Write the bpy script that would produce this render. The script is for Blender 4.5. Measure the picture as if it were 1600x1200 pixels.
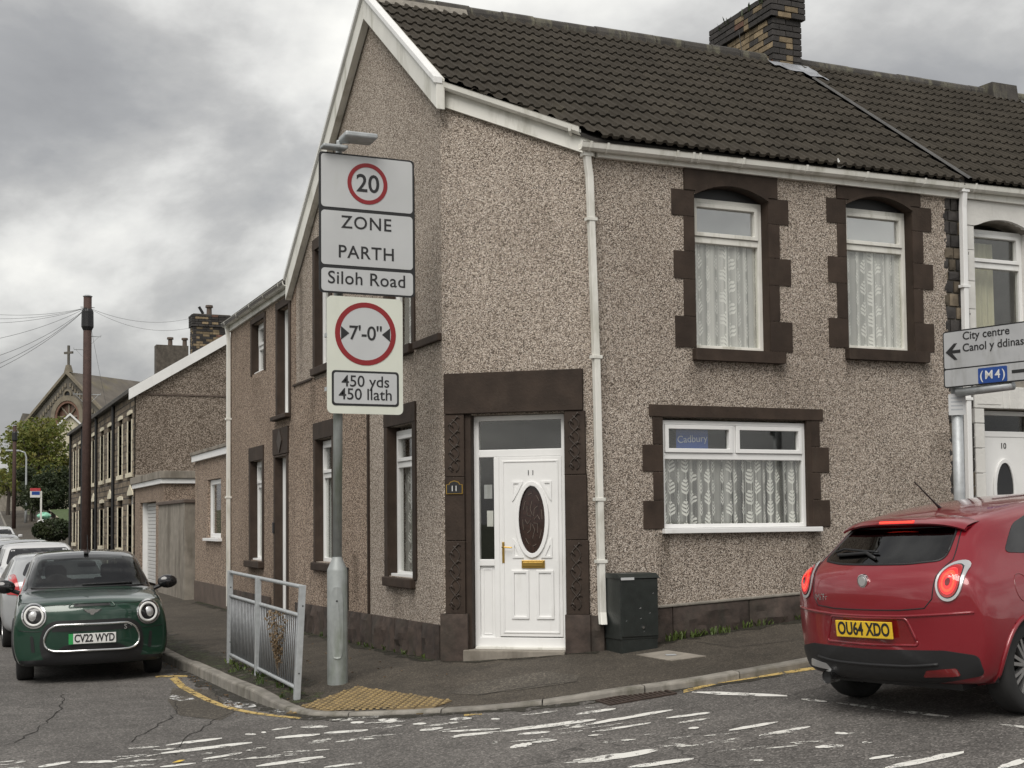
import bpy, bmesh, math, random
from math import sin, cos, tan, pi, radians, sqrt, atan2, exp, log
from mathutils import Vector, Matrix
from mathutils.geometry import tessellate_polygon
from mathutils.bvhtree import BVHTree

for o in list(bpy.data.objects): bpy.data.objects.remove(o)
scene = bpy.context.scene
COL = scene.collection
rng = random.Random(11)

# ------------------------------------------------------------------ camera
PXF, PITCH, ROLL, YAW, EYE = 2050.0, radians(3.0), radians(0.6), radians(23.6), 1.6
HORIZON = 815.0
_F0 = Vector((sin(YAW), cos(YAW), 0)); _R0 = Vector((cos(YAW), -sin(YAW), 0)); _U0 = Vector((0, 0, 1))
_F = _F0*cos(PITCH) + _U0*sin(PITCH); _U = _U0*cos(PITCH) - _F0*sin(PITCH)
CR = _R0*cos(ROLL) - _U*sin(ROLL); CU = _U*cos(ROLL) + _R0*sin(ROLL); CF = _F
CY = HORIZON - PXF*tan(PITCH)
CAM = Vector((0, 0, EYE))
cam_d = bpy.data.cameras.new('camera'); cam = bpy.data.objects.new('camera', cam_d); COL.objects.link(cam)
M = Matrix((CR, CU, -CF)).transposed().to_4x4(); M.translation = CAM
cam.matrix_world = M
cam_d.sensor_fit = 'HORIZONTAL'; cam_d.sensor_width = 36.0; cam_d.lens = PXF/1600*36.0
cam_d.shift_y = (CY - 600.0)/1600.0
cam_d.clip_start = 0.1; cam_d.clip_end = 3000
scene.camera = cam

# ------------------------------------------------------------------ world: overcast sky
SUN_EL, SUN_AZ = radians(50), radians(221)     # azimuth measured clockwise from +Y
w = bpy.data.worlds.new('World'); scene.world = w; w.use_nodes = True
nt = w.node_tree; nt.nodes.clear()
def N(nt, typ, **kw):
    n = nt.nodes.new(typ)
    for k, v in kw.items():
        if k == 'ins':
            for a, b in v.items(): n.inputs[a].default_value = b
        else: setattr(n, k, v)
    return n
def ramp(nt, stops, interp='LINEAR'):
    r = nt.nodes.new('ShaderNodeValToRGB'); r.color_ramp.interpolation = interp
    el = r.color_ramp.elements
    while len(el) < len(stops): el.new(0.5)
    for e, (p, c) in zip(el, stops):
        e.position = p; e.color = (c, c, c, 1) if isinstance(c, (int, float)) else (*c, 1)
    return r
sky = N(nt, 'ShaderNodeTexSky', sky_type='NISHITA', sun_disc=False, sun_elevation=SUN_EL, sun_rotation=SUN_AZ, altitude=50, air_density=1.2, dust_density=4.0)
tc = N(nt, 'ShaderNodeTexCoord'); sep = N(nt, 'ShaderNodeSeparateXYZ'); nt.links.new(tc.outputs['Generated'], sep.inputs[0])
mx = N(nt, 'ShaderNodeMath', operation='MAXIMUM'); mx.inputs[1].default_value = 0.0; nt.links.new(sep.outputs[2], mx.inputs[0])
ad = N(nt, 'ShaderNodeMath', operation='ADD'); ad.inputs[1].default_value = 0.42; nt.links.new(mx.outputs[0], ad.inputs[0])
dx = N(nt, 'ShaderNodeMath', operation='DIVIDE'); dy = N(nt, 'ShaderNodeMath', operation='DIVIDE')
nt.links.new(sep.outputs[0], dx.inputs[0]); nt.links.new(ad.outputs[0], dx.inputs[1])
nt.links.new(sep.outputs[1], dy.inputs[0]); nt.links.new(ad.outputs[0], dy.inputs[1])
cmb = N(nt, 'ShaderNodeCombineXYZ'); nt.links.new(dx.outputs[0], cmb.inputs[0]); nt.links.new(dy.outputs[0], cmb.inputs[1])
mp = N(nt, 'ShaderNodeMapping'); mp.inputs['Location'].default_value = (0.42, 0.84, 0); nt.links.new(cmb.outputs[0], mp.inputs[0])
n1 = N(nt, 'ShaderNodeTexNoise', ins={'Scale': 1.75, 'Detail': 10.0, 'Roughness': 0.55, 'Distortion': 0.25}); nt.links.new(mp.outputs[0], n1.inputs['Vector'])
cr = ramp(nt, [(0.30, (1.75, 1.75, 1.78)), (0.41, (2.3, 2.3, 2.31)), (0.48, (3.1, 3.07, 3.0)), (0.555, (4.6, 4.56, 4.4)), (0.64, (6.0, 5.92, 5.6))])
nt.links.new(n1.outputs[0], cr.inputs[0])
mixs = N(nt, 'ShaderNodeMix', data_type='RGBA'); mixs.inputs[0].default_value = 0.94
nt.links.new(sky.outputs[0], mixs.inputs[6]); nt.links.new(cr.outputs[0], mixs.inputs[7])
bg = N(nt, 'ShaderNodeBackground'); bg.inputs[1].default_value = 0.1
nt.links.new(mixs.outputs[2], bg.inputs[0])
wo = N(nt, 'ShaderNodeOutputWorld'); nt.links.new(bg.outputs[0], wo.inputs[0])

sd = bpy.data.lights.new('sun', 'SUN'); sd.energy = 1.5; sd.angle = radians(40); sd.color = (1.0, 0.965, 0.91)
so = bpy.data.objects.new('sun', sd); COL.objects.link(so)
sdir = Vector((sin(SUN_AZ)*cos(SUN_EL), cos(SUN_AZ)*cos(SUN_EL), sin(SUN_EL)))   # towards the sun
so.rotation_euler = sdir.to_track_quat('Z', 'Y').to_euler(); so.location = (0, -20, 30)

scene.view_settings.view_transform = 'Standard'; scene.view_settings.look = 'None'
scene.view_settings.exposure = 0.82; scene.view_settings.gamma = 1.0; scene.view_settings.use_curve_mapping = False
scene.render.engine = 'CYCLES'

# ------------------------------------------------------------------ helpers
def ray(x, y): return CF + CR*((x-800.0)/PXF) + CU*((CY-y)/PXF)
def on_z(x, y, zf, it=12):
    d = ray(x, y); z = 0.0
    for _ in range(it):
        p = CAM + d*((z-EYE)/d.z); z = zf(p.x, p.y)
    return CAM + d*((z-EYE)/d.z)
def on_plane(x, y, p, n):
    d = ray(x, y); n = Vector(n); t = (Vector(p)-CAM).dot(n)/d.dot(n); return CAM + d*t

class MB:
    def __init__(s, T=None): s.v = []; s.f = []; s.T = T
    def add(s, vs, fs):
        k = len(s.v); T = s.T
        s.v += [tuple(T(*p)) if T else tuple(p) for p in vs]
        s.f += [tuple(i+k for i in f) for f in fs]
        return s
    def box(s, x0, x1, y0, y1, z0, z1):
        return s.add([(x, y, z) for x in (x0, x1) for y in (y0, y1) for z in (z0, z1)],
                     [(0,1,3,2),(4,6,7,5),(0,4,5,1),(2,3,7,6),(0,2,6,4),(1,5,7,3)])
    def cbox(s, c, sz): return s.box(c[0]-sz[0]/2, c[0]+sz[0]/2, c[1]-sz[1]/2, c[1]+sz[1]/2, c[2]-sz[2]/2, c[2]+sz[2]/2)
    def prism(s, poly, d0, d1, plane='uz'):
        """closed polygon in (u,z) [or (x,y) / (y,z)] extruded over the third axis"""
        n = len(poly)
        if plane == 'uz': P = lambda a, b, d: (a, d, b)
        elif plane == 'xy': P = lambda a, b, d: (a, b, d)
        else: P = lambda a, b, d: (d, a, b)
        vs = [P(a, b, d0) for a, b in poly] + [P(a, b, d1) for a, b in poly]
        tri = tessellate_polygon([[Vector((a, b, 0)) for a, b in poly]])
        fs = [tuple(t) for t in tri] + [tuple(i+n for i in t[::-1]) for t in tri]
        fs += [(i, (i+1) % n, (i+1) % n+n, i+n) for i in range(n)]
        return s.add(vs, fs)
    def holed(s, outer, holes, d0, d1):
        """wall of polygon outline with holes in (u,z), thickness from d0 (front) to d1"""
        loops = [outer]+holes; flat = [p for l in loops for p in l]; n = len(flat)
        tri = tessellate_polygon([[Vector((a, b, 0)) for a, b in l] for l in loops])
        vs = [(a, d0, b) for a, b in flat] + [(a, d1, b) for a, b in flat]
        fs = [tuple(t) for t in tri] + [tuple(i+n for i in t[::-1]) for t in tri]
        k = 0
        for l in loops:
            m = len(l)
            fs += [(k+i, k+(i+1) % m, k+(i+1) % m+n, k+i+n) for i in range(m)]; k += m
        return s.add(vs, fs)
    def tube(s, pts, r, seg=8, caps=True):
        pts = [Vector(p) for p in pts]; n = len(pts)
        rs = r if isinstance(r, (list, tuple)) else [r]*n
        vs = []; fs = []; prev = None
        for i, p in enumerate(pts):
            t = (pts[min(i+1, n-1)]-pts[max(i-1, 0)]).normalized()
            if prev is None:
                a = t.orthogonal().normalized()
            else:
                a = (prev - t*prev.dot(t));  a = a.normalized() if a.length > 1e-6 else t.orthogonal().normalized()
            prev = a; b = t.cross(a)
            vs += [p + (a*cos(2*pi*k/seg)+b*sin(2*pi*k/seg))*rs[i] for k in range(seg)]
        for i in range(n-1):
            fs += [(i*seg+k, i*seg+(k+1) % seg, (i+1)*seg+(k+1) % seg, (i+1)*seg+k) for k in range(seg)]
        if caps: fs += [tuple(range(seg))[::-1], tuple((n-1)*seg+k for k in range(seg))]
        return s.add(vs, fs)
    def lathe(s, prof, c=(0,0,0), axis='z', seg=24, caps=True):
        vs = []; fs = []; n = len(prof)
        for r, h in prof:
            for k in range(seg):
                a = 2*pi*k/seg; p = (r*cos(a), r*sin(a), h)
                if axis == 'y': p = (p[0], h, p[1])
                elif axis == 'x': p = (h, p[0], p[1])
                vs.append((p[0]+c[0], p[1]+c[1], p[2]+c[2]))
        for i in range(n-1):
            fs += [(i*seg+k, i*seg+(k+1) % seg, (i+1)*seg+(k+1) % seg, (i+1)*seg+k) for k in range(seg)]
        if caps: fs += [tuple(range(seg))[::-1], tuple((n-1)*seg+k for k in range(seg))]
        return s.add(vs, fs)
    def grid(s, fn, nu, nv):
        vs = [fn(i/nu, j/nv) for i in range(nu+1) for j in range(nv+1)]
        fs = [(i*(nv+1)+j, (i+1)*(nv+1)+j, (i+1)*(nv+1)+j+1, i*(nv+1)+j+1) for i in range(nu) for j in range(nv)]
        return s.add(vs, fs)
    def mesh(s, name, recalc=True, smooth=False, merge=0):
        me = bpy.data.meshes.new(name); me.from_pydata(s.v, [], s.f)
        if recalc or merge:
            bm = bmesh.new(); bm.from_mesh(me)
            if merge: bmesh.ops.remove_doubles(bm, verts=bm.verts, dist=merge)
            if recalc: bmesh.ops.recalc_face_normals(bm, faces=bm.faces)
            bm.to_mesh(me); bm.free()
        if smooth: me.polygons.foreach_set('use_smooth', [True]*len(me.polygons))
        me.update(); return me
    def build(s, name, mat, parent=None, smooth=False, bevel=0, recalc=True, merge=0, autos=None, seg=2):
        return mobj(name, s.mesh(name, recalc, smooth or autos is not None, merge), mat, parent, bevel, autos, seg)

def mobj(name, me, mat, parent=None, bevel=0, autos=None, seg=2):
    o = bpy.data.objects.new(name, me); COL.objects.link(o)
    if mat: 
        me.materials.clear(); me.materials.append(MAT[mat] if isinstance(mat, str) else mat)
    if parent: setp(o, parent)
    if autos is not None:
        bm = bmesh.new(); bm.from_mesh(me); a = radians(autos)
        for e in bm.edges:
            if len(e.link_faces) == 2 and e.calc_face_angle(0) > a: e.smooth = False
        bm.to_mesh(me); bm.free()
    if bevel:
        m = o.modifiers.new('bevel', 'BEVEL'); m.width = bevel; m.segments = seg; m.limit_method = 'ANGLE'; m.angle_limit = radians(40)
    return o
def world_of(p):
    m = p.matrix_basis.copy()
    while p.parent:
        m = p.parent.matrix_basis @ p.matrix_parent_inverse @ m; p = p.parent
    return m
def setp(o, p):
    """parent keeping world coordinates of the vertices"""
    m = Matrix.Identity(4); q = p; m = p.matrix_basis.copy()
    chain = [p]
    while chain[-1].parent: chain.append(chain[-1].parent)
    m = Matrix.Identity(4)
    for a in reversed(chain):
        m = m @ (a.matrix_parent_inverse if a.parent else Matrix.Identity(4)) @ a.matrix_basis
    o.parent = p; o.matrix_parent_inverse = m.inverted()
def tag(o, label, cat, group=None, kind=None):
    o['label'] = label; o['category'] = cat
    if group: o['group'] = group
    if kind: o['kind'] = kind
    return o
def thing(name, loc, label, cat, group=None, rz=0):
    o = bpy.data.objects.new(name, None); COL.objects.link(o); o.location = loc; o.rotation_euler = (0, 0, rz); o.empty_display_size = 0.2
    return tag(o, label, cat, group)
def struct(o): o['kind'] = 'structure'; return o
def stuff(o): o['kind'] = 'stuff'; return o
def copytree(o, parent=None):
    c = o.copy(); COL.objects.link(c)
    if parent: c.parent = parent
    for ch in o.children: copytree(ch, c)
    return c

def text_mesh(s, size, extrude=0.002, sx=1.0, bold=0.0, align='CENTER', space=1.0):
    cu = bpy.data.curves.new('t', 'FONT'); cu.body = s; cu.size = size; cu.extrude = extrude; cu.offset = bold*size
    cu.align_x = align; cu.align_y = 'CENTER'; cu.space_character = space; cu.resolution_u = 4
    o = bpy.data.objects.new('t', cu); COL.objects.link(o)
    dg = bpy.context.evaluated_depsgraph_get(); me = bpy.data.meshes.new_from_object(o.evaluated_get(dg))
    bpy.data.objects.remove(o); bpy.data.curves.remove(cu)
    if sx != 1.0:
        for v in me.vertices: v.co.x *= sx
    return me
def text(name, s, origin, u, v, size, mat, parent, **kw):
    """lettering: origin = centre, u = reading direction, v = up"""
    me = text_mesh(s, size, **kw); u = Vector(u).normalized(); v = Vector(v).normalized(); n = u.cross(v)
    m = Matrix((u, v, n)).transposed().to_4x4(); m.translation = Vector(origin); me.transform(m)
    return mobj(name, me, mat, parent)

# ------------------------------------------------------------------ materials
MAT = {}
def new_mat(name):
    m = bpy.data.materials.new(name); m.use_nodes = True; MAT[name] = m
    nt = m.node_tree; b = nt.nodes['Principled BSDF']; return m, nt, b
def pos(nt, scale=(1,1,1)):
    g = N(nt, 'ShaderNodeNewGeometry'); mpn = N(nt, 'ShaderNodeMapping'); mpn.inputs['Scale'].default_value = scale
    nt.links.new(g.outputs['Position'], mpn.inputs[0]); return mpn.outputs[0]
def objco(nt, scale=(1,1,1)):
    g = N(nt, 'ShaderNodeTexCoord'); mpn = N(nt, 'ShaderNodeMapping'); mpn.inputs['Scale'].default_value = scale
    nt.links.new(g.outputs['Object'], mpn.inputs[0]); return mpn.outputs[0]
def noise(nt, vec, scale, detail=4, rough=0.55, dist=0):
    n = N(nt, 'ShaderNodeTexNoise', ins={'Scale': scale, 'Detail': detail, 'Roughness': rough, 'Distortion': dist}); nt.links.new(vec, n.inputs['Vector']); return n.outputs[0]
def mixc(nt, fac, a, b, mode='MIX'):
    m = N(nt, 'ShaderNodeMix', data_type='RGBA', blend_type=mode)
    for i, x in ((0, fac), (6, a), (7, b)):
        if hasattr(x, 'links'): nt.links.new(x, m.inputs[i])
        else: m.inputs[i].default_value = x if i == 0 else (*x, 1)
    return m.outputs[2]
def math_(nt, op, a, b=0.0, c=None):
    m = N(nt, 'ShaderNodeMath', operation=op)
    for i, x in enumerate((a, b, c)):
        if x is None: continue
        if hasattr(x, 'links'): nt.links.new(x, m.inputs[i])
        else: m.inputs[i].default_value = x
    return m.outputs[0]
def bump(nt, b, h, strength=0.4, dist=0.01):
    n = N(nt, 'ShaderNodeBump'); n.inputs['Strength'].default_value = strength; n.inputs['Distance'].default_value = dist
    nt.links.new(h, n.inputs['Height']); nt.links.new(n.outputs[0], b.inputs['Normal']); return n
def mk(name, col, rough=0.6, metal=0.0, var=0.15, scale=6.0, bmp=0.0, bscale=60.0, rnd=0.0, coat=0.0, dirt=None, spec=0.5, obj=False):
    m, nt, b = new_mat(name); v = objco(nt) if obj else pos(nt)
    b.inputs['Roughness'].default_value = rough; b.inputs['Metallic'].default_value = metal; b.inputs['Specular IOR Level'].default_value = spec
    if coat: b.inputs['Coat Weight'].default_value = coat; b.inputs['Coat Roughness'].default_value = 0.03
    n = noise(nt, v, scale, 6)
    r = ramp(nt, [(0.25, 1-var), (0.75, 1+var)]); nt.links.new(n, r.inputs[0])
    c = mixc(nt, 1.0, col, r.outputs[0], 'MULTIPLY')
    if rnd:
        oi = N(nt, 'ShaderNodeObjectInfo'); rr = ramp(nt, [(0, 1-rnd), (1, 1+rnd)]); nt.links.new(oi.outputs['Random'], rr.inputs[0])
        c = mixc(nt, 1.0, c, rr.outputs[0], 'MULTIPLY')
    if dirt:
        dn = noise(nt, pos(nt, (1, 1, 0.25)), dirt[2], 6, 0.65); dr = ramp(nt, [(dirt[3], 0.0), (dirt[3]+0.18, 1.0)]); nt.links.new(dn, dr.inputs[0])
        f = math_(nt, 'MULTIPLY', dr.outputs[0], dirt[1]); c = mixc(nt, f, c, dirt[0])
    nt.links.new(c, b.inputs['Base Color'])
    if bmp: bump(nt, b, noise(nt, v, bscale, 4), bmp, 0.01)
    return m
STREAKS = [  # rain streaks and grime: axis (0 = front wall x, 1 = side wall y), centre, half width, top z, bottom z, strength
  (0, 7.06, .10, 1.47, .75, .85), (0, 8.98, .10, 1.47, .90, .75), (0, 7.9, .8, 1.5, 1.05, .25), (0, 8.6, .12, 3.34, 2.9, .45), (0, 7.5, .10, 3.34, 2.95, .4), (0, 9.52, .10, 3.43, 3.0, .4), (0, 10.62, .12, 3.43, 2.95, .45), (0, 6.9, .35, .95, .6, .45), (0, 9.6, .9, 1.15, .7, .35), (0, 10.9, .25, 2.6, .8, .45),
  (1, 19.2, .16, 5.3, 3.75, .9), (1, 14.75, .22, .87, .5, .7), (1, 14.2, .12, .87, .55, .5), (1, 14.1, .25, 3.55, 3.1, .4), (1, 16.4, .2, 1.2, .5, .75), (1, 17.9, .3, .95, .4, .5), (1, 18.45, .15, 3.6, 2.9, .6), (1, 22.2, .4, 4.1, 3.3, .45), (1, 22.3, .35, .9, .4, .5), (1, 20.4, .5, 3.2, 2.9, .4)]
def streakfac(nt, v):
    sp = N(nt, 'ShaderNodeSeparateXYZ'); nt.links.new(v, sp.inputs[0]); nz = noise(nt, pos(nt, (9, 9, 1.2)), 1.0, 5, 0.7); tot = None
    for ax, c, hw, zt, zb, st in STREAKS:
        a = math_(nt, 'SUBTRACT', 1.0, math_(nt, 'DIVIDE', math_(nt, 'ABSOLUTE', math_(nt, 'SUBTRACT', sp.outputs[ax], c)), hw)); a = math_(nt, 'MAXIMUM', a, 0.0)
        b = math_(nt, 'DIVIDE', math_(nt, 'SUBTRACT', sp.outputs[2], zb), zt-zb); up = math_(nt, 'LESS_THAN', b, 1.0); b = math_(nt, 'MAXIMUM', b, 0.0); b = math_(nt, 'MULTIPLY', b, up)
        pl = math_(nt, 'LESS_THAN', sp.outputs[1 if ax == 0 else 0], 12.25 if ax == 0 else 5.0)
        f = math_(nt, 'MULTIPLY', math_(nt, 'MULTIPLY', math_(nt, 'POWER', a, 0.6), math_(nt, 'POWER', b, 0.5)), math_(nt, 'MULTIPLY', pl, st))
        tot = f if tot is None else math_(nt, 'MAXIMUM', tot, f)
    k = ramp(nt, [(0.3, 0.35), (0.62, 1.0)]); nt.links.new(nz, k.inputs[0]); return math_(nt, 'MULTIPLY', tot, k.outputs[0])
def pebble(name, stops, scale, stain, streaks=None):
    m, nt, b = new_mat(name); v = pos(nt)
    vo = N(nt, 'ShaderNodeTexVoronoi', feature='F1', ins={'Scale': scale, 'Randomness': 1.0})
    warp = N(nt, 'ShaderNodeVectorMath', operation='ADD'); nn = N(nt, 'ShaderNodeTexNoise', ins={'Scale': scale*0.8, 'Detail': 1.0}); nt.links.new(v, nn.inputs['Vector'])
    sc = N(nt, 'ShaderNodeVectorMath', operation='SCALE'); sc.inputs['Scale'].default_value = 0.014; nt.links.new(nn.outputs[1], sc.inputs[0])
    nt.links.new(v, warp.inputs[0]); nt.links.new(sc.outputs[0], warp.inputs[1]); nt.links.new(warp.outputs[0], vo.inputs['Vector'])
    sp = N(nt, 'ShaderNodeSeparateColor'); nt.links.new(vo.outputs['Color'], sp.inputs[0])
    r = ramp(nt, stops); nt.links.new(sp.outputs[0], r.inputs[0])
    gap = ramp(nt, [(0.55, 1.0), (0.95, 0.28)]); d = math_(nt, 'MULTIPLY', vo.outputs['Distance'], 1.15); nt.links.new(d, gap.inputs[0])
    c = mixc(nt, 1.0, r.outputs[0], gap.outputs[0], 'MULTIPLY')
    big = noise(nt, v, 0.7, 5, 0.6); br = ramp(nt, [(0.3, (0.86, 0.84, 0.82)), (0.7, (1.08, 1.07, 1.06))]); nt.links.new(big, br.inputs[0])
    c = mixc(nt, 1.0, c, br.outputs[0], 'MULTIPLY')
    if stain:
        st = noise(nt, pos(nt, (2.2, 2.2, 0.22)), 1.6, 6, 0.7); sr = ramp(nt, [(0.55, 0.0), (0.75, 1.0)]); nt.links.new(st, sr.inputs[0])
        f = math_(nt, 'MULTIPLY', sr.outputs[0], stain); c = mixc(nt, f, c, (0.10, 0.085, 0.07))
    if streaks:
        c = mixc(nt, streakfac(nt, v), c, mixc(nt, 1.0, c, (0.22, 0.20, 0.17), 'MULTIPLY'))
    nt.links.new(c, b.inputs['Base Color']); b.inputs['Roughness'].default_value = 0.92; b.inputs['Specular IOR Level'].default_value = 0.2
    h = math_(nt, 'SUBTRACT', 1.0, vo.outputs['Distance']); bump(nt, b, h, 0.75, 0.014)
    return m
pebble('pebbledash', [(0.0, (0.12, 0.098, 0.08)), (0.2, (0.28, 0.233, 0.193)), (0.42, (0.45, 0.388, 0.328)), (0.75, (0.61, 0.53, 0.455)), (1.0, (0.80, 0.73, 0.66))], 100, 0.25, STREAKS)
pebble('pebbledash_brown', [(0.0, (0.07, 0.05, 0.038)), (0.3, (0.25, 0.19, 0.148)), (0.6, (0.42, 0.325, 0.255)), (1.0, (0.62, 0.52, 0.43))], 78, 0.4, STREAKS)
pebble('pebbledash_far', [(0.0, (0.10, 0.078, 0.06)), (0.4, (0.20, 0.165, 0.135)), (1.0, (0.40, 0.345, 0.295))], 40, 0.3)
mk('brown_paint', (0.043, 0.030, 0.0225), 0.7, var=0.3, scale=5, bmp=0.35, bscale=35, rnd=0.14, dirt=((0.065, 0.05, 0.038), 0.5, 4, 0.55), spec=0.25)
mk('brown_carved', (0.040, 0.029, 0.022), 0.6, var=0.2, scale=5, bmp=0.3, bscale=30)
mk('plinth_stone', (0.050, 0.036, 0.029), 0.85, var=0.5, scale=9, bmp=1.0, bscale=14, rnd=0.3, dirt=((0.03, 0.03, 0.022), 0.6, 3, 0.5))
mk('upvc', (0.78, 0.78, 0.77), 0.35, var=0.05, scale=3, dirt=((0.45, 0.43, 0.38), 0.35, 3, 0.58))
mk('upvc_old', (0.72, 0.71, 0.66), 0.45, var=0.08, scale=3, dirt=((0.30, 0.29, 0.22), 0.6, 4, 0.50))
mk('white_paint_stone', (0.66, 0.65, 0.62), 0.7, var=0.08, scale=4, bmp=0.5, bscale=18, dirt=((0.35, 0.33, 0.29), 0.4, 3, 0.56))
mk('cream_paint', (0.62, 0.57, 0.44), 0.7, var=0.08, scale=4, dirt=((0.3, 0.27, 0.2), 0.4, 3, 0.56))
mk('roof_tile', (0.047, 0.041, 0.033), 0.9, var=0.18, scale=3, bmp=0.25, bscale=90, rnd=0.13, dirt=((0.10, 0.09, 0.06), 0.35, 3, 0.60), spec=0.15)
mk('ridge_tile', (0.050, 0.045, 0.040), 0.8, var=0.35, scale=5, bmp=0.4, bscale=60, rnd=0.2, dirt=((0.20, 0.19, 0.13), 0.7, 5, 0.50))
mk('roof_under', (0.02, 0.018, 0.016), 0.9)
mk('roof_far', (0.06, 0.055, 0.05), 0.8, var=0.3, scale=2)
mk('lead', (0.30, 0.31, 0.33), 0.5, 0.2, var=0.3, scale=6, bmp=0.5, bscale=14)
mk('mortar', (0.24, 0.22, 0.19), 0.9, var=0.3, scale=12, bmp=0.6, bscale=50)
mk('mortar_dark', (0.095, 0.082, 0.068), 0.95, var=0.4, scale=9, bmp=0.6, bscale=40)
mk('brick_buff', (0.21, 0.160, 0.098), 0.85, var=0.35, scale=14, bmp=0.5, bscale=50, rnd=0.35)
mk('brick_dark', (0.040, 0.036, 0.034), 0.85, var=0.35, scale=14, bmp=0.5, bscale=50, rnd=0.3)
mk('brick_red', (0.16, 0.085, 0.06), 0.85, var=0.35, scale=14, bmp=0.5, bscale=50, rnd=0.3)
mk('rubble', (0.13, 0.105, 0.075), 0.9, var=0.5, scale=9, bmp=0.8, bscale=14, rnd=0.45)
mk('church_stone', (0.115, 0.105, 0.09), 0.9, var=0.35, scale=1.2)
mk('church_trim', (0.19, 0.165, 0.125), 0.9, var=0.25, scale=1.2)
mk('church_roof', (0.13, 0.115, 0.098), 0.9, var=0.25, scale=0.7, dirt=((0.2, 0.17, 0.08), 0.6, 0.3, 0.52))
mk('concrete', (0.25, 0.225, 0.19), 0.9, var=0.25, scale=5, bmp=0.5, bscale=60, dirt=((0.09, 0.075, 0.055), 0.7, 2.2, 0.5))
mk('render_dark', (0.105, 0.08, 0.065), 0.9, var=0.25, scale=4, bmp=0.4, bscale=60)
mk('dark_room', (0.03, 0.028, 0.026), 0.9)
mk('room_pale', (0.16, 0.15, 0.14), 0.9)
mk('black', (0.012, 0.012, 0.013), 0.5, var=0.1)
mk('black_gloss', (0.012, 0.012, 0.013), 0.12, var=0.1, coat=0.5)
mk('tyre', (0.018, 0.018, 0.018), 0.8, var=0.2, bmp=0.2)
mk('alloy', (0.55, 0.55, 0.55), 0.28, 0.9, var=0.08)
mk('chrome', (0.75, 0.75, 0.75), 0.12, 1.0, var=0.03)
mk('silver_trim', (0.62, 0.62, 0.62), 0.3, 0.6, var=0.03)
mk('galv', (0.42, 0.44, 0.45), 0.5, 0.35, var=0.16, scale=16, bmp=0.15, dirt=((0.22, 0.22, 0.20), 0.4, 7, 0.56))
mk('galv_green', (0.33, 0.35, 0.345), 0.5, 0.25, var=0.14, scale=10, dirt=((0.10, 0.13, 0.06), 0.55, 3.0, 0.52))
mk('sign_white', (0.50, 0.51, 0.515), 0.45, var=0.06, scale=2, dirt=((0.42, 0.43, 0.38), 0.35, 4, 0.58))
mk('sign_yellowish', (0.66, 0.68, 0.60), 0.4, var=0.04, scale=3, dirt=((0.5, 0.52, 0.43), 0.3, 4, 0.58))
mk('sign_grey', (0.40, 0.41, 0.42), 0.5, var=0.10, scale=4, dirt=((0.20, 0.20, 0.18), 0.5, 6, 0.52))
mk('sign_black', (0.016, 0.016, 0.017), 0.5)
mk('sign_red', (0.24, 0.012, 0.016), 0.45, var=0.1)
mk('sign_blue', (0.015, 0.06, 0.26), 0.45, var=0.1)
mk('plate_white', (0.68, 0.68, 0.66), 0.4, var=0.03)
mk('plate_yellow', (0.72, 0.47, 0.03), 0.4, var=0.05)
mk('plate_green', (0.03, 0.30, 0.08), 0.4)
mk('brass', (0.42, 0.27, 0.07), 0.3, 0.85, var=0.1)
mk('cabinet_green', (0.021, 0.025, 0.023), 0.42, var=0.25, scale=12, bmp=0.1, dirt=((0.10, 0.11, 0.10), 0.3, 14, 0.64))
mk('pole_wood', (0.055, 0.030, 0.024), 0.8, var=0.3, scale=8, bmp=0.3)
mk('bark', (0.06, 0.05, 0.04), 0.9, var=0.3, scale=9, bmp=0.6)
mk('wire', (0.05, 0.05, 0.05), 0.6)
mk('iron', (0.060, 0.042, 0.034), 0.65, 0.3, var=0.35, scale=18, bmp=0.3)
mk('kerb_stone', (0.22, 0.205, 0.18), 0.85, var=0.3, scale=7, bmp=0.5, bscale=70, rnd=0.15, dirt=((0.09, 0.085, 0.06), 0.7, 5, 0.5))
mk('tactile', (0.27, 0.195, 0.088), 0.85, var=0.25, scale=9, bmp=0.3, bscale=80, rnd=0.12, dirt=((0.14, 0.115, 0.07), 0.6, 6, 0.5))
mk('tactile_base', (0.165, 0.118, 0.058), 0.9, var=0.3, scale=9, rnd=0.12, dirt=((0.08, 0.065, 0.04), 0.6, 6, 0.5))
mk('soil', (0.045, 0.038, 0.028), 0.95, var=0.4, scale=14, bmp=0.7, bscale=40)
mk('garage_door', (0.55, 0.55, 0.54), 0.5, var=0.05)
mk('plastic_green', (0.25, 0.55, 0.40), 0.5)
mk('brick_wall_far', (0.16, 0.09, 0.065), 0.9, var=0.3, scale=3)
mk('stone_wall_far', (0.12, 0.108, 0.088), 0.9, var=0.4, scale=2.5, bmp=0.6, bscale=6)
mk('curtain_plain', (0.42, 0.40, 0.28), 0.9, var=0.1)
mk('grey_sheet', (0.45, 0.47, 0.47), 0.9, var=0.05)
mk('hedge', (0.035, 0.05, 0.018), 0.9, var=0.3)
mk('rose_glass', (0.12, 0.07, 0.05), 0.4)
mk('seat_fabric', (0.03, 0.03, 0.032), 0.9)

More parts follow.
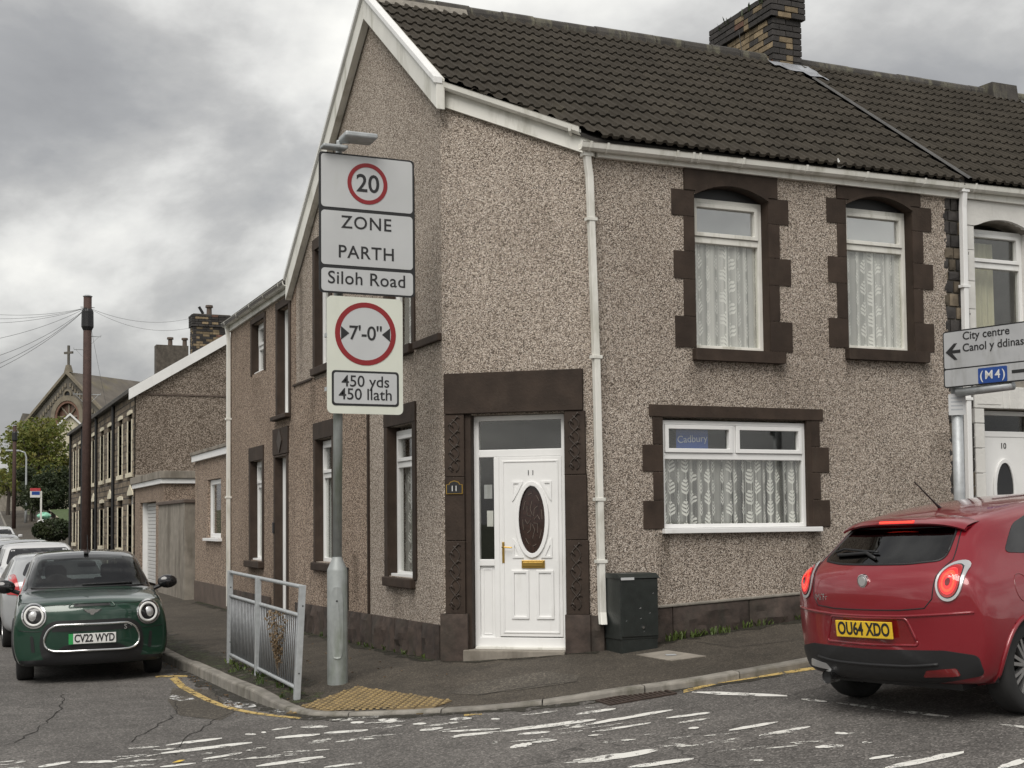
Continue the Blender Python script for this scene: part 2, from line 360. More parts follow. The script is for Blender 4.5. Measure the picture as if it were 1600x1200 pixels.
def leafmat(name, c1, c2, trans=0.25):
    m, nt, b = new_mat(name); v = pos(nt); n = noise(nt, v, 1.1, 3); r = ramp(nt, [(0.35, c1), (0.65, c2)]); nt.links.new(n, r.inputs[0])
    oi = noise(nt, v, 23, 2); rr = ramp(nt, [(0.3, 0.65), (0.7, 1.35)]); nt.links.new(oi, rr.inputs[0])
    c = mixc(nt, 1.0, r.outputs[0], rr.outputs[0], 'MULTIPLY'); nt.links.new(c, b.inputs['Base Color']); b.inputs['Roughness'].default_value = 0.6
    t = N(nt, 'ShaderNodeBsdfTranslucent'); nt.links.new(c, t.inputs[0]); mxs = N(nt, 'ShaderNodeMixShader'); mxs.inputs[0].default_value = trans
    nt.links.new(b.outputs[0], mxs.inputs[1]); nt.links.new(t.outputs[0], mxs.inputs[2]); nt.links.new(mxs.outputs[0], nt.nodes['Material Output'].inputs[0]); return m
leafmat('leaf_autumn', (0.12, 0.17, 0.032), (0.19, 0.17, 0.04))
leafmat('leaf_dark', (0.022, 0.036, 0.014), (0.045, 0.058, 0.02))
leafmat('grass', (0.05, 0.085, 0.018), (0.10, 0.14, 0.03))
leafmat('dry_weed', (0.16, 0.11, 0.06), (0.24, 0.17, 0.10))
leafmat('dead_leaf', (0.20, 0.11, 0.04), (0.12, 0.07, 0.03), 0.1)

def glassmat(name, refl=0.14, tint=(0.97, 0.975, 0.96)):
    m, nt, b = new_mat(name); nt.nodes.remove(b)
    ge = N(nt, 'ShaderNodeNewGeometry'); dt = N(nt, 'ShaderNodeVectorMath', operation='DOT_PRODUCT'); nt.links.new(ge.outputs['Normal'], dt.inputs[0]); nt.links.new(ge.outputs['Incoming'], dt.inputs[1])
    c1 = math_(nt, 'SUBTRACT', 1.0, math_(nt, 'ABSOLUTE', dt.outputs['Value'])); f = math_(nt, 'MULTIPLY_ADD', math_(nt, 'POWER', c1, 5.0), 0.9, 0.04+refl); f = math_(nt, 'MINIMUM', f, 1.0)
    tr = N(nt, 'ShaderNodeBsdfTransparent'); tr.inputs[0].default_value = (*tint, 1); gl = N(nt, 'ShaderNodeBsdfGlossy'); gl.inputs['Roughness'].default_value = 0.02
    v = pos(nt); bn = N(nt, 'ShaderNodeBump'); bn.inputs['Strength'].default_value = 0.03; bn.inputs['Distance'].default_value = 0.01; nt.links.new(noise(nt, v, 2.0, 2), bn.inputs['Height']); nt.links.new(bn.outputs[0], gl.inputs['Normal'])
    ms = N(nt, 'ShaderNodeMixShader'); nt.links.new(f, ms.inputs[0]); nt.links.new(tr.outputs[0], ms.inputs[1]); nt.links.new(gl.outputs[0], ms.inputs[2])
    nt.links.new(ms.outputs[0], nt.nodes['Material Output'].inputs[0]); return m
glassmat('glass', 0.03); glassmat('glass_up', 0.30); glassmat('car_glass', 0.06, (0.42, 0.46, 0.45)); glassmat('car_glass_dark', 0.05, (0.10, 0.11, 0.11)); glassmat('lens', 0.05, (0.95, 0.95, 0.95))

def paint(name, col, flake=0.12, rough=0.28):
    m, nt, b = new_mat(name); v = objco(nt)
    n = noise(nt, v, 700, 2); r = ramp(nt, [(0.3, 1-flake), (0.7, 1+flake)]); nt.links.new(n, r.inputs[0])
    c = mixc(nt, 1.0, col, r.outputs[0], 'MULTIPLY')
    d = noise(nt, v, 3.0, 5); dr = ramp(nt, [(0.45, 0.0), (0.8, 0.25)]); nt.links.new(d, dr.inputs[0]); 
    nt.links.new(c, b.inputs['Base Color']); b.inputs['Metallic'].default_value = 0.15; b.inputs['Roughness'].default_value = rough
    b.inputs['Coat Weight'].default_value = 1.0; b.inputs['Coat Roughness'].default_value = 0.03; return m
paint('paint_green', (0.007, 0.038, 0.022)); paint('paint_red', (0.22, 0.009, 0.017)); paint('paint_white', (0.62, 0.62, 0.62), 0.03); paint('paint_silver', (0.36, 0.37, 0.38)); paint('paint_grey', (0.08, 0.085, 0.09)); paint('paint_black', (0.012, 0.012, 0.013)); paint('paint_redcar', (0.3, 0.02, 0.02)); paint('paint_blue', (0.03, 0.05, 0.10))
def lampmat(name, col, em):
    m, nt, b = new_mat(name); b.inputs['Base Color'].default_value = (*col, 1); b.inputs['Roughness'].default_value = 0.15; b.inputs['Coat Weight'].default_value = 1.0
    if em: b.inputs['Emission Color'].default_value = (*col, 1); b.inputs['Emission Strength'].default_value = em
    return m
lampmat('tail_red', (0.42, 0.012, 0.014), 0.0); lampmat('tail_lit', (0.75, 0.02, 0.02), 0.40); lampmat('tail_core', (0.95, 0.06, 0.025), 0.6); mk('oval_brown', (0.030, 0.014, 0.011), 0.12, var=0.5, scale=30, coat=0.6); lampmat('tail_dark', (0.16, 0.008, 0.01), 0.0); lampmat('brake_lit', (1.0, 0.05, 0.03), 1.2)

def netmat(name, cell=(0.115, 0.235), base=0.30, lf=0.62):
    """net curtain woven with leaf sprigs; uv in metres"""
    m, nt, b = new_mat(name)
    uv = N(nt, 'ShaderNodeUVMap'); s = N(nt, 'ShaderNodeSeparateXYZ'); nt.links.new(uv.outputs[0], s.inputs[0])
    cx = math_(nt, 'DIVIDE', s.outputs[0], cell[0]); col = math_(nt, 'FLOOR', cx); fx = math_(nt, 'SUBTRACT', math_(nt, 'FRACT', cx), 0.5)
    off = math_(nt, 'MULTIPLY', math_(nt, 'MODULO', math_(nt, 'ABSOLUTE', col), 2.0), 0.5)
    cy = math_(nt, 'ADD', math_(nt, 'DIVIDE', s.outputs[1], cell[1]), off); fy = math_(nt, 'FRACT', cy)
    ax = math_(nt, 'ABSOLUTE', fx)
    # leaf outline: half width as function of fy
    prof = math_(nt, 'MULTIPLY', math_(nt, 'SINE', math_(nt, 'MULTIPLY', math_(nt, 'POWER', math_(nt, 'MINIMUM', math_(nt, 'DIVIDE', fy, 0.82), 1.0), 0.7), pi)), 0.34)
    inside = math_(nt, 'LESS_THAN', ax, prof)
    veins = math_(nt, 'GREATER_THAN', math_(nt, 'SINE', math_(nt, 'MULTIPLY', math_(nt, 'SUBTRACT', fy, math_(nt, 'MULTIPLY', ax, 0.55)), 34.0)), -0.35)
    leaf = math_(nt, 'MULTIPLY', inside, veins)
    stem = math_(nt, 'LESS_THAN', ax, 0.035); leaf = math_(nt, 'MAXIMUM', leaf, math_(nt, 'MULTIPLY', stem, 0.6))
    fb = N(nt, 'ShaderNodeTexNoise', noise_dimensions='1D', ins={'Scale': 13.0, 'Detail': 2.0}); nt.links.new(s.outputs[0], fb.inputs['W']); fr_ = ramp(nt, [(0.38, -0.16), (0.62, 0.30)]); nt.links.new(fb.outputs[0], fr_.inputs[0])
    mr_ = N(nt, 'ShaderNodeMapRange'); mr_.inputs[1].default_value = .36; mr_.inputs[2].default_value = .64; mr_.inputs[3].default_value = -.15; mr_.inputs[4].default_value = .32; nt.links.new(fb.outputs[0], mr_.inputs[0])
    op = math_(nt, 'ADD', math_(nt, 'ADD', base, mr_.outputs[0]), math_(nt, 'MULTIPLY', leaf, lf))
    b.inputs['Base Color'].default_value = (0.97, 0.965, 0.95, 1); b.inputs['Roughness'].default_value = 0.9
    tl = N(nt, 'ShaderNodeBsdfTranslucent'); tl.inputs[0].default_value = (0.9, 0.89, 0.87, 1)
    m1 = N(nt, 'ShaderNodeMixShader'); m1.inputs[0].default_value = 0.25; nt.links.new(b.outputs[0], m1.inputs[1]); nt.links.new(tl.outputs[0], m1.inputs[2])
    tr = N(nt, 'ShaderNodeBsdfTransparent'); m2 = N(nt, 'ShaderNodeMixShader'); nt.links.new(op, m2.inputs[0]); nt.links.new(tr.outputs[0], m2.inputs[1]); nt.links.new(m1.outputs[0], m2.inputs[2])
    nt.links.new(m2.outputs[0], nt.nodes['Material Output'].inputs[0]); return m
netmat('net_curtain', base=0.26, lf=0.70); netmat('net_curtain_sky_sheen', (0.125, 0.25), 0.58, 0.42)  # upper nets made denser, partly to put reflected sky brightness into the cloth
mk('galv_dark', (0.24, 0.25, 0.26), 0.5, 0.35, var=0.2, scale=16)

def asphalt(name, c, spec_scale, wear):
    m, nt, b = new_mat(name); v = pos(nt)
    vo = N(nt, 'ShaderNodeTexVoronoi', ins={'Scale': spec_scale}); nt.links.new(v, vo.inputs['Vector']); sp = N(nt, 'ShaderNodeSeparateColor'); nt.links.new(vo.outputs['Color'], sp.inputs[0])
    r = ramp(nt, [(0.0, tuple(x*0.55 for x in c)), (0.5, c), (0.85, tuple(x*1.35 for x in c)), (1.0, tuple(x*2.3 for x in c))]); nt.links.new(sp.outputs[0], r.inputs[0])
    big = noise(nt, v, 0.35, 6, 0.6); br = ramp(nt, [(0.3, 0.78), (0.7, 1.22)]); nt.links.new(big, br.inputs[0]); cc = mixc(nt, 1.0, r.outputs[0], br.outputs[0], 'MULTIPLY')
    md = noise(nt, v, 2.6, 6, 0.65); mr = ramp(nt, [(0.35, 0.82), (0.65, 1.15)]); nt.links.new(md, mr.inputs[0]); cc = mixc(nt, 1.0, cc, mr.outputs[0], 'MULTIPLY')
    vc = N(nt, 'ShaderNodeTexVoronoi', feature='DISTANCE_TO_EDGE', ins={'Scale': 0.42}); wv = N(nt, 'ShaderNodeVectorMath', operation='ADD')
    nn = N(nt, 'ShaderNodeTexNoise', ins={'Scale': 1.8, 'Detail': 5.0}); nt.links.new(v, nn.inputs['Vector']); sc = N(nt, 'ShaderNodeVectorMath', operation='SCALE'); sc.inputs['Scale'].default_value = 0.8; nt.links.new(nn.outputs[1], sc.inputs[0])
    nt.links.new(v, wv.inputs[0]); nt.links.new(sc.outputs[0], wv.inputs[1]); nt.links.new(wv.outputs[0], vc.inputs['Vector'])
    ck = ramp(nt, [(0.0, 1.0), (0.008, 0.0)]); nt.links.new(vc.outputs['Distance'], ck.inputs[0])
    msk = ramp(nt, [(0.48, 0.0), (0.56, 1.0)]); nt.links.new(noise(nt, v, 0.3, 2), msk.inputs[0])
    cf = math_(nt, 'MULTIPLY', ck.outputs[0], math_(nt, 'MULTIPLY', msk.outputs[0], wear)); cc = mixc(nt, cf, cc, tuple(x*0.3 for x in c))
    nt.links.new(cc, b.inputs['Base Color']); b.inputs['Roughness'].default_value = 0.82; b.inputs['Specular IOR Level'].default_value = 0.35
    h = math_(nt, 'ADD', sp.outputs[1], math_(nt, 'MULTIPLY', md, 2.0)); bump(nt, b, h, 0.35, 0.004); return m
asphalt('asphalt', (0.108, 0.101, 0.094), 80, 0.8)
asphalt('pavement_tar', (0.062, 0.053, 0.042), 95, 0.5)
asphalt('patch_tar', (0.075, 0.066, 0.054), 70, 0.0)
def wornpaint(name, col, thr):
    m, nt, b = new_mat(name); v = pos(nt); b.inputs['Base Color'].default_value = (*col, 1); b.inputs['Roughness'].default_value = 0.7
    n = noise(nt, pos(nt, (1, 1, 1)), 9, 8, 0.75); n2 = noise(nt, v, 90, 3)
    a = math_(nt, 'ADD', n, math_(nt, 'MULTIPLY', math_(nt, 'SUBTRACT', n2, 0.5), 0.35)); r = ramp(nt, [(thr, 0.0), (thr+0.06, 1.0)]); nt.links.new(a, r.inputs[0])
    tr = N(nt, 'ShaderNodeBsdfTransparent'); ms = N(nt, 'ShaderNodeMixShader'); nt.links.new(r.outputs[0], ms.inputs[0]); nt.links.new(tr.outputs[0], ms.inputs[1]); nt.links.new(b.outputs[0], ms.inputs[2])
    nt.links.new(ms.outputs[0], nt.nodes['Material Output'].inputs[0]); return m
wornpaint('road_white', (0.70, 0.69, 0.65), 0.40); wornpaint('road_white_worn', (0.62, 0.61, 0.57), 0.475); wornpaint('road_yellow', (0.50, 0.36, 0.13), 0.42); wornpaint('paint_spill', (0.7, 0.7, 0.68), 0.50); wornpaint('dirt_film', (0.028, 0.025, 0.017), 0.44); wornpaint('moss_film', (0.045, 0.055, 0.018), 0.52)
# ------------------------------------------------------------------ ground, road, kerb, pavement
def softp(t, k=0.35): return k*log(1+exp(min(t/k, 60)))
def rise(Y): return 0.034*softp(Y-52, 4.0)
def bend(Y): return 0.030*softp(Y-46, 5.0)
def RZ(X, Y): return -0.22 + 0.1*min(softp(X-2.6), 9.0) + rise(Y)

xs = [-900, -300, -90, -45, -20, -8, 0, 3, 6, 10, 16, 25, 45, 90, 300, 900]; ys = [-900, -300, -80, -30, -10, 0, 8, 16, 26, 40, 55, 70, 90, 120, 170, 260, 420, 700, 1500]
gb = MB(); n = len(ys)
gb.add([(x, y, -0.55 + (rise(min(y, 170)) if y > 0 else 0) + 0.1*max(0, min(x, 14)-5)*(1 if y < 60 else 0)) for x in xs for y in ys],
       [(i*n+j, (i+1)*n+j, (i+1)*n+j+1, i*n+j+1) for i in range(len(xs)-1) for j in range(n-1)])
mk('ground_green', (0.05, 0.06, 0.025), 0.95, var=0.4, scale=0.2)
struct(gb.build('ground', 'ground_green'))

rb = MB()
def rgrid(xv, yv, shift):
    n = len(yv)
    rb.add([(x+(bend(y) if shift else 0), y, RZ(x, y)) for x in xv for y in yv], [(i*n+j, (i+1)*n+j, (i+1)*n+j+1, i*n+j+1) for i in range(len(xv)-1) for j in range(n-1)])
rgrid([-60, -30, -12, -6, -3, 0, 1] + [1.5+0.25*i for i in range(20)] + [6.5+0.75*i for i in range(12)] + [16, 20, 30, 60], [-9, -6, -3, 0, 3, 5, 7, 8.5, 10, 11.9], False)
rgrid([-5.2, -3, 0, 1, 1.75] + [2+0.25*i for i in range(7)], [11.9, 13, 15, 18, 22, 28, 36]+[42+4*i for i in range(28)], True)
struct(rb.build('road', 'asphalt', smooth=True, merge=0.0005))

KP = [(2.74, 150), (2.74, 60), (2.74, 30), (2.74, 18), (2.80, 16.2), (2.86, 14.2), (2.92, 13.1), (2.99, 12.5), (3.13, 11.9), (3.38, 11.53), (3.66, 11.26), (4.10, 10.87), (4.40, 10.66), (5.09, 10.31), (5.88, 10.06), (6.40, 9.99), (7.24, 9.95), (9.5, 10.0), (13, 10.05), (22, 10.1)]
def resample(pts, step):
    out = []; acc = 0
    P = [Vector((a, b, 0)) for a, b in pts]
    # catmull-rom densify then walk
    dense = []
    for i in range(len(P)-1):
        p0 = P[max(i-1, 0)]; p1 = P[i]; p2 = P[i+1]; p3 = P[min(i+2, len(P)-1)]
        m = 40
        for k in range(m):
            t = k/m
            if (p2-p1).length > 6: dense.append(p1.lerp(p2, t)); continue
            dense.append(0.5*((2*p1)+(p2-p0)*t+(2*p0-5*p1+4*p2-p3)*t*t+(3*p1-p0-3*p2+p3)*t**3))
    dense.append(P[-1])
    out = [dense[0]]; need = step
    for a, b in zip(dense, dense[1:]):
        L = (b-a).length; q = 0
        while L-q >= need: q += need; out.append(a.lerp(b, q/L)); need = step
        need -= L-q
    return out
kp = resample(KP, 0.15)
def smooth01(a, b, t): t = max(0, min(1, (t-a)/(b-a))); return t*t*(3-2*t)
def kerb_h(p):
    if p.y > 12.0 and p.x < 3.4: return 0.035 + 0.085*smooth01(12.0, 13.4, p.y)
    return 0.035 + 0.035*smooth01(4.6, 5.6, p.x)
def wall_pt(p):
    """matching point at the foot of the buildings"""
    if p.y >= 13.1 and p.x < 3.5: return Vector((4.96, max(p.y, 13.2), 0))
    if p.x >= 6.4: return Vector((p.x, 12.16, 0))
    # corner: by angle
    a = (p-Vector((6.6, 13.6, 0))); a0 = atan2(13.1-13.6, 2.92-6.6); a1 = atan2(9.99-13.6, 6.40-6.6)
    t = (atan2(a.y, a.x) % (2*pi) - a0 % (2*pi))/((a1 % (2*pi)) - (a0 % (2*pi))); t = max(0, min(1, t))
    return Vector((4.96, 13.2, 0)).lerp(Vector((6.4, 12.16, 0)), t)
def wall_z(q):
    if q.y >= 13.19:
        pts = [(13.2, 0.157), (15.65, 0.09), (18.9, 0.045), (28, 0.03), (400, 0.03)]
        for (a, za), (b, zb) in zip(pts, pts[1:]):
            if a <= q.y <= b: return za+(zb-za)*(q.y-a)/(b-a)+rise(q.y)
    return 0.157+0.088*(q.x-4.953)
def kxy(p): return Vector((p.x+bend(p.y), p.y, 0)) if p.y > 40 else p.copy()
pv = MB(); NV = 8; vs = []
def inward(i):
    t = (kp[min(i+1, len(kp)-1)]-kp[max(i-1, 0)]).normalized(); return Vector((-t.y, t.x, 0))   # left of travel = towards the houses
for i, p in enumerate(kp):
    nrm = inward(i); q = wall_pt(p); qz = wall_z(q); k = p+nrm*0.125; kz = RZ(p.x, p.y)+kerb_h(p)-0.004
    if p.y > 40: q.x += bend(p.y)
    k2 = kxy(k); q2 = q + (q-k2).normalized()*0.2
    for j in range(NV+1):
        t = j/NV; c = k2.lerp(q2, t); vs.append((c.x, c.y, kz+(qz-kz)*t))
n = NV+1
pv.add(vs, [(i*n+j, (i+1)*n+j, (i+1)*n+j+1, i*n+j+1) for i in range(len(kp)-1) for j in range(NV)])
pav_o = struct(pv.build('pavement', 'pavement_tar', smooth=True))
PBVH = BVHTree.FromPolygons([Vector(v) for v in pv.v], pv.f)
def PZ(X, Y):
    h = PBVH.ray_cast(Vector((X, Y, 30)), Vector((0, 0, -1)))
    return h[0].z if h[0] else RZ(X, Y)
# kerb: every stone a piece of its own
kerb = bpy.data.objects.new('kerb', None); COL.objects.link(kerb); struct(kerb)
i = 0; ii = len(kp)-1
step = 6
far = MB()
for i in range(0, len(kp)-step, step):
    mid = kp[i+3]
    tgt = far if (mid.y > 26 or mid.x > 12) else MB()
    ring = []
    for k in range(step+1):
        p = kp[i+k]; nrm = inward(i+k); tt = Vector((nrm.y, -nrm.x, 0))
        off = 0.006 if k == 0 else (-0.006 if k == step else 0)
        h = kerb_h(p); z = RZ(p.x, p.y); b = bend(p.y) if p.y > 40 else 0
        for a, zz in ((0, -0.18), (0, h-0.022), (0.006, h-0.008), (0.022, h), (0.125, h), (0.125, -0.18)):
            c = p+nrm*a+tt*off; ring.append((c.x+b, c.y, z+zz+ (rng.uniform(-.002, .002))))
    fs = [(k*6+j, k*6+(j+1) % 6, (k+1)*6+(j+1) % 6, (k+1)*6+j) for k in range(step) for j in range(6)]+[tuple(range(6)), tuple(step*6+j for j in range(6))]
    tgt.add(ring, fs)
    if tgt is not far: tgt.build('kerb_stone', 'kerb_stone', kerb)
stuff(far.build('kerb_stone_run', 'kerb_stone', kerb))

def drape(px_pts, zf, off=0.004, name='marking', mat='road_white', maxlen=0.25):
    """flat shape whose outline is given in picture points, laid on a surface"""
    pts = [on_z(x, y, zf) for x, y in px_pts]
    return drape_w([(p.x, p.y) for p in pts], zf, off, name, mat, maxlen)
def drape_w(pts, zf, off, name, mat, maxlen=0.25):
    bm = bmesh.new(); vv = [bm.verts.new((x, y, 0)) for x, y in pts]; bm.faces.new(vv); bmesh.ops.triangulate(bm, faces=bm.faces)
    for _ in range(5):
        es = [e for e in bm.edges if e.calc_length() > maxlen]
        if not es: break
        bmesh.ops.subdivide_edges(bm, edges=es, cuts=1); bmesh.ops.triangulate(bm, faces=[f for f in bm.faces if len(f.verts) > 3])
    for v in bm.verts: v.co.z = zf(v.co.x, v.co.y)+off
    bmesh.ops.recalc_face_normals(bm, faces=bm.faces)
    if sum(f.normal.z for f in bm.faces) < 0: bmesh.ops.reverse_faces(bm, faces=bm.faces)
    me = bpy.data.meshes.new(name); bm.to_mesh(me); bm.free()
    return mobj(name, me, mat)
MARK = [  # worn white strokes: (x1,y1,x2,y2,width px, worn?)
(200,1170,250,1167,3,1),(259,1165,347,1154,3.5,0),(252,1178,394,1161,5,0),(317,1187,378,1177,3.5,0),(384,1174,417,1168,3,1),(250,1199,306,1193,3,0),(384,1186,472,1178,4.5,1),(400,1198,505,1183,5,0),(469,1137,512,1136,3.5,0),(430,1154,500,1148,4,0),(506,1146,575,1141,4,0),(383,1148,400,1148,3,0),(408,1145,416,1145,2.5,0),(548,1130,569,1129,3.5,0),(591,1126,620,1126,4,0),(600,1135,628,1134,2.5,1),(645,1132,666,1131,3,0),(656,1142,692,1138,4,0),(506,1200,566,1193,3,0),
(703,1125,737,1123,4,0),(767,1124,781,1124,2.5,0),(691,1144,781,1139,3,0),(709,1151,781,1144,4,0),(781,1144,931,1125,5,0),(916,1133,1051,1110,4.5,0),(809,1148,859,1144,3.5,0),(872,1141,915,1133,2.5,1),(900,1117,962,1108,4,0),(915,1106,947,1105,2.5,1),(815,1118,875,1111,2.5,1),(925,1144,1017,1130,3,0),(759,1162,778,1160,5,1),(797,1169,831,1163,7,0),(831,1161,870,1157,3,0),(942,1161,994,1156,3,1),(903,1192,1028,1172,8.5,0),(1030,1167,1084,1166,3,1),(980,1200,1084,1186,6,0),(1041,1123,1112,1114,3.5,0),(1075,1139,1092,1138,3.5,0),
(1081,1082,1230,1088,4.5,0),(1252,1093,1292,1097,3,1),(1307,1099,1529,1127,3.5,1),(1563,1133,1640,1142,3.5,1),(1139,1142,1216,1129,4,0),(1186,1150,1266,1136,4,0),(1304,1146,1325,1147,3.5,0),(1274,1168,1318,1166,5,0),(1347,1161,1362,1161,3,0),(1358,1187,1397,1181,4.5,0),(1383,1201,1506,1176,8,0),(1559,1201,1610,1186,8,0),(1171,1189,1193,1189,3,1),(1160,1172,1200,1166,2.5,1),(1045,1162,1083,1167,2.5,1),(60,1199,110,1191,4,0),(120,1192,183,1190,4,0),(0,1196,40,1190,3,1),(1120,1176,1150,1172,2.5,1)]
for q in range(70):
    b0 = rng.choice(MARK); L = rng.uniform(20, 75); x = b0[0]+rng.uniform(-40, 90); y = b0[1]+rng.uniform(-9, 9); sl = rng.uniform(-.16, -.05)
    if y > 1122 and not (x > 1250 and y < 1145): MARK.append((x, y, x+L, y+L*sl, rng.uniform(1.5, 3.0), 1))
for k, (x1, y1, x2, y2, wd, wn) in enumerate(MARK):
    m = 7; up = []; dn = []
    for q in range(m+1):
        t = q/m; x = x1+(x2-x1)*t; y = y1+(y2-y1)*t; e = min(1, 3.2*min(t, 1-t)+0.35)*wd/2
        up.append((x, y-e*rng.uniform(.7, 1.15))); dn.append((x, y+e*rng.uniform(.7, 1.15)))
    o = drape(up+dn[::-1], RZ, 0.004+0.0004*(k % 5), 'road_marking', 'road_white_worn' if wn else 'road_white'); struct(o)
def ribbon(px, wpx, mat, zf=RZ, off=0.004, name='road_marking'):
    up = [(x, y-wpx/2) for x, y in px]; dn = [(x, y+wpx/2) for x, y in px]
    return struct(drape(up+dn[::-1], zf, off, name, mat))
ribbon([(243, 1058), (268, 1057), (293, 1057)], 2.4, 'road_yellow', off=0.006)
yl = [(268, 1060), (283, 1074), (300, 1083), (320, 1093), (340, 1101), (362, 1108), (392, 1114), (430, 1119), (470, 1123)]
up = [(p[0]-3, p[1]+1) for p in yl]; dn = [(p[0]+8-i*0.9, p[1]-2.5+i*0.15) for i, p in enumerate(yl)]
struct(drape(up+dn[::-1], RZ, 0.0045, 'road_marking', 'road_yellow'))
ribbon([(1068, 1081), (1125, 1066), (1180, 1058), (1262, 1046), (1330, 1038)], 4.5, 'road_yellow')
ribbon([(725, 1118), (740, 1117), (753, 1116)], 2.5, 'road_yellow')
for (x0, x1, y0, y1) in ((347, 402, 1095, 1107), (262, 306, 1086, 1096), (425, 452, 1087, 1096)):
    struct(drape([(x0, (y0+y1)/2), (x0+8, y0), ((x0+x1)/2, y0+3), (x1-6, (y0+y1)/2-1), (x1, y1-2), ((x0+x1)/2, y1), (x0+6, y1-3)], RZ if y0 > 1090 or x0 < 400 else PZ, 0.005, 'paint_spill', 'paint_spill'))
# road repair patches and pavement patch, cracks sealed by joints
struct(drape([(270, 1075), (330, 1078), (368, 1112), (345, 1126), (280, 1118), (262, 1095)], RZ, 0.003, 'tar_patch', 'patch_tar'))
struct(drape([(738, 1068), (850, 1049), (905, 1056), (900, 1066), (745, 1086), (700, 1084)], PZ, 0.003, 'tar_patch', 'patch_tar'))
def strip(px, wd, zf, off, name, mat, jit=0.0):
    P = [on_z(x, y, zf) for x, y in px]; Q = []
    for a, b in zip(P, P[1:]):
        k = max(2, int((b-a).length/0.12)); Q += [a.lerp(b, i/k) for i in range(k)]
    Q.append(P[-1]); m = MB(); vs = []
    for i, p in enumerate(Q):
        t = (Q[min(i+1, len(Q)-1)]-Q[max(i-1, 0)]); nn = Vector((-t.y, t.x, 0)).normalized(); c = p+nn*rng.uniform(-jit, jit); ww = wd*rng.uniform(.5, 1.2)
        for s_ in (-.5, .5):
            q = c+nn*ww*s_; vs.append((q.x, q.y, zf(q.x, q.y)+off))
    m.add(vs, [(2*i, 2*i+1, 2*i+3, 2*i+2) for i in range(len(Q)-1)]); return struct(m.build(name, mat))
mk('joint_dark', (0.018, 0.016, 0.014), 0.95)
for pts in ([(1088, 1004), (1150, 1013), (1252, 1029)], [(745, 1087), (850, 1070), (902, 1066)], [(262, 966), (330, 964), (356, 962)], [(280, 1006), (320, 1001), (358, 998)]):
    strip(pts, 0.014, PZ, 0.005, 'pavement_joint', 'joint_dark')
for pts in ([(272, 1088), (279, 1110), (262, 1125), (230, 1142), (200, 1160)], [(330, 1076), (355, 1106), (362, 1112), (330, 1128), (290, 1155), (270, 1180)], [(100, 1085), (92, 1110), (60, 1140), (10, 1165)]):
    strip(pts, 0.012, RZ, 0.0045, 'road_crack', 'joint_dark', 0.03)
# tactile paving at the crossing: a flag for every 0.2 m block row, blisters as relief
tac = bpy.data.objects.new('tactile_paving', None); COL.objects.link(tac); struct(tac)
tp = [on_z(x, y, PZ) for x, y in ((447, 1101), (560, 1071), (706, 1096), (660, 1110))]
TP = [Vector((p.x, p.y, 0)) for p in tp]; outl = [TP[0], TP[1], TP[2], TP[3]]
kerbside = [p for p in kp if 3.1 < p.x < 4.15 and p.y < 12.2]
outl = [TP[0]] + [TP[1], TP[2]] + [kp[i]+inward(i)*0.15 for i in range(len(kp)) if 2.98 < kp[i].x < 4.0 and kp[i].y < 12.3][::-1]
def inpoly(x, y, poly):
    c = False; n = len(poly)
    for i in range(n):
        x1, y1 = poly[i][0], poly[i][1]; x2, y2 = poly[(i+1) % n][0], poly[(i+1) % n][1]
        if (y1 > y) != (y2 > y) and x < (x2-x1)*(y-y1)/(y2-y1)+x1: c = not c
    return c
ang = radians(-38); ca, sa = cos(ang), sin(ang); ox, oy = 3.7, 11.9; B = 0.2
from mathutils.geometry import intersect_point_line
def clip_poly(subj, clipper):
    # sutherland-hodgman against convex-ish outline (counter clockwise)
    out = subj
    for i in range(len(clipper)):
        a = clipper[i]; b = clipper[(i+1) % len(clipper)]; inp = out; out = []
        if not inp: break
        def side(p): return (b[0]-a[0])*(p[1]-a[1])-(b[1]-a[1])*(p[0]-a[0])
        for k in range(len(inp)):
            p = inp[k]; q = inp[(k+1) % len(inp)]; sp_, sq = side(p), side(q)
            if sp_ >= 0: out.append(p)
            if sp_*sq < 0: t = sp_/(sp_-sq); out.append((p[0]+(q[0]-p[0])*t, p[1]+(q[1]-p[1])*t))
    return out
hull = [(TP[0].x, TP[0].y), (kerbside[len(kerbside)//3].x, kerbside[len(kerbside)//3].y+0.14), (TP[3].x, TP[3].y), (TP[2].x, TP[2].y), (TP[1].x, TP[1].y)]
bl = MB()
for a in range(-8, 9):
    for b in range(-8, 9):
        sq = [(ox+((a+i)*B+(0.004 if i == 0 else -0.004))*ca-((b+j)*B+(0.004 if j == 0 else -0.004))*sa, oy+((a+i)*B+(0.004 if i == 0 else -0.004))*sa+((b+j)*B+(0.004 if j == 0 else -0.004))*ca) for i, j in ((0, 0), (1, 0), (1, 1), (0, 1))]
        pl = clip_poly(sq, hull)
        if len(pl) < 3: continue
        m = MB(); k = len(pl)
        m.add([(x, y, PZ(x, y)+0.010) for x, y in pl]+[(x, y, PZ(x, y)-0.02) for x, y in pl], [tuple(range(k))]+[(q, (q+1) % k, (q+1) % k+k, q+k) for q in range(k)])
        m.build('paving_block', 'tactile_base', tac)
        for u in range(3):
            for v in range(3):
                gx = (a+(u+.5)/3)*B; gy = (b+(v+.5)/3)*B; x = ox+gx*ca-gy*sa; y = oy+gx*sa+gy*ca
                if not inpoly(x, y, [h for h in hull]): continue
                z = PZ(x, y)+0.0095; rr = 0.021
                bl.add([(x+rr*cos(q*pi/3), y+rr*sin(q*pi/3), z) for q in range(6)]+[(x+rr*.6*cos(q*pi/3), y+rr*.6*sin(q*pi/3), z+0.011) for q in range(6)], [(q, (q+1) % 6, (q+1) % 6+6, q+6) for q in range(6)]+[tuple(range(6, 12))])
stuff(bl.build('blister', 'tactile', tac))
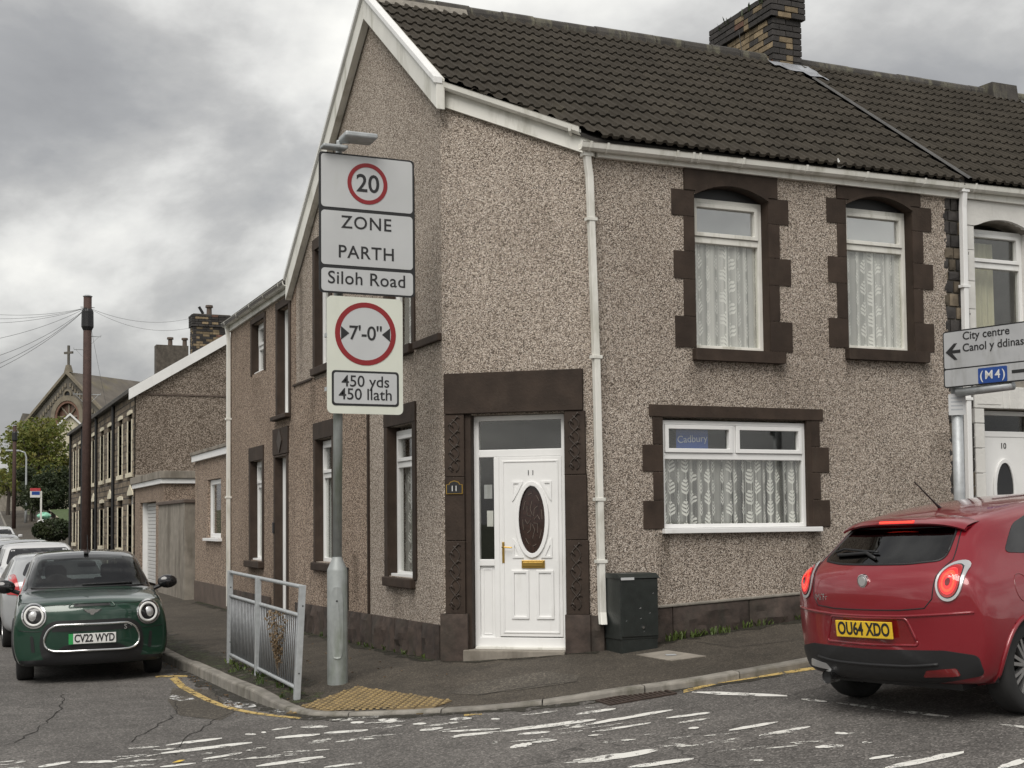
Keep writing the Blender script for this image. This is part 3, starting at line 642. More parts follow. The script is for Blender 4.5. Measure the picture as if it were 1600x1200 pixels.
# dirt and moss gathered at the wall foot and in the gutter
def film(line, w0, zf, name, mat, off):
    vs = []; m = MB(); n = len(line)
    for i, p in enumerate(line):
        t = (line[min(i+1, n-1)]-line[max(i-1, 0)]).normalized(); nn = Vector((-t.y, t.x, 0)); a = w0*rng.uniform(.45, 1.2)
        for q in (0, .5, 1): c = p+nn*a*q; vs.append((c.x, c.y, zf(c.x, c.y)+off))
    m.add(vs, [(3*i+j, 3*i+j+1, 3*i+j+4, 3*i+j+3) for i in range(n-1) for j in range(2)]); return struct(m.build(name, mat))
wf = [Vector((4.945, 27.5-.2*k, 0)) for k in range(72)]
film(wf, -.22, PZ, 'wall_foot_dirt', 'dirt_film', .004); film(wf, -.15, PZ, 'wall_foot_moss', 'moss_film', .006)
wf2 = [Vector((6.4+.15*k, 12.14, 0)) for k in range(30)]; film(wf2, -.25, PZ, 'wall_foot_dirt', 'dirt_film', .004)
wf3 = [Vector((4.95+1.33*k/8, 13.18-1.03*k/8, 0)) for k in range(9)]; film(wf3, -.2, PZ, 'wall_foot_dirt', 'dirt_film', .0045)
near = [p for p in kp if p.y < 24 and p.x < 9]
film(near, -.20, RZ, 'gutter_dirt', 'dirt_film', .0035)
film([p+Vector((.14, .02, 0)) for p in near if p.y > 12.3], .35, PZ, 'verge_moss', 'moss_film', .004); film([p+Vector((.14, .02, 0)) for p in near if p.y > 12.3], .45, PZ, 'verge_dirt', 'dirt_film', .003)
# covers and drain
def slab(name, px, zf, mat, h=0.012):
    pts = [on_z(x, y, zf) for x, y in px]; m = MB(); k = len(pts)
    m.add([(p.x, p.y, zf(p.x, p.y)+h) for p in pts]+[(p.x, p.y, zf(p.x, p.y)-0.03) for p in pts], [tuple(range(k))]+[(q, (q+1) % k, (q+1) % k+k, q+k) for q in range(k)])
    return m.build(name, mat)
mh = slab('access_cover', [(993, 1024), (1043, 1017), (1103, 1026), (1049, 1033)], PZ, 'concrete', 0.006); tag(mh, 'small flush rectangular cover let into the pavement before the green cabinet', 'cover')
slb = drape([(1039, 1024), (1055, 1023.4), (1058, 1025.5), (1042, 1026)], PZ, 0.010, 'cover_plate', 'sign_grey'); setp(slb, mh)
dc4 = [on_z(x, y, RZ) for x, y in ((930, 1096), (1033, 1076.5), (1058, 1085), (953, 1103))]
dr = thing('road_drain', (dc4[0].x, dc4[0].y, RZ(dc4[0].x, dc4[0].y)), 'rusty iron drain grating in the gutter below the kerb', 'drain')
def dpt(u, v, h): 
    p = (dc4[0].lerp(dc4[1], u)).lerp(dc4[3].lerp(dc4[2], u), v); return (p.x, p.y, RZ(p.x, p.y)+h)
m = MB(); m.add([dpt(0, 0, .002), dpt(1, 0, .002), dpt(1, 1, .002), dpt(0, 1, .002)], [(0, 1, 2, 3)]); m.build('drain_pit', 'black', dr)
m = MB()
for (u0, u1, v0, v1) in ((0, 1, 0, .1), (0, 1, .9, 1), (0, .04, .1, .9), (.96, 1, .1, .9)):
    m.add([dpt(u, v, h) for h in (.003, .014) for u, v in ((u0, v0), (u1, v0), (u1, v1), (u0, v1))], [(4, 5, 6, 7), (0, 1, 5, 4), (1, 2, 6, 5), (2, 3, 7, 6), (3, 0, 4, 7)])
m.build('drain_frame', 'iron', dr)
for k in range(13):
    u = 0.07+k*0.067; m = MB(); m.add([dpt(a, v, h) for h in (.003, .012) for a, v in ((u, .1), (u+.036, .1), (u+.036, .9), (u, .9))], [(4, 5, 6, 7), (0, 1, 5, 4), (1, 2, 6, 5), (2, 3, 7, 6), (3, 0, 4, 7)]); m.build('drain_bar', 'iron', dr)
# ------------------------------------------------------------------ corner house
LX, FY = 4.953, 12.153
C1 = Vector((4.953, 13.191, 0)); CHA = radians(38); CD = Vector((cos(CHA), -sin(CHA), 0)); CN = Vector((-sin(CHA), -cos(CHA), 0))
CL = (FY-C1.y)/CD.y            # chamfer length to the front wall
C2 = C1+CD*CL
TF = lambda u, d, z: (u, FY-d, z)            # front frame: u = X, d = out of the wall
TL = lambda u, d, z: (LX-d, u, z)            # side frame: u = Y
TC = lambda u, d, z: tuple(C1+CD*u+CN*d+Vector((0, 0, z)))
def roof_z(Y): return 5.60+0.7278*(Y-12.05)
RIDGE_Y, RIDGE_Z = 15.65, roof_z(15.65)
house = thing('corner_house', (6.3, 14, 0), 'pebbledashed corner house with chamfered white front door and brown window surrounds', 'house')
def rect(u0, u1, z0, z1): return [(u0, z0), (u1, z0), (u1, z1), (u0, z1)]
def arch(u0, u1, z0, z1, h, n=10): return [(u0, z0), (u1, z0)]+[(u1+(u0-u1)*k/n, z1+h*(1-(2*k/n-1)**2)) for k in range(n+1)]
# walls
UW = [(7.50, 8.46, 3.46, 5.14), (9.53, 10.49, 3.55, 5.21)]; LW = (7.06, 8.98, 1.49, 2.70)
holes = [arch(a, b, c, d, 0.13) for a, b, c, d in UW]+[rect(*LW)]
m = MB(TF); m.holed([(C2.x, 0.0), (11.0, 0.3)]+[(11.0+rng.uniform(-.035, .03), .3+5.2*k/34) for k in range(1, 34)]+[(11.0, 5.56), (C2.x, 5.56)], holes, 0, -0.28); m.build('wall', 'pebbledash', house)
m = MB(TC); m.holed([(0, 0), (CL, 0), (CL, 5.62), (0, 6.36)], [rect(0.31, 1.345, 0.0, 2.74)], 0, -0.28); m.build('wall', 'pebbledash', house)
SWIN = {'W1': (14.15, 15.05, 0.97, 2.75), 'U1': (14.15, 15.05, 3.66, 5.35), 'U2': (17.6, 18.36, 3.84, 5.55), 'W2': (17.5, 18.36, 1.06, 2.80)}
gable = [(13.191, 0), (19.5, 0), (19.5, 5.46), (RIDGE_Y, RIDGE_Z-0.08), (13.191, roof_z(13.191)-0.08)]
m = MB(TL); m.holed(gable, [rect(*SWIN[k]) for k in SWIN], 0, -0.28); m.build('wall', 'pebbledash', house)
# brown rendered lower coat on the side wall, 12 mm proud, below the string line
m = MB(TL); m.holed([(15.84, 0.1), (19.5, 0.1), (19.5, 3.70), (18.40, 3.70), (18.40, 3.66), (15.84, 3.62)], [rect(17.44, 18.42, 0.98, 3.02)], 0.014, -0.02); m.build('render_coat', 'pebbledash_brown', house)
m = MB(TL); m.box(13.19, 14.02, 0, 0.05, 3.56, 3.645); m.build('string_course', 'brown_paint', house, bevel=0.01)
m = MB(TL); m.box(18.50, 19.6, 0, 0.035, 3.685, 3.715); m.build('string_course', 'brown_paint', house)
m = MB(TL); m.box(15.80, 15.84, 0, 0.03, 0.45, 3.0); m.build('corner_bead', 'brown_paint', house)
# rooms behind the glass
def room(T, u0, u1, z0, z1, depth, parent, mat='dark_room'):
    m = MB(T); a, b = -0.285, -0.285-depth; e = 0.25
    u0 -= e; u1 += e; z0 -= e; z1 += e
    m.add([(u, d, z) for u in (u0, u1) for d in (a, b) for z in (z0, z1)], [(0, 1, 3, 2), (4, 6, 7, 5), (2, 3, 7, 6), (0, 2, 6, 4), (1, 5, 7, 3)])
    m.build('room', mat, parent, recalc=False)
def curtain(T, u0, u1, z0, z1, d, parent, mat='net_curtain', folds=9, amp=0.03):
    nu, nv = 90, 6; me_v = []; uvs = []
    m = MB(T); fr = [rng.uniform(0, 6.28) for _ in range(4)]
    def f(a, b):
        u = u0+(u1-u0)*a; ph = sin(a*folds*2*pi+1.3*sin(a*7+fr[0])+fr[1])+0.5*sin(a*folds*3.7+fr[2])
        return (u+0.004*ph*b, d-amp*(0.55+0.45*ph*(0.5+0.5*b)), z1+(z0-z1)*b)
    m.grid(f, nu, nv)
    o = m.build('curtain', mat, parent, smooth=True)
    me = o.data; uvl = me.uv_layers.new(name='UVMap')
    for l in me.loops:
        i = l.vertex_index // (nv+1); j = l.vertex_index % (nv+1)
        uvl.data[l.index].uv = ((u1-u0)*(i/nu)*1.25+.022*sin(i/nu*folds*2*pi+fr[1])+.012*sin(i/nu*31+fr[2]), (z1-z0)*(1-j/nv))
    return o
def bar(T, u0, u1, z0, z1, d0, d1, name, mat, parent, bevel=0.006): 
    return MB(T).box(u0, u1, min(d0, d1), max(d0, d1), z0, z1).build(name, mat, parent, bevel=bevel)
def frame_mesh(T, u0, u1, z0, z1, d0, d1, t, tb=None, name='frame', mat='upvc', parent=None, top=None):
    tb = tb or t; m = MB(T); 
    m.holed(rect(u0, u1, z0, z1) if top is None else arch(u0, u1, z0, z1, top), [rect(u0+t, u1-t, z0+tb, z1-t)], d0, d1)
    return m.build(name, mat, parent, bevel=0.005)
def pane(T, u0, u1, z0, z1, d, parent, mat='glass'):
    return MB(T).box(u0, u1, d-0.008, d, z0, z1).build('pane', mat, parent)
def window(T, u0, u1, z0, z1, parent, transom=None, mull=None, dfr=-0.13, tt=0.055, glass='glass', glass_up='glass', sash=True, mat='upvc'):
    """upvc window: frame, lights, panes; d = depth of frame face behind wall face"""
    wnd = frame_mesh(T, u0, u1, z0, z1, dfr, dfr-0.07, tt, name='window', mat=mat, parent=parent)
    if transom:
        bar(T, u0+tt, u1-tt, transom-0.035, transom+0.035, dfr-0.002, dfr-0.07, 'transom', mat, wnd)
        zl, zu = transom-0.035, transom+0.035
        ups = [(u0+tt, u1-tt)] if mull is None else [(u0+tt, mull-0.02), (mull+0.02, u1-tt)]
        if mull: bar(T, mull-0.02, mull+0.02, zu, z1-tt, dfr-0.002, dfr-0.07, 'mullion', mat, wnd)
        for a, b in ups:
            frame_mesh(T, a+0.003, b-0.003, zu+0.003, z1-tt-0.003, dfr+0.018, dfr-0.05, 0.045, name='sash', mat=mat, parent=wnd)
            pane(T, a+0.04, b-0.04, zu+0.04, z1-tt-0.04, dfr-0.025, wnd, glass_up)
        m = MB(T); pane(T, u0+tt-0.005, u1-tt+0.005, z0+tt-0.005, zl+0.005, dfr-0.03, wnd, glass)
    else: pane(T, u0+tt-0.005, u1-tt+0.005, z0+tt-0.005, z1-tt+0.005, dfr-0.03, wnd, glass)
    return wnd
def stone(T, poly, d0, d1, name, mat, parent, rough=0.0, bevel=0.008):
    if not rough: return MB(T).prism(poly, d0, d1).build(name, mat, parent, bevel=bevel)
    us = [p[0] for p in poly]; zs = [p[1] for p in poly]; u0, u1, z0, z1 = min(us), max(us), min(zs), max(zs)
    nu = max(4, int((u1-u0)/0.07)); nv = max(4, int((z1-z0)/0.07)); m = MB(T); sd = rng.random()*99
    def h(a, b):
        e = min(a, 1-a, b, 1-b)
        if e <= 0: return d1
        return max(d1-.004, d1+rough*(0.45+rng.uniform(-.5, .6)+.5*sin(a*7+sd)*cos(b*5+sd*2))*min(1, e*6))
    H = [[h(i/nu, j/nv) for j in range(nv+1)] for i in range(nu+1)]
    H = [[H[i][j] if i in (0, nu) or j in (0, nv) else .5*H[i][j]+.125*(H[i-1][j]+H[i+1][j]+H[i][j-1]+H[i][j+1]) for j in range(nv+1)] for i in range(nu+1)]
    def zz(a, b): # bilinear between poly's corner heights (poly is a quad)
        (ua, za), (ub, zb), (uc, zc), (ud, zd) = poly
        lo = (ua+(ub-ua)*a, za+(zb-za)*a); hi = (ud+(uc-ud)*a, zd+(zc-zd)*a)
        return lo[0]+(hi[0]-lo[0])*b, lo[1]+(hi[1]-lo[1])*b
    vs = []
    for i in range(nu+1):
        for j in range(nv+1):
            u, z = zz(i/nu, j/nv); vs.append((u, H[i][j], z))
    n = nv+1; fs = [(i*n+j, (i+1)*n+j, (i+1)*n+j+1, i*n+j+1) for i in range(nu) for j in range(nv)]
    rim = [i*n for i in range(nu+1)]+[nu*n+j for j in range(1, nv+1)]+[i*n+nv for i in range(nu-1, -1, -1)]+[j for j in range(nv-1, 0, -1)]
    k = len(vs); vs += [(vs[r][0], d0, vs[r][2]) for r in rim]; L = len(rim)
    fs += [(rim[q], rim[(q+1) % L], k+(q+1) % L, k+q) for q in range(L)]
    return m.add(vs, fs).build(name, mat, parent, autos=16)
# upper front windows: quoined surrounds
for wi, (a, b, z0, z1) in enumerate(UW):
    fx = lambda u: u+(0 if wi == 0 else 2.03); dz = 0 if wi == 0 else 0.085
    lv = [5.185, 4.895, 4.51, 4.205, 3.80, 3.46]
    for k in range(5):
        zt, zb = lv[k]+dz, lv[k+1]+dz; long = k % 2 == 0
        jl = rng.uniform(-.012, .012)
        stone(TF, rect(a-(0.27 if long else 0.135)+jl, a+0.001, zb+.003, zt-.003), -0.02, 0.012, 'quoin', 'brown_paint', house, rough=0.012 if k % 2 else 0.009, bevel=0)
        stone(TF, rect(b-0.001, b+(0.285 if long else 0.145)+jl, zb+.003, zt-.003), -0.02, 0.012, 'quoin', 'brown_paint', house, rough=0.012 if k % 2 else 0.009, bevel=0)
    n = 12; arc = [(a+(b-a)*k/n, z1+0.13*(1-(2*k/n-1)**2)) for k in range(n+1)]
    poly = [(a-0.125, lv[0]+dz), (a, lv[0]+dz)]+[(u, max(z, lv[0]+dz)) for u, z in arc]+[(b, lv[0]+dz), (b+0.125, lv[0]+dz), (b+0.125, 5.44+dz*0.2), (a-0.125, 5.42+dz*0.3)]
    MB(TF).prism(poly, -0.02, 0.022).build('lintel', 'brown_paint', house, bevel=0.008)
    # arched rib under the lintel
    m = MB(TF); 
    for q in range(n):
        (u0, c0), (u1, c1) = arc[q], arc[q+1]
        m.add([(u0, 0.03, c0-.002), (u1, 0.03, c1-.002), (u1, 0.03, c1+.035), (u0, 0.03, c0+.035), (u0, -.13, c0-.002), (u1, -.13, c1-.002), (u1, 0.02, c1+.035), (u0, 0.02, c0+.035)], [(0, 1, 2, 3), (0, 4, 5, 1), (2, 6, 7, 3)])
    m.build('lintel_rib', 'brown_paint', house)
    for (ua, ub) in ((a-.004, a+0.004), (b-0.004, b+.004)):
        bar(TF, ua, ub, z0, z1, -0.14, 0.006, 'reveal', 'brown_paint', house, 0)
    MB(TF).prism([(a-0.05, z0-0.14), (b+0.16, z0-0.14), (b+0.16, z0-0.01), (a-0.05, z0-0.01)], -0.14, 0.085).build('sill', 'brown_paint', house, bevel=0.012)
    wv = window(TF, a+0.005, b-0.005, z0+0.0, z1+0.0, house, transom=z1-0.46, dfr=-0.12, tt=0.05, glass_up='glass_up', mat='upvc_old')
    # arched head filler of the frame
    m = MB(TF); m.prism([(a+.005, z1-.001), (b-.005, z1-.001)]+[(u if a+.005 < u < b-.005 else (a+.006 if u < (a+b)/2 else b-.006), z) for u, z in arc[::-1]], -0.13, -0.17); m.build('frame_head', 'black', wv)
    curtain(TF, a+0.03, b-0.03 if wi == 0 else b-0.03, z0+0.03, z1-0.44, -0.165, house, folds=7, mat='net_curtain_sky_sheen')
    bar(TF, a+.03, b-.03, z1-.44, z1-.02, -0.262, -0.272, 'grey_sheet', 'grey_sheet', house, 0)  # grey sheet stands in for the sky reflected in the upper panes
    room(TF, a, b, z0, z1, 1.6, house)
# lower front window
a, b, z0, z1 = LW
bar(TF, 6.90, 9.14, 2.70, 2.83, -0.02, 0.022, 'lintel', 'brown_paint', house, 0.006)
for k, (zb, zt) in enumerate(((2.405, 2.697), (2.115, 2.40), (1.81, 2.11), (1.505, 1.805))):
    long = k % 2 == 1
    bar(TF, 6.815 if long else 6.94, a, zb, zt, -0.02, 0.014, 'quoin', 'brown_paint', house, 0.005)
    bar(TF, b, 9.215 if long else 9.095, zb, zt, -0.02, 0.014, 'quoin', 'brown_paint', house, 0.005)
bar(TF, b-0.06, b+0.003, z0, z1, -0.05, 0.010, 'reveal', 'brown_paint', house, 0)
bar(TF, a-0.003, a+0.003, z0, z1, -0.05, 0.010, 'reveal', 'brown_paint', house, 0)
wv = window(TF, a+0.003, b-0.055, z0+0.02, z1-0.03, house, transom=2.285, mull=7.985, dfr=-0.04, tt=0.045)
bar(TF, a-0.02, b+0.09, z0-0.035, z0+0.018, -0.05, 0.07, 'sill', 'upvc', house, 0.006)
curtain(TF, a+0.03, b-0.08, z0+0.03, 2.26, -0.11, house, folds=13)
bar(TF, 7.30, 7.70, 2.34, 2.62, -0.115, -0.12, 'window_sticker', 'sign_blue', house, 0)
mk('script_white', (0.35, 0.38, 0.45), 0.5)
text('script_lettering', 'Cadbury', TF(7.50, -0.112, 2.475), (1, 0.0, 0.06), (-.06, 0, 1), 0.11, 'script_white', house, extrude=0.001)
room(TF, a, b, z0, z1, 1.8, house)
# chamfer: door surround
bar(TC, 0.03, 1.545, 2.755, 3.19, -0.05, 0.06, 'lintel', 'brown_paint', house, 0.006)
def carve(T, u0, u1, z0, z1, d, parent):
    """interlaced vine relief on a pilaster panel"""
    m = MB(T); n = max(1, round((z1-z0)/0.16)); uc = (u0+u1)/2; hw = (u1-u0)/2-0.02
    for sgn in (-1, 1):
        pts = [(uc+sgn*hw*0.75*sin(q/6*pi+0.4), d+0.001, z0+0.02+(z1-z0-.04)*q/(6*n)) for q in range(6*n+1)]
        m.tube(pts, 0.008, 5)
    for q in range(n*2):
        z = z0+(z1-z0)*(q+.5)/(n*2); s = 1 if q % 2 else -1; pts = [(uc+s*hw*0.1, d+.004, z), (uc+s*hw*.55, d+.006, z+.045), (uc+s*hw*.95, d+.004, z+.02)]; m.tube(pts, [0.005, .012, .003], 5)
    m.build('carving', 'brown_carved', parent, smooth=True)
for (u0, u1, s) in ((0.03, 0.25, 0), (1.345, 1.56, 1)):
    for k, (zb, zt) in enumerate(((0.63, 1.40), (1.405, 2.08), (2.085, 2.752))):
        w2 = 0 if not s else (0.025-k*0.01)
        p = bar(TC, u0, u1+w2, zb, zt, -0.05, 0.045, 'pilaster_block', 'brown_paint', house, 0.006)
        if k != 1: carve(TC, u0+.02, u1-.02, zb+.03, zt-.03, 0.046, p)
bar(TC, 0.249, 0.315, 0.2, 2.756, -0.16, 0.012, 'reveal', 'brown_paint', house, 0.004)
bar(TC, 1.335, 1.347, 0.2, 2.756, -0.16, 0.012, 'reveal', 'brown_paint', house, 0)
stone(TC, rect(-0.02, 0.28, 0.0, 0.63), -0.05, 0.075, 'plinth_block', 'plinth_stone', house, rough=0.03)
stone(TC, rect(1.335, 1.60, 0.1, 0.63), -0.05, 0.075, 'plinth_block', 'plinth_stone', house, rough=0.03)
stone(TC, rect(1.60, 1.74, 0.1, 0.62), -0.05, 0.05, 'plinth_block', 'plinth_stone', house, rough=0.04)
bar(TC, 0.24, 1.335, 0.05, 0.255, -0.15, 0.12, 'door_step', 'concrete', house, 0.01)
# door set
D0 = -0.10
ds = frame_mesh(TC, 0.317, 1.333, 0.275, 2.735, D0, D0-0.07, 0.055, tb=0.10, name='door_frame', parent=house)
bar(TC, 0.37, 1.28, 2.29, 2.37, D0-.001, D0-.07, 'transom', 'upvc', ds); bar(TC, 0.535, 0.595, 0.37, 2.29, D0-.001, D0-.07, 'mullion', 'upvc', ds)
bar(TC, 0.37, 0.536, 1.13, 1.20, D0-.001, D0-.07, 'mid_rail', 'upvc', ds)
pane(TC, 0.365, 1.285, 2.365, 2.685, D0-.03, ds); pane(TC, 0.365, 0.54, 1.195, 2.295, D0-.03, ds)
bar(TC, 0.37, 0.536, 0.37, 1.135, D0-.03, D0-.05, 'side_panel', 'upvc', ds, 0.004)
frame_mesh(TC, 0.40, 0.506, 0.40, 1.10, D0-.024, D0-.034, 0.014, name='panel_bead', parent=ds)
bar(TC, 0.33, 1.33, 0.25, 0.278, D0-.05, D0+.05, 'threshold', 'upvc_old', ds, 0.004)
lf = thing('door', TC(0.62, D0, 0.38), '', ''); del lf['label'], lf['category']; setp(lf, house)
def ell(cu, cz, ru, rz, n=32): return [(cu+ru*cos(2*pi*k/n), cz+rz*sin(2*pi*k/n)) for k in range(n)]
m = MB(TC); m.holed(rect(0.597, 1.279, 0.385, 2.288), [ell(0.955, 1.62, 0.148, 0.365)], D0+0.008, D0-0.04); m.build('door_leaf', 'upvc', lf, bevel=0.004)
m = MB(TC); m.holed(ell(0.955, 1.62, 0.185, 0.405), [ell(0.955, 1.62, 0.142, 0.358)], D0+0.03, D0+0.007); m.build('oval_bead', 'upvc', lf, bevel=0.008)
MB(TC).prism(ell(0.955, 1.62, 0.15, 0.367), D0-0.01, D0-0.02).build('oval_glass', 'oval_brown', lf)
mk('cames', (0.16, 0.13, 0.11), 0.4, 0.5); m = MB(TC)
for k in range(8):
    t = k*pi/4; m.tube([(0.955+.02*cos(t), D0-.006, 1.62+.05*sin(t)), (0.955+.06*cos(t+.4), D0-.006, 1.62+.12*sin(t+.4)), (.955+.08*cos(t), D0-.006, 1.62+.2*sin(t))], 0.004, 4)
    m.tube([(0.955+.105*cos(t+q*.13), D0-.006, 1.62+.28*sin(t+q*.13)) for q in range(4)], 0.004, 4)
m.build('glass_leading', 'cames', lf)
for (u0, u1) in ((0.725, 0.915), (0.995, 1.185)):
    frame_mesh(TC, u0, u1, 0.57, 1.085, D0+.022, D0+.006, 0.03, name='door_panel', parent=lf)
frame_mesh(TC, 0.63, 1.245, 0.42, 2.25, D0+.016, D0+.006, 0.02, name='leaf_bead', parent=lf)
for su in (-1, 1):
    for sz in (-1, 1):
        cu, cz = 0.955+su*0.215, 1.62+sz*0.405
        m = MB(TC); tri = [(cu, cz), (cu, cz-sz*0.21), (cu-su*0.02, cz-sz*0.19), (cu-su*0.11, cz-sz*.03), (cu-su*0.12, cz)]
        ins = [(cu-su*.018, cz-sz*.02), (cu-su*.018, cz-sz*.14), (cu-su*.075, cz-sz*.02)]
        m.holed(tri, [ins], D0+.02, D0+.006); m.build('corner_moulding', 'upvc', lf)
m = MB(TC); m.box(.838, 1.09, D0+.008, D0+.022, 1.105, 1.19); m.box(.855, 1.073, D0+.022, D0+.032, 1.122, 1.173); m.build('letterbox', 'brass', lf, bevel=0.004)
m = MB(TC); m.box(.625, .650, D0+.008, D0+.02, 1.16, 1.385); m.tube([(.638, D0+.015, 1.33), (.638, D0+.06, 1.33), (.66, D0+.065, 1.33), (.745, D0+.062, 1.325)], 0.009, 6); m.build('door_handle', 'brass', lf, bevel=0.002)
text('door_number', '11', TC(0.945, D0+.012, 2.115), CD, (0, 0, 1), 0.075, 'black', lf, space=1.3)
pq = thing('number_plaque', TC(.14, .05, 1.97), 'dark house number plaque with gold edge beside the front door', 'plaque')
pol = [(0.05, 1.90), (0.235, 1.90), (0.235, 2.00), (0.205, 2.005), (0.19, 2.03), (0.142, 2.045), (0.095, 2.03), (0.08, 2.005), (0.05, 2.00)]
MB(TC).prism(pol, 0.047, 0.058).build('plaque_edge', 'brass', pq); s = 0.88; MB(TC).prism([(0.1425+(u-.1425)*s, 1.965+(z-1.965)*s) for u, z in pol], 0.058, 0.062).build('plaque_face', 'black', pq)
text('plaque_number', '11', TC(0.1425, .063, 1.955), CD, (0, 0, 1), 0.085, 'plate_white', pq)
room(TC, 0.32, 1.33, 0.3, 2.74, 1.2, house)
bar(TC, 0.43, 0.50, 1.55, 1.72, -0.20, -0.21, 'paper_note', 'plate_white', house, 0); bar(TC, 0.40, 0.49, 1.85, 2.0, -0.20, -0.21, 'paper_note', 'sign_grey', house, 0)
# side wall windows
def side_surround(k, sill_h=0.10, ow=0.12, top=0.22, mat='brown_paint', carved=True, frame_d=-0.14):
    u0, u1, z0, z1 = SWIN[k]
    for (ua, ub) in ((u0-ow*.9, u0), (u1, u1+ow)):
        p = bar(TL, ua, ub, z0-.02, z1, -0.02, 0.02, 'surround', mat, house, 0.005)
    p = bar(TL, u0-ow*.9, u1+ow, z1, z1+top, -0.02, 0.024, 'lintel', mat, house, 0.005)
    for (ua, ub) in ((u0-.004, u0+.004), (u1-.004, u1+.004)): bar(TL, ua, ub, z0, z1, -0.15, 0.015, 'reveal', mat, house, 0)
    bar(TL, u0-.05, u1+.08, z0-sill_h-.02, z0-.01, -0.15, 0.07, 'sill', mat, house, 0.012)
    return p
side_surround('W1', 0.10, 0.13, 0.23)
window(TL, 14.155, 15.045, 0.97, 2.70, house, transom=2.29, dfr=-0.10); room(TL, 14.15, 15.05, .97, 2.75, 1.0, house); curtain(TL, 14.18, 15.02, 1.0, 2.28, -0.18, house, folds=5)
bar(TL, 14.16, 15.04, 0.965, 1.0, -.10, -.02, 'sill_board', 'upvc', house, .004)
side_surround('U1'); window(TL, 14.155, 15.045, 3.66, 5.35, house, transom=4.9, dfr=-0.10); room(TL, 14.15, 15.05, 3.66, 5.35, 1.0, house); curtain(TL, 14.18, 15.02, 3.7, 4.88, -0.18, house, folds=5)
side_surround('U2', ow=.12, top=.16); window(TL, 17.605, 18.355, 3.84, 5.55, house, transom=5.1, dfr=-0.10); room(TL, 17.6, 18.36, 3.84, 5.55, 1.0, house)
side_surround('W2', 0.10, 0.10, 0.24); window(TL, 17.505, 18.355, 1.06, 2.78, house, transom=2.28, dfr=-0.10); room(TL, 17.5, 18.36, 1.06, 2.8, 1.0, house); curtain(TL, 17.53, 18.33, 1.1, 2.27, -0.18, house, folds=5, mat='grey_sheet')
m = MB(TL); m.box(17.0, 17.18, 0.012, 0.02, 0.50, 0.70); ab = m.build('air_brick', 'brick_red', house)
for k in range(4): bar(TL, 17.02, 17.16, .52+k*.045, .545+k*.045, .019, .022, 'air_slot', 'black', ab, 0)
MB(TL).tube([(16.72, .04, 1.02), (16.72, .04, .05)], .03, 8).build('waste_pipe', 'black', house, smooth=True)
MB(TF).prism([(9.36, 5.60), (9.40, 5.60), (9.52, 5.66), (9.40, 5.67), (9.37, 5.71)], .09, .10).build('gutter_scrap', 'plate_white', house)
# plinth stones: side wall
y = 13.25; k = 0
while y < 19.45:
    wd = rng.uniform(0.42, 0.66); y2 = min(y+wd, 19.48); zt = 0.50-0.012*(y-13.2)
    stone(TL, [(y+.008, -.2), (y2-.008, -.2), (y2-.008, zt-.006), (y+.008, zt)], -0.04, 0.035, 'plinth_stone', 'plinth_stone', house, rough=0.07); y = y2
x = 6.32
while x < 11.1:
    wd = rng.uniform(0.75, 1.05); x2 = min(x+wd, 11.12); zt = lambda X: 0.69+0.047*(X-6.97)
    stone(TF, [(x+.006, 0.05), (x2-.006, 0.05), (x2-.006, zt(x2)-.02), (x+.006, zt(x)-.02)], -0.04, 0.035, 'plinth_stone', 'plinth_stone', house, rough=0.08); x = x2
m = MB(TF); m.prism([(6.3, zt(6.3)-.018), (11.12, zt(11.12)-.018), (11.12, zt(11.12)+.012), (6.3, zt(6.3)+.012)], -0.02, 0.05); m.build('plinth_ledge', 'mortar', house, bevel=0.01)
# ------------------------------------------------------------------ roof
PA = atan2(0.7278, 1.0); RU = Vector((0, cos(PA), sin(PA))); RN = Vector((0, -sin(PA), cos(PA)))
TWD = 0.262
def tile_mesh(name, L=0.40):
    one = [(0, .003), (.048, .003), (.056, .010), (.066, .025), (.085, .030), (.104, .025), (.116, .010), (.124, .003)]
    prof = one+[(x+.131, h) for x, h in one]+[(.263, .003)]
    n = len(prof); m = MB()
    vs = [(x, 0, h+0.030) for x, h in prof]+[(x, L, h) for x, h in prof]+[(x, 0, h-0.002) for x, h in prof]
    fs = [(i, i+1, n+i+1, n+i) for i in range(n-1)]+[(i, 2*n+i, 2*n+i+1, i+1) for i in range(n-1)]
    m.add(vs, fs); return m.mesh(name, recalc=False)
tile_me = tile_mesh('roof_tile'); tile_me.materials.append(MAT['roof_tile'])
RM = Matrix((Vector((1, 0, 0)), RU, RN)).transposed().to_4x4()
roof = bpy.data.objects.new('roof', None); COL.objects.link(roof); roof.location = (8, 13, 6); setp(roof, house)
SL = (RIDGE_Y-12.03)/cos(PA); G = SL/13
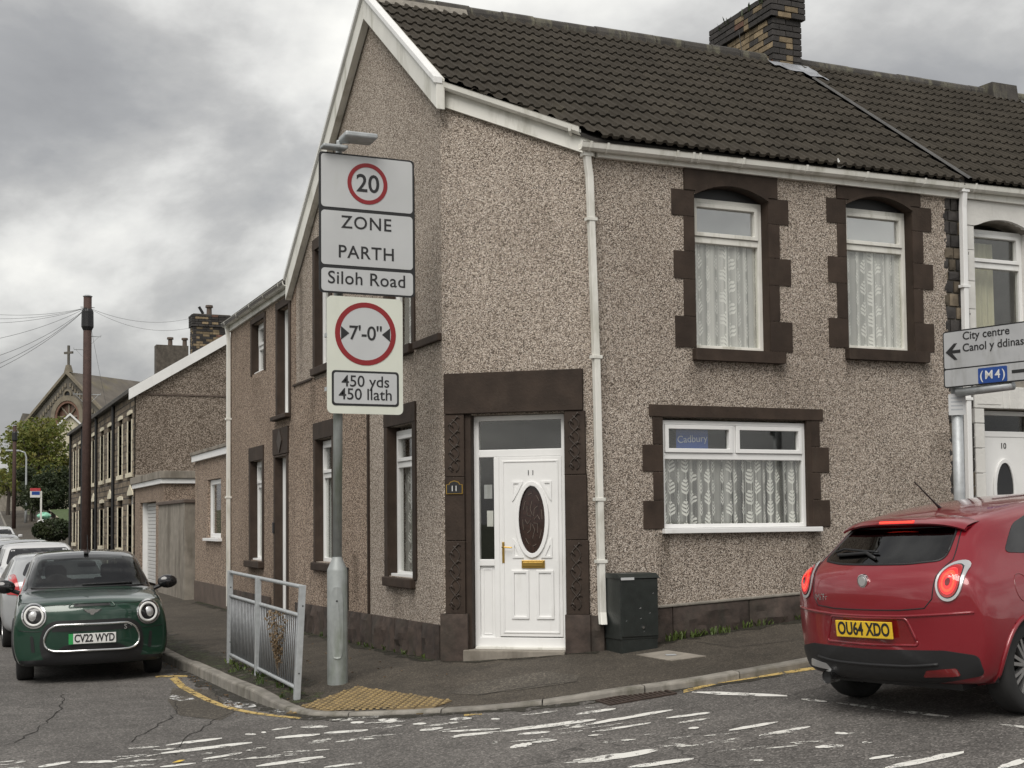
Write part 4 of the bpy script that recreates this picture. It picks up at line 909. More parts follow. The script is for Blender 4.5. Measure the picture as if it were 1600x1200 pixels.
def place_tiles(parent, x0, ncol, clip=True, xmax=None, jz=0.0):
    for c in range(ncol):
        for r in range(13):
            X = x0+c*TWD; base = Vector((X, 12.03, roof_z(12.03)+jz))+RU*(r*G+rng.uniform(-.0025, .0025))+RN*(0.02+rng.uniform(-.001, .002))
            # chamfer test
            def outside(p): return (Vector((p.x, p.y, 0))-C1).dot(CN) > 0.10
            cn = [base+Vector((a, 0, 0))+RU*b for a in (0, TWD) for b in (0, G+.06)]
            if clip and all(outside(p) for p in cn): continue
            # picture test: leave out tiles that lie wholly beyond the frame
            if xmax and not any(xmax(p) for p in cn): continue
            me = tile_me
            M4 = RM.copy(); M4.translation = base
            M4 = M4 @ Matrix.Rotation(rng.uniform(-.003, .003), 4, 'Z')
            if clip and any(outside(p) for p in cn):
                bm = bmesh.new(); bm.from_mesh(tile_me); bm.transform(M4)
                bmesh.ops.bisect_plane(bm, geom=bm.verts[:]+bm.edges[:]+bm.faces[:], plane_co=C1+CN*0.10, plane_no=CN, clear_outer=True)
                if not bm.faces: bm.free(); continue
                me = bpy.data.meshes.new('roof_tile'); bm.to_mesh(me); bm.free(); me.materials.append(MAT['roof_tile'])
                o = bpy.data.objects.new('roof_tile', me); COL.objects.link(o); setp(o, parent); continue
            o = bpy.data.objects.new('roof_tile', me); COL.objects.link(o); setp(o, parent); o.matrix_basis = M4
X0 = LX-0.07
place_tiles(roof, X0, 24)
# deck under the tiles (front, clipped at chamfer) and rear slope
front = [Vector((X0, RIDGE_Y)), Vector((X0, C1.y)), Vector((C2.x, 12.06)), Vector((11.24, 12.06)), Vector((11.24, RIDGE_Y))]
m = MB(); m.add([(p.x, p.y, roof_z(p.y)-.01) for p in front]+[(p.x, p.y, roof_z(p.y)-.05) for p in front], [(0, 1, 2, 3, 4), (9, 8, 7, 6, 5), (0, 5, 6, 1), (1, 6, 7, 2), (2, 7, 8, 3), (3, 8, 9, 4)]); m.build('roof_deck', 'roof_under', roof)
m = MB(); m.prism([(RIDGE_Y, RIDGE_Z+.01), (19.7, 5.40), (19.7, 5.34), (RIDGE_Y, RIDGE_Z-.05)], X0, 11.24, 'yz'); m.build('rear_slope', 'roof_far', roof)
rp = [(0.13*cos(pi*k/6), 0.10*sin(pi*k/6)) for k in range(7)]
def ridge_run(x0, x1, parent, step=0.46):
    x = x0
    while x < x1-.05:
        e = min(x+step, x1); m = MB(); j = rng.uniform(-.008, .008)
        m.prism([(RIDGE_Y+a, RIDGE_Z+.012+b+j) for a, b in rp]+[(RIDGE_Y-.13, RIDGE_Z-.06), (RIDGE_Y+.13, RIDGE_Z-.06)], x+.004, e-.004, 'yz'); m.build('ridge_tile', 'ridge_tile', parent); x = e
ridge_run(X0, 10.88, roof)
m = MB(); m.prism([(RIDGE_Y-.19, RIDGE_Z-.08), (RIDGE_Y+.1, RIDGE_Z-.02), (RIDGE_Y, RIDGE_Z+.10), (RIDGE_Y-.13, RIDGE_Z+.02)], X0+.02, 6.2, 'yz'); m.build('ridge_bedding', 'mortar', roof)
# bargeboards on the gable
def board(p0, p1, wdt, x0, x1, name, mat, parent):
    (y0, z0), (y1, z1) = p0, p1; d = Vector((y1-y0, z1-z0)).normalized(); nn = Vector((-d.y, d.x))
    if nn.y > 0: nn = -nn
    m = MB(); m.prism([(y0, z0), (y1, z1), (y1+nn.x*wdt*.0, z1-wdt), (y0, z0-wdt)], x0, x1, 'yz'); return m.build(name, mat, parent, bevel=0.005)
yA = 13.02
board((RIDGE_Y, RIDGE_Z+.09), (yA, roof_z(yA)+.07), 0.34, X0-.035, LX-.01, 'bargeboard', 'upvc_old', roof)
board((RIDGE_Y, RIDGE_Z+.09), (19.75, 5.38), 0.34, X0-.035, LX-.01, 'bargeboard', 'upvc_old', roof)
board((RIDGE_Y, RIDGE_Z+.11), (yA-.01, roof_z(yA)+.08), 0.07, X0-.07, X0+.03, 'verge_trim', 'upvc', roof)
board((RIDGE_Y, RIDGE_Z+.11), (19.77, 5.40), 0.07, X0-.07, X0+.03, 'verge_trim', 'upvc', roof)
# fascias and gutters
m = MB(TF); m.box(C2.x+.02, 11.2, .0, .055, 5.42, 5.56); m.build('fascia', 'upvc_old', house, bevel=0.004)
def zc(s): return roof_z((C1+CD*s).y)
m = MB(TC); m.prism([(-.02, zc(0)-.30), (CL+.02, 5.42), (CL+.02, 5.60), (-.02, zc(0)-.03)], 0.0, 0.05); m.build('fascia', 'upvc_old', house)
def gutter(P0, P1, name, parent, out, mat='upvc_old', w_=0.11):
    P0 = Vector(P0); P1 = Vector(P1); t = (P1-P0).normalized(); out = Vector(out).normalized(); up = Vector((0, 0, 1))
    prof = [(0, 0), (0, -.05), (.02, -.072), (.07, -.076), (.10, -.052), (.112, 0), (.118, .004), (.105, .004), (.092, -.046), (.066, -.066), (.024, -.062), (.008, -.046), (.008, 0)]
    n = len(prof); m = MB(); m.add([P+out*a+up*b for P in (P0, P1) for a, b in prof], [(i, (i+1) % n, n+(i+1) % n, n+i) for i in range(n)]+[tuple(range(n)), tuple(range(n, 2*n))]); return m.build(name, mat, parent)
def bracket(P, t, out, parent, mat='upvc_old'):
    P = Vector(P); t = Vector(t).normalized(); out = Vector(out).normalized(); up = Vector((0, 0, 1)); prof = [(-.0, .008), (.0, -.056), (.02, -.082), (.072, -.085), (.108, -.056), (.123, .010)]
    n = len(prof); m = MB(); m.add([P+t*q+out*a+up*b for q in (-.014, .014) for a, b in prof]+[P+t*q+out*(a*.93+.003)+up*(b*.9) for q in (-.014, .014) for a, b in prof], [(i, i+1, n+i+1, n+i) for i in range(n-1)]+[(i, i+1, 2*n+i+1, 2*n+i) for i in range(n-1)]+[(n+i, n+i+1, 3*n+i+1, 3*n+i) for i in range(n-1)]); m.build('gutter_bracket', mat, parent)
gt = gutter((6.08, FY-.045, 5.535), (11.17, FY-.045, 5.575), 'gutter', house, (0, -1, 0))
for k in range(6): 
    x = 6.38+k*0.84; bracket((x, FY-.045, 5.535+.04*(x-6.08)/5.1), (1, 0, 0), (0, -1, 0), gt)
for x in (6.18, 7.42, 7.5): bracket((x, FY-.045, 5.535+.04*(x-6.08)/5.1), (1, 0, 0), (0, -1, 0), gt)
ga = C1+CD*(-.02)+CN*.05; gbb = C1+CD*(CL-.12)+CN*.05
gt2 = gutter((ga.x, ga.y, zc(0)-.05), (gbb.x, gbb.y, zc(CL-.12)-.01), 'gutter', house, CN)
bracket((gbb.x-CD.x*.1, gbb.y-CD.y*.1, zc(CL-.12)+.01), CD, CN, gt2)
def downpipe(parent, pts, w_=0.068, clips=(), mat='upvc_old', side=(1, 0, 0)):
    s = Vector(side); m = MB(); up = Vector((0, 0, 1)); P = [Vector(p) for p in pts]; f = up.cross(s).normalized()
    vs = []
    for p in P: vs += [p+s*a+f*b for a, b in ((-w_/2, -w_/2), (w_/2, -w_/2), (w_/2, w_/2), (-w_/2, w_/2))]
    fs = [(i*4+k, i*4+(k+1) % 4, i*4+4+(k+1) % 4, i*4+4+k) for i in range(len(P)-1) for k in range(4)]+[(0, 1, 2, 3), tuple(len(P)*4-4+k for k in range(4))]
    d = m.add(vs, fs).build('downpipe', mat, parent, bevel=0.006)
    for z in clips:
        for a, b in zip(P, P[1:]):
            if min(a.z, b.z) <= z <= max(a.z, b.z):
                c = a.lerp(b, (z-a.z)/(b.z-a.z)); MB().box(c.x-w_*.85, c.x+w_*.85, c.y-w_*.62, c.y+w_*.62, z-.018, z+.018).build('pipe_clip', mat, d, bevel=.004)
    return d
pc = lambda s, d, z: TC(s, d, z)
downpipe(house, [pc(1.63, .10, 5.50), pc(1.64, .09, 5.35), pc(1.655, .07, 5.2), pc(1.70, .07, 3.2), pc(1.725, .075, .66), pc(1.75, .16, .54)], clips=(5.43, 4.75, 3.3, 1.82, 1.18))
dp2 = downpipe(house, [(11.21, FY-.10, 5.56), (11.21, FY-.07, 5.30), (11.18, FY-.07, 0.7)], clips=(5.5, 4.35, 3.0, 1.6), mat='upvc')
# ------------------------------------------------------------------ chimney with single bricks
def chimney(parent, x0, x1, y0, y1, z0, z1, capz, bm_='brick_buff', name='chimney', pb=0.5, corner_dark=True, bricks=True, dark='brick_dark'):
    ch = MB().box(x0+.02, x1-.02, y0+.02, y1-.02, z0, z1-.01).build(name, 'mortar_dark', parent)
    if not bricks: return ch
    h = 0.088; z = z0; row = 0
    while z+h < z1+.03:
        cap = z > capz; o = 0.045 if cap else 0.0; n2 = 0
        for face in (0, 1):
            a0, a1 = ((y0, y1) if face == 0 else (x0, x1)); a = a0-o; e = a1+o
            first = 0.12 if (row+face) % 2 else 0.235
            a_ = a; ln = first
            while a_ < e-.02:
                b_ = min(a_+ln-.0, e)
                if e-b_ < .05: b_ = e
                edge = (a_ <= a+.001 or b_ >= e-.001)
                u, v = a_+.006, b_-.006
                dk = (edge and corner_dark and rng.random() < .93) or rng.random() > pb or (cap and rng.random() < .6)
                mt = dark if dk else ('brick_red' if rng.random() < .08 else bm_)
                pr = rng.uniform(-.004, .006)
                m = MB()
                if face == 0: m.box(x0-o-pr, x0+.05, u, v, z+.006, z+h-.006)
                else: m.box(u, v, y0-o-pr, y0+.05, z+.006, z+h-.006)
                m.build('brick', mt, ch, bevel=0.004, seg=1); a_ = b_; ln = 0.235 if not corner_dark or rng.random() < .8 else .12
        z += h; row += 1
    return ch
ch = chimney(roof, 10.89, 11.40, 15.43, 17.0, 7.75, 9.15, 8.80, pb=0.74)
m = MB(); m.prism([(15.2, 7.86), (16.0, 8.2), (16.0, 8.33), (15.9, 8.36), (15.6, 8.30), (15.4, 8.02)], 10.86, 10.90, 'yz'); m.build('mortar_fillet', 'mortar', ch)
mk('lead_dark', (0.075, 0.073, 0.07), 0.6, 0.1, var=0.3)
# lead flashing dressed over the tiles
def onroof(x, s, h): return Vector((x, 12.03, roof_z(12.03)))+RU*s+RN*h
s0 = (15.43-12.03)/cos(PA)
m = MB(); m.grid(lambda a, b: onroof(10.80+0.72*a, s0-.60*b*(0.35+0.65*a)+.05, 0.075+0.012*sin(a*17)*b+rng.uniform(0, .008)), 14, 6); m.build('lead_flashing', 'lead', roof, smooth=True)
m = MB(); m.grid(lambda a, b: onroof(11.23+.07*b, (s0-.5)*a, .062+.02*sin(b*pi)), 30, 3); m.build('valley_strip', 'lead_dark', roof)
m = MB(); m.tube([(10.55, 15.7, 8.3), (10.5, 15.7, 8.65)], .006, 5); m.build('aerial_stub', 'wire', roof)
# weeds growing on the chimney top
def sprigs(name, pts, mat, parent=None, hgt=(.1, .25), n=8, wd=.012, lean=.5):
    m = MB()
    for p in pts:
        for _ in range(n):
            a = rng.uniform(0, 2*pi); h = rng.uniform(*hgt); l = rng.uniform(.1, lean)*h; b = Vector(p)+Vector((rng.uniform(-.04, .04), rng.uniform(-.04, .04), 0)); t = b+Vector((cos(a)*l, sin(a)*l, h)); mid = b.lerp(t, .55)+Vector((0, 0, h*.12)); s = Vector((-sin(a), cos(a), 0))*wd*rng.uniform(.6, 1.3)
            m.add([b-s*.5, b+s*.5, mid+s, mid-s, t], [(0, 1, 2, 3), (3, 2, 4)])
    return m.build(name, mat, parent, recalc=False)
sprigs('chimney_weed', [(10.84, y, 9.05+.0*y) for y in (15.6, 15.9, 16.1, 16.5, 16.7)], 'leaf_dark', roof, (.05, .15), 6, .018)['kind'] = 'stuff'
# ------------------------------------------------------------------ neighbouring house to the right
def px_of(p):
    d = Vector(p)-CAM; z = d.dot(CF); return 800+PXF*d.dot(CR)/z, CY-PXF*d.dot(CU)/z
nb = thing('terraced_house', (13.5, 14, 0.6), 'house with white painted window and door surrounds adjoining the pebbledashed corner house', 'house')
NU_ = (11.43, 12.34, 3.70, 5.10); ND = (11.50, 12.42, 0.74, 2.90)
m = MB(TF); m.holed([(10.9, 0.3), (16.6, 0.6), (16.6, 5.6), (10.9, 5.5)], [arch(*NU_, 0.12), rect(*ND)], -0.033, -0.3); m.build('wall', 'mortar', nb)
# rubble stones of the exposed strip by the downpipe
z = 0.8
while z < 5.4:
    h = rng.uniform(0.11, 0.2); u = 10.94
    while u < 11.36:
        wd = rng.uniform(.09, .2); u2 = min(u+wd, 11.37)
        if u2-u > .05: stone(TF, rect(u+.012, u2-.008, z+.012, z+h-.008), -0.05, -.005, 'rubble_stone', 'brick_dark' if rng.random() < .6 else 'rubble', nb, rough=0.018)
        u = u2
    z += h
a, b, z0, z1 = NU_
lv = [5.12, 4.82, 4.44, 4.10, 3.70]
for k in range(4):
    lg = k % 2 == 0
    stone(TF, rect(a-(.155 if lg else .10), a, lv[k+1]+.004, lv[k]-.004), -0.05, 0.006, 'quoin', 'white_paint_stone', nb, rough=.014)
    stone(TF, rect(b, b+(.27 if lg else .15), lv[k+1]+.004, lv[k]-.004), -0.05, 0.006, 'quoin', 'white_paint_stone', nb, rough=.014)
n = 12; arc = [(a+(b-a)*k/n, z1+0.12*(1-(2*k/n-1)**2)) for k in range(n+1)]
MB(TF).prism([(a-.13, 5.12), (a, 5.12)]+[(u, max(q, 5.12)) for u, q in arc]+[(b, 5.12), (b+.13, 5.12), (b+.13, 5.44), (a-.13, 5.42)], -.05, .016).build('lintel', 'white_paint_stone', nb, bevel=.008)
for (ua, ub) in ((a-.004, a+.004), (b-.004, b+.004)): bar(TF, ua, ub, z0, z1, -.16, .0, 'reveal', 'white_paint_stone', nb, 0)
bar(TF, a-.05, b+.1, z0-.13, z0-.005, -.16, .06, 'sill', 'white_paint_stone', nb, .01)
window(TF, a+.005, b-.005, z0, z1+.02, nb, transom=z1-.42, dfr=-.15, tt=.05)
room(TF, a, b, z0, z1, 1.5, nb, 'room_pale'); curtain(TF, a+.1, b-.3, z0+.05, z1-.1, -.32, nb, 'curtain_plain', 4, .04)
bar(TF, 11.18, 16.6, 5.43, 5.57, -.03, .055, 'fascia', 'upvc_old', nb, .004)
gt3 = gutter((11.19, FY-.045, 5.575), (16.6, FY-.045, 5.63), 'gutter', nb, (0, -1, 0))
for k in range(4): bracket((11.35+k*.9, FY-.045, 5.578+k*.009), (1, 0, 0), (0, -1, 0), gt3)
# door surround of white blocks
a, b, z0, z1 = ND
z = .62
while z < 2.88:
    h = min(.30, 2.9-z)
    bar(TF, 11.355, a, z+.004, z+h-.004, -.05, .02, 'pilaster_block', 'white_paint_stone', nb, .006); bar(TF, b, b+.16, z+.004, z+h-.004, -.05, .02, 'pilaster_block', 'white_paint_stone', nb, .006); z += h
for k, (u0, u1) in enumerate(((11.355, 11.80), (11.805, 11.90), (11.905, 12.02), (12.025, 12.12), (12.125, 12.58))):
    sp_ = .03 if k in (1, 2, 3) else 0
    o = MB(TF).prism([(u0, 2.905), (u1, 2.905), (u1+(sp_ if k < 3 else sp_*.6), 3.17), (u0-(sp_*.2), 3.17)], -.05, .02+(.006 if k == 2 else 0)).build('lintel_block', 'white_paint_stone', nb, bevel=.006)
    if k in (0, 4): bar(TF, u0+.04, u1-.04, 2.95, 3.12, .02, .026, 'vermiculated_panel', 'white_paint_stone', o, .004)
df = frame_mesh(TF, a+.005, b-.005, z0, z1-.01, -.14, -.21, .055, name='door_frame', parent=nb)
bar(TF, a+.06, b-.06, 2.57, 2.64, -.141, -.2, 'transom', 'upvc', df); pane(TF, a+.05, b-.05, 2.63, 2.86, -.17, df)
dl = bar(TF, a+.06, b-.06, z0+.05, 2.57, -.148, -.19, 'door', 'upvc', nb, .004)
oc = (a+b)/2-.02
MB(TF).prism(ell(oc, 1.92, .14, .34), -.146, -.14).build('oval_glass', 'black_gloss', dl)
m = MB(TF); m.holed(ell(oc, 1.92, .18, .385), [ell(oc, 1.92, .138, .335)], -.147, -.12); m.build('oval_bead', 'upvc', dl, bevel=.006)
text('door_number', '10', TF(oc, -.144, 2.46), (1, 0, 0), (0, 0, 1), .10, 'black', dl)
room(TF, a, b, z0, z1, 1.0, nb)
nroof = bpy.data.objects.new('roof', None); COL.objects.link(nroof); nroof.location = (13, 13, 6); setp(nroof, nb)
place_tiles(nroof, 11.30, 21, clip=False, xmax=lambda p: px_of(p)[0] < 1625, jz=0.015)
m = MB(); m.prism([(12.06, roof_z(12.06)-.01), (RIDGE_Y, RIDGE_Z-.01), (19.6, 5.4), (19.6, 5.3), (RIDGE_Y, RIDGE_Z-.1), (12.06, roof_z(12.06)-.06)], 11.25, 16.8, 'yz'); m.build('roof_deck', 'roof_under', nroof)
ridge_run(11.42, 16.8, nroof)
m = MB(); m.prism([(15.35, 8.0), (15.75, 8.0), (15.85, 8.38), (15.4, 8.36)], 14.95, 15.45, 'yz'); m.build('chimney_stump', 'ridge_tile', nroof)
m = MB(); m.grid(lambda p, q: onroof(15.5+.05*q, 4.2*p, .07+.02*sin(q*pi)), 24, 2); m.build('valley_strip', 'lead_dark', nroof)

# ------------------------------------------------------------------ rear house along the side street
rh = thing('rear_house', (7, 22, 0), 'two storey brown pebbledashed house with tall narrow windows behind the corner house', 'house')
HS = {'door': (20.06, 20.78, 0.0, 2.66), 'stair': (19.90, 20.62, 3.32, 5.02), 'w3': (21.73, 22.61, 0.99, 2.68), 'w4': (21.58, 22.50, 4.18, 5.05)}
m = MB(TL); m.holed(rect(19.505, 24.36, 0, 5.28), [rect(*HS[k]) for k in HS], 0.008, -.28); m.build('wall', 'pebbledash_brown', rh)
m = MB(); m.box(LX+.05, 8.5, 24.15, 24.355, 0, 5.2); m.build('wall', 'pebbledash_brown', rh)
def surround(k, par, ow, top, sill=True, sz=.1):
    u0, u1, z0, z1 = HS[k]
    for ua, ub in ((u0-ow, u0), (u1, u1+ow)): bar(TL, ua, ub, z0-.02, z1, -.02, .026, 'surround', 'brown_paint', par, .005)
    bar(TL, u0-ow, u1+ow, z1, z1+top, -.02, .03, 'lintel', 'brown_paint', par, .005)
    for ua, ub in ((u0-.004, u0+.004), (u1-.004, u1+.004)): bar(TL, ua, ub, z0, z1, -.18, .02, 'reveal', 'brown_paint', par, 0)
    if sill: bar(TL, u0-.12, u1+.16, z0-sz-.02, z0-.01, -.18, .11, 'sill', 'brown_paint', par, .012)
surround('w4', rh, .10, .09, False); surround('stair', rh, .12, .12, True, .06); surround('w3', rh, .12, .24); surround('door', rh, .11, .03, False)
bar(TL, 19.92, 20.92, 2.70, 3.12, -.02, .034, 'panel', 'brown_paint', rh, .006); MB(TL).prism([(20.42, 2.72), (20.58, 2.91), (20.42, 3.10), (20.26, 2.91)], .034, .05).build('lozenge', 'brown_carved', rh, bevel=.006)
for k in ('stair', 'w3', 'w4'):
    u0, u1, z0, z1 = HS[k]; window(TL, u0+.005, u1-.005, z0, z1, rh, transom=z1-.42 if k != 'stair' else None, dfr=-.10); room(TL, u0, u1, z0, z1, .8, rh); bar(TL, u0+.01, u1-.01, z0, z0+.03, -.10, -.02, 'sill_board', 'upvc', rh, 0)
for k in ('stair', 'w3'):
    u0, u1, z0, z1 = HS[k]; curtain(TL, u0+.03, u1-.03, z0+.05, z1-.1, -.20, rh, 'grey_sheet', 4)
u0, u1, z0, z1 = HS['door']
dr2 = bar(TL, u0+.06, u1-.06, .15, z1-.06, -.11, -.15, 'door', 'upvc', rh, .004); frame_mesh(TL, u0+.004, u1-.004, .08, z1, -.10, -.16, .06, name='door_frame', parent=rh)
bar(TL, u0+.1, u0+.14, 1.1, 1.3, -.11, -.085, 'door_handle', 'black', dr2, .004); bar(TL, u1+.02, u1+.1, 1.45, 1.63, .02, .05, 'bell_box', 'black', rh, .01)
room(TL, u0, u1, .1, z1, .6, rh)
bar(TL, u0-.05, u1+.05, -.1, .10, -.2, .10, 'door_step', 'plinth_stone', rh, .015)
y = 19.5
while y < 24.3:
    y2 = min(y+rng.uniform(.45, .7), 24.34)
    if not (y2 > 19.95 and y < 20.9): stone(TL, rect(y+.008, y2-.008, -.2, .42), -.04, .04, 'plinth_stone', 'plinth_stone', rh, rough=.03)
    y = y2
m = MB(); m.prism([(LX-.16, 5.36), (8.6, 7.3), (8.6, 7.2), (LX-.16, 5.28)], 19.75, 24.5, 'uz'); m.build('roof', 'roof_far', rh)
bar(TL, 19.74, 24.45, 5.18, 5.30, .008, .05, 'fascia', 'upvc_old', rh, .004)
gg = gutter((LX-.05, 19.72, 5.33), (LX-.05, 24.5, 5.35), 'gutter', rh, (-1, 0, 0))
for k in range(5): bracket((LX-.05, 20+k*1.05, 5.333), (0, 1, 0), (-1, 0, 0), gg)
downpipe(rh, [(LX-.10, 24.3, 5.30), (LX-.06, 24.3, 5.05), (LX-.06, 24.3, 0.1)], clips=(3.55, 2.1), side=(0, 1, 0))
# single storey flat roofed extension
ex = thing('flat_roofed_extension', (7, 26.2, 0), 'low flat roofed pebbledashed extension with white framed window and white fascia', 'extension')
m = MB(TL); m.holed(rect(24.365, 28.06, 0, 2.92), [rect(25.30, 26.68, 1.33, 2.5)], 0, -.25); m.build('wall', 'pebbledash_brown', ex)
m = MB(); m.box(LX+.02, 8.3, 27.85, 28.055, 0, 2.9); m.build('wall', 'pebbledash_brown', ex)
bar(TL, 24.37, 28.07, -.1, .44, 0, .02, 'plinth', 'render_dark', ex, .008)
window(TL, 25.31, 26.67, 1.34, 2.49, ex, dfr=-.06, tt=.09); room(TL, 25.3, 26.68, 1.33, 2.5, .7, ex); curtain(TL, 25.4, 26.6, 1.4, 2.4, -.3, ex, folds=4); bar(TL, 25.2, 26.78, 1.28, 1.335, -.06, .08, 'sill', 'upvc', ex, .005)
bar(TL, 24.37, 28.12, 2.92, 3.05, -.02, .07, 'fascia', 'upvc', ex, .004)
m = MB(); m.box(LX-.10, 8.4, 24.37, 28.14, 3.05, 3.12); m.build('roof', 'concrete', ex, bevel=.01)
# garden wall and garage
gw = thing('garden_wall', (LX, 30, 0), 'tall streaky grey concrete garden wall with dark coping', 'wall')
MB().box(LX-.15, LX+.1, 28.32, 32.1, -.1, 2.07).build('wall', 'concrete', gw); MB().box(LX-.2, LX+.15, 28.28, 32.15, 2.07, 2.15).build('coping', 'render_dark', gw, bevel=.015)
MB().box(LX-.17, LX-.15, 28.34, 28.62, -.1, 2.06).build('buttress', 'concrete', gw)
ga_ = thing('garage', (6.5, 34.6, 0), 'small flat roofed garage with white roller door and white fascia', 'garage')
m = MB(TL); m.holed(rect(32.11, 37.2, 0, 2.6), [rect(33.4, 36.2, 0, 2.2)], .02, -.25); m.build('wall', 'pebbledash_brown', ga_)
MB().box(LX+.255, 9.5, 32.115, 32.32, 0, 2.595).build('wall', 'pebbledash_brown', ga_)
for k in range(22): bar(TL, 33.45, 36.15, .1+k*.095, .187+k*.095, -.2, -.17, 'door_slat', 'garage_door', ga_, .01)
bar(TL, 36.15, 36.2, 0, 2.2, -.2, -.05, 'door_guide', 'upvc', ga_, 0); bar(TL, 33.4, 33.45, 0, 2.2, -.2, -.05, 'door_guide', 'upvc', ga_, 0)
MB().box(LX-.1, 9.6, 32.03, 37.25, 2.6, 2.72).build('fascia', 'upvc', ga_, bevel=.005); MB().box(LX-.14, 9.65, 31.98, 37.28, 2.72, 2.9).build('roof', 'concrete', ga_, bevel=.01)
MB().box(5.9, 5.98, 31.98, 32.08, 2.1, 2.6).build('downpipe', 'upvc', ga_)

# ------------------------------------------------------------------ terrace further up the side street
def rubblemat():
    m, nt, b = new_mat('rubble_wall'); v = pos(nt); sx = N(nt, 'ShaderNodeSeparateXYZ'); nt.links.new(v, sx.inputs[0]); cb = N(nt, 'ShaderNodeCombineXYZ'); nt.links.new(sx.outputs[1], cb.inputs[0]); nt.links.new(sx.outputs[2], cb.inputs[1])
    br = N(nt, 'ShaderNodeTexBrick', ins={'Scale': 1.0, 'Mortar Size': 0.018, 'Brick Width': 0.42, 'Row Height': 0.17, 'Color1': (0.21, 0.165, 0.115, 1), 'Color2': (0.10, 0.08, 0.06, 1), 'Mortar': (0.05, 0.042, 0.034, 1)}); nt.links.new(cb.outputs[0], br.inputs[0])
    n = noise(nt, v, 5, 4); r = ramp(nt, [(.3, .6), (.7, 1.4)]); nt.links.new(n, r.inputs[0]); c = mixc(nt, 1.0, br.outputs[0], r.outputs[0], 'MULTIPLY'); nt.links.new(c, b.inputs['Base Color']); b.inputs['Roughness'].default_value = .9
    bump(nt, b, math_(nt, 'SUBTRACT', 1.0, br.outputs['Fac']), .8, .05)
rubblemat()
TLAB = ['terraced stone house with rendered gable end beyond the garage', 'terraced stone house one door along from the rendered gable end', 'terraced stone house two doors along from the rendered gable end', 'terraced stone house at the far end of the row']
ty = 37.3; TW = 4.8; RX, RZ0, RZ1 = 8.9, 5.42, 7.9
for k in range(4):
    y0 = ty+k*TW+.002; y1 = y0+TW-.004
    t = thing('stone_terraced_house', (7, (y0+y1)/2, 0), TLAB[k], 'house', 'stone terrace along the side street')
    W = [('w', y0+.75, y0+1.55, 3.1, 4.75), ('w', y0+2.85, y0+3.65, 3.1, 4.75), ('d', y0+.55, y0+1.45, .1, 2.45), ('w', y0+2.75, y0+3.75, .95, 2.35)]
    m = MB(TL); m.holed(rect(y0, y1, -.2, RZ0), [rect(*q[1:]) for q in W], 0, -.25); m.build('wall', 'rubble_wall', t)
    for (kd, u0, u1, z0, z1) in W:
        dd = bar(TL, u0+.05, u1-.05, z0, z1, -.17, -.2, 'door' if kd == 'd' else 'window', 'upvc' if kd == 'd' else 'black_gloss', t, 0); dd.location = (-.08, 0, 0)
        for q, (ua, ub) in enumerate(((u0-.12, u0), (u1, u1+.12))):
            for s in range(int((z1-z0)/.3)): bar(TL, ua-(.05 if s % 2 and q == 0 else 0), ub+(.05 if s % 2 and q == 1 else 0), z0+s*.3, z0+s*.3+.295, -.10, .02, 'surround', 'cream_paint', t, .006)
        if kd == 'w': bar(TL, u0-.18, u1+.18, z0-.14, z0-.01, -.10, .06, 'sill', 'cream_paint', t, .01)
        poly = [(u0-.14, z1), (u1+.14, z1), (u1+.1, z1+.10), ((u0+u1)/2, z1+(.13 if kd == 'w' else .3)), (u0-.1, z1+.10)]
        MB(TL).prism(poly, -.10, .025).build('lintel', 'cream_paint', t, bevel=.01)
    m = MB(); m.prism([(LX-.18, RZ0-.04), (RX, RZ1), (RX+3.9, RZ0-.02), (RX+3.9, RZ0-.12), (RX, RZ1-.12), (LX-.18, RZ0-.14)], y0-(.12 if k == 0 else 0), y1, 'uz'); m.build('roof', 'roof_far', t)
    bar(TL, y0, y1, RZ0-.12, RZ0+.0, .0, .16, 'gutter', 'black', t, .02); MB().tube([(LX-.05, y1-.1, RZ0-.1), (LX-.05, y1-.1, 0)], .05, 8).build('downpipe', 'black', t)
    if k == 0:
        m = MB(); m.prism([(LX, -.2), (LX+7.9, -.2), (LX+7.9, RZ0-.1), (RX, RZ1-.13), (LX, RZ0-.1)], y0-.02, y0+.22, 'uz'); m.build('gable_wall', 'pebbledash_far', t)
        m = MB(); m.box(LX+.0, LX+7.9, y0-.045, y0, 5.22, 5.26); m.build('string_course', 'render_dark', t); MB().box(LX-.01, LX+7.8, y0-.06, y0, 2.9, 3.0).build('string_course', 'concrete', t)
        for p0, p1 in (((LX-.2, RZ0-.06), (RX, RZ1+.02)), ((RX, RZ1+.02), (RX+3.95, RZ0-.05))):
            m = MB(); m.prism([p0, p1, (p1[0], p1[1]-.30), (p0[0], p0[1]-.30)], y0-.16, y0-.10, 'uz'); m.build('bargeboard', 'upvc', t)
    if k in (2, 3):
        cy = 47.4 if k == 2 else 56.1
        c = chimney(t, RX-.68, RX+.68, cy-.3, cy+.3, RZ1-.9, RZ1+1.25, RZ1+.75, pb=.6, bricks=(k == 2))
        for q in (-.25, .35)[:1 if k == 2 else 2]: MB().lathe([(.10, RZ1+1.2), (.09, RZ1+1.5), (.14, RZ1+1.52), (.13, RZ1+1.6)], (RX+q+.2, cy, 0), seg=10).build('chimney_pot', 'render_dark', c)
    if k == 2: MB().tube([(RX-.3, 47.2, RZ1+1.25), (RX-.45, 47.2, RZ1+1.5)], .05, 6).build('cowl', 'black', t)
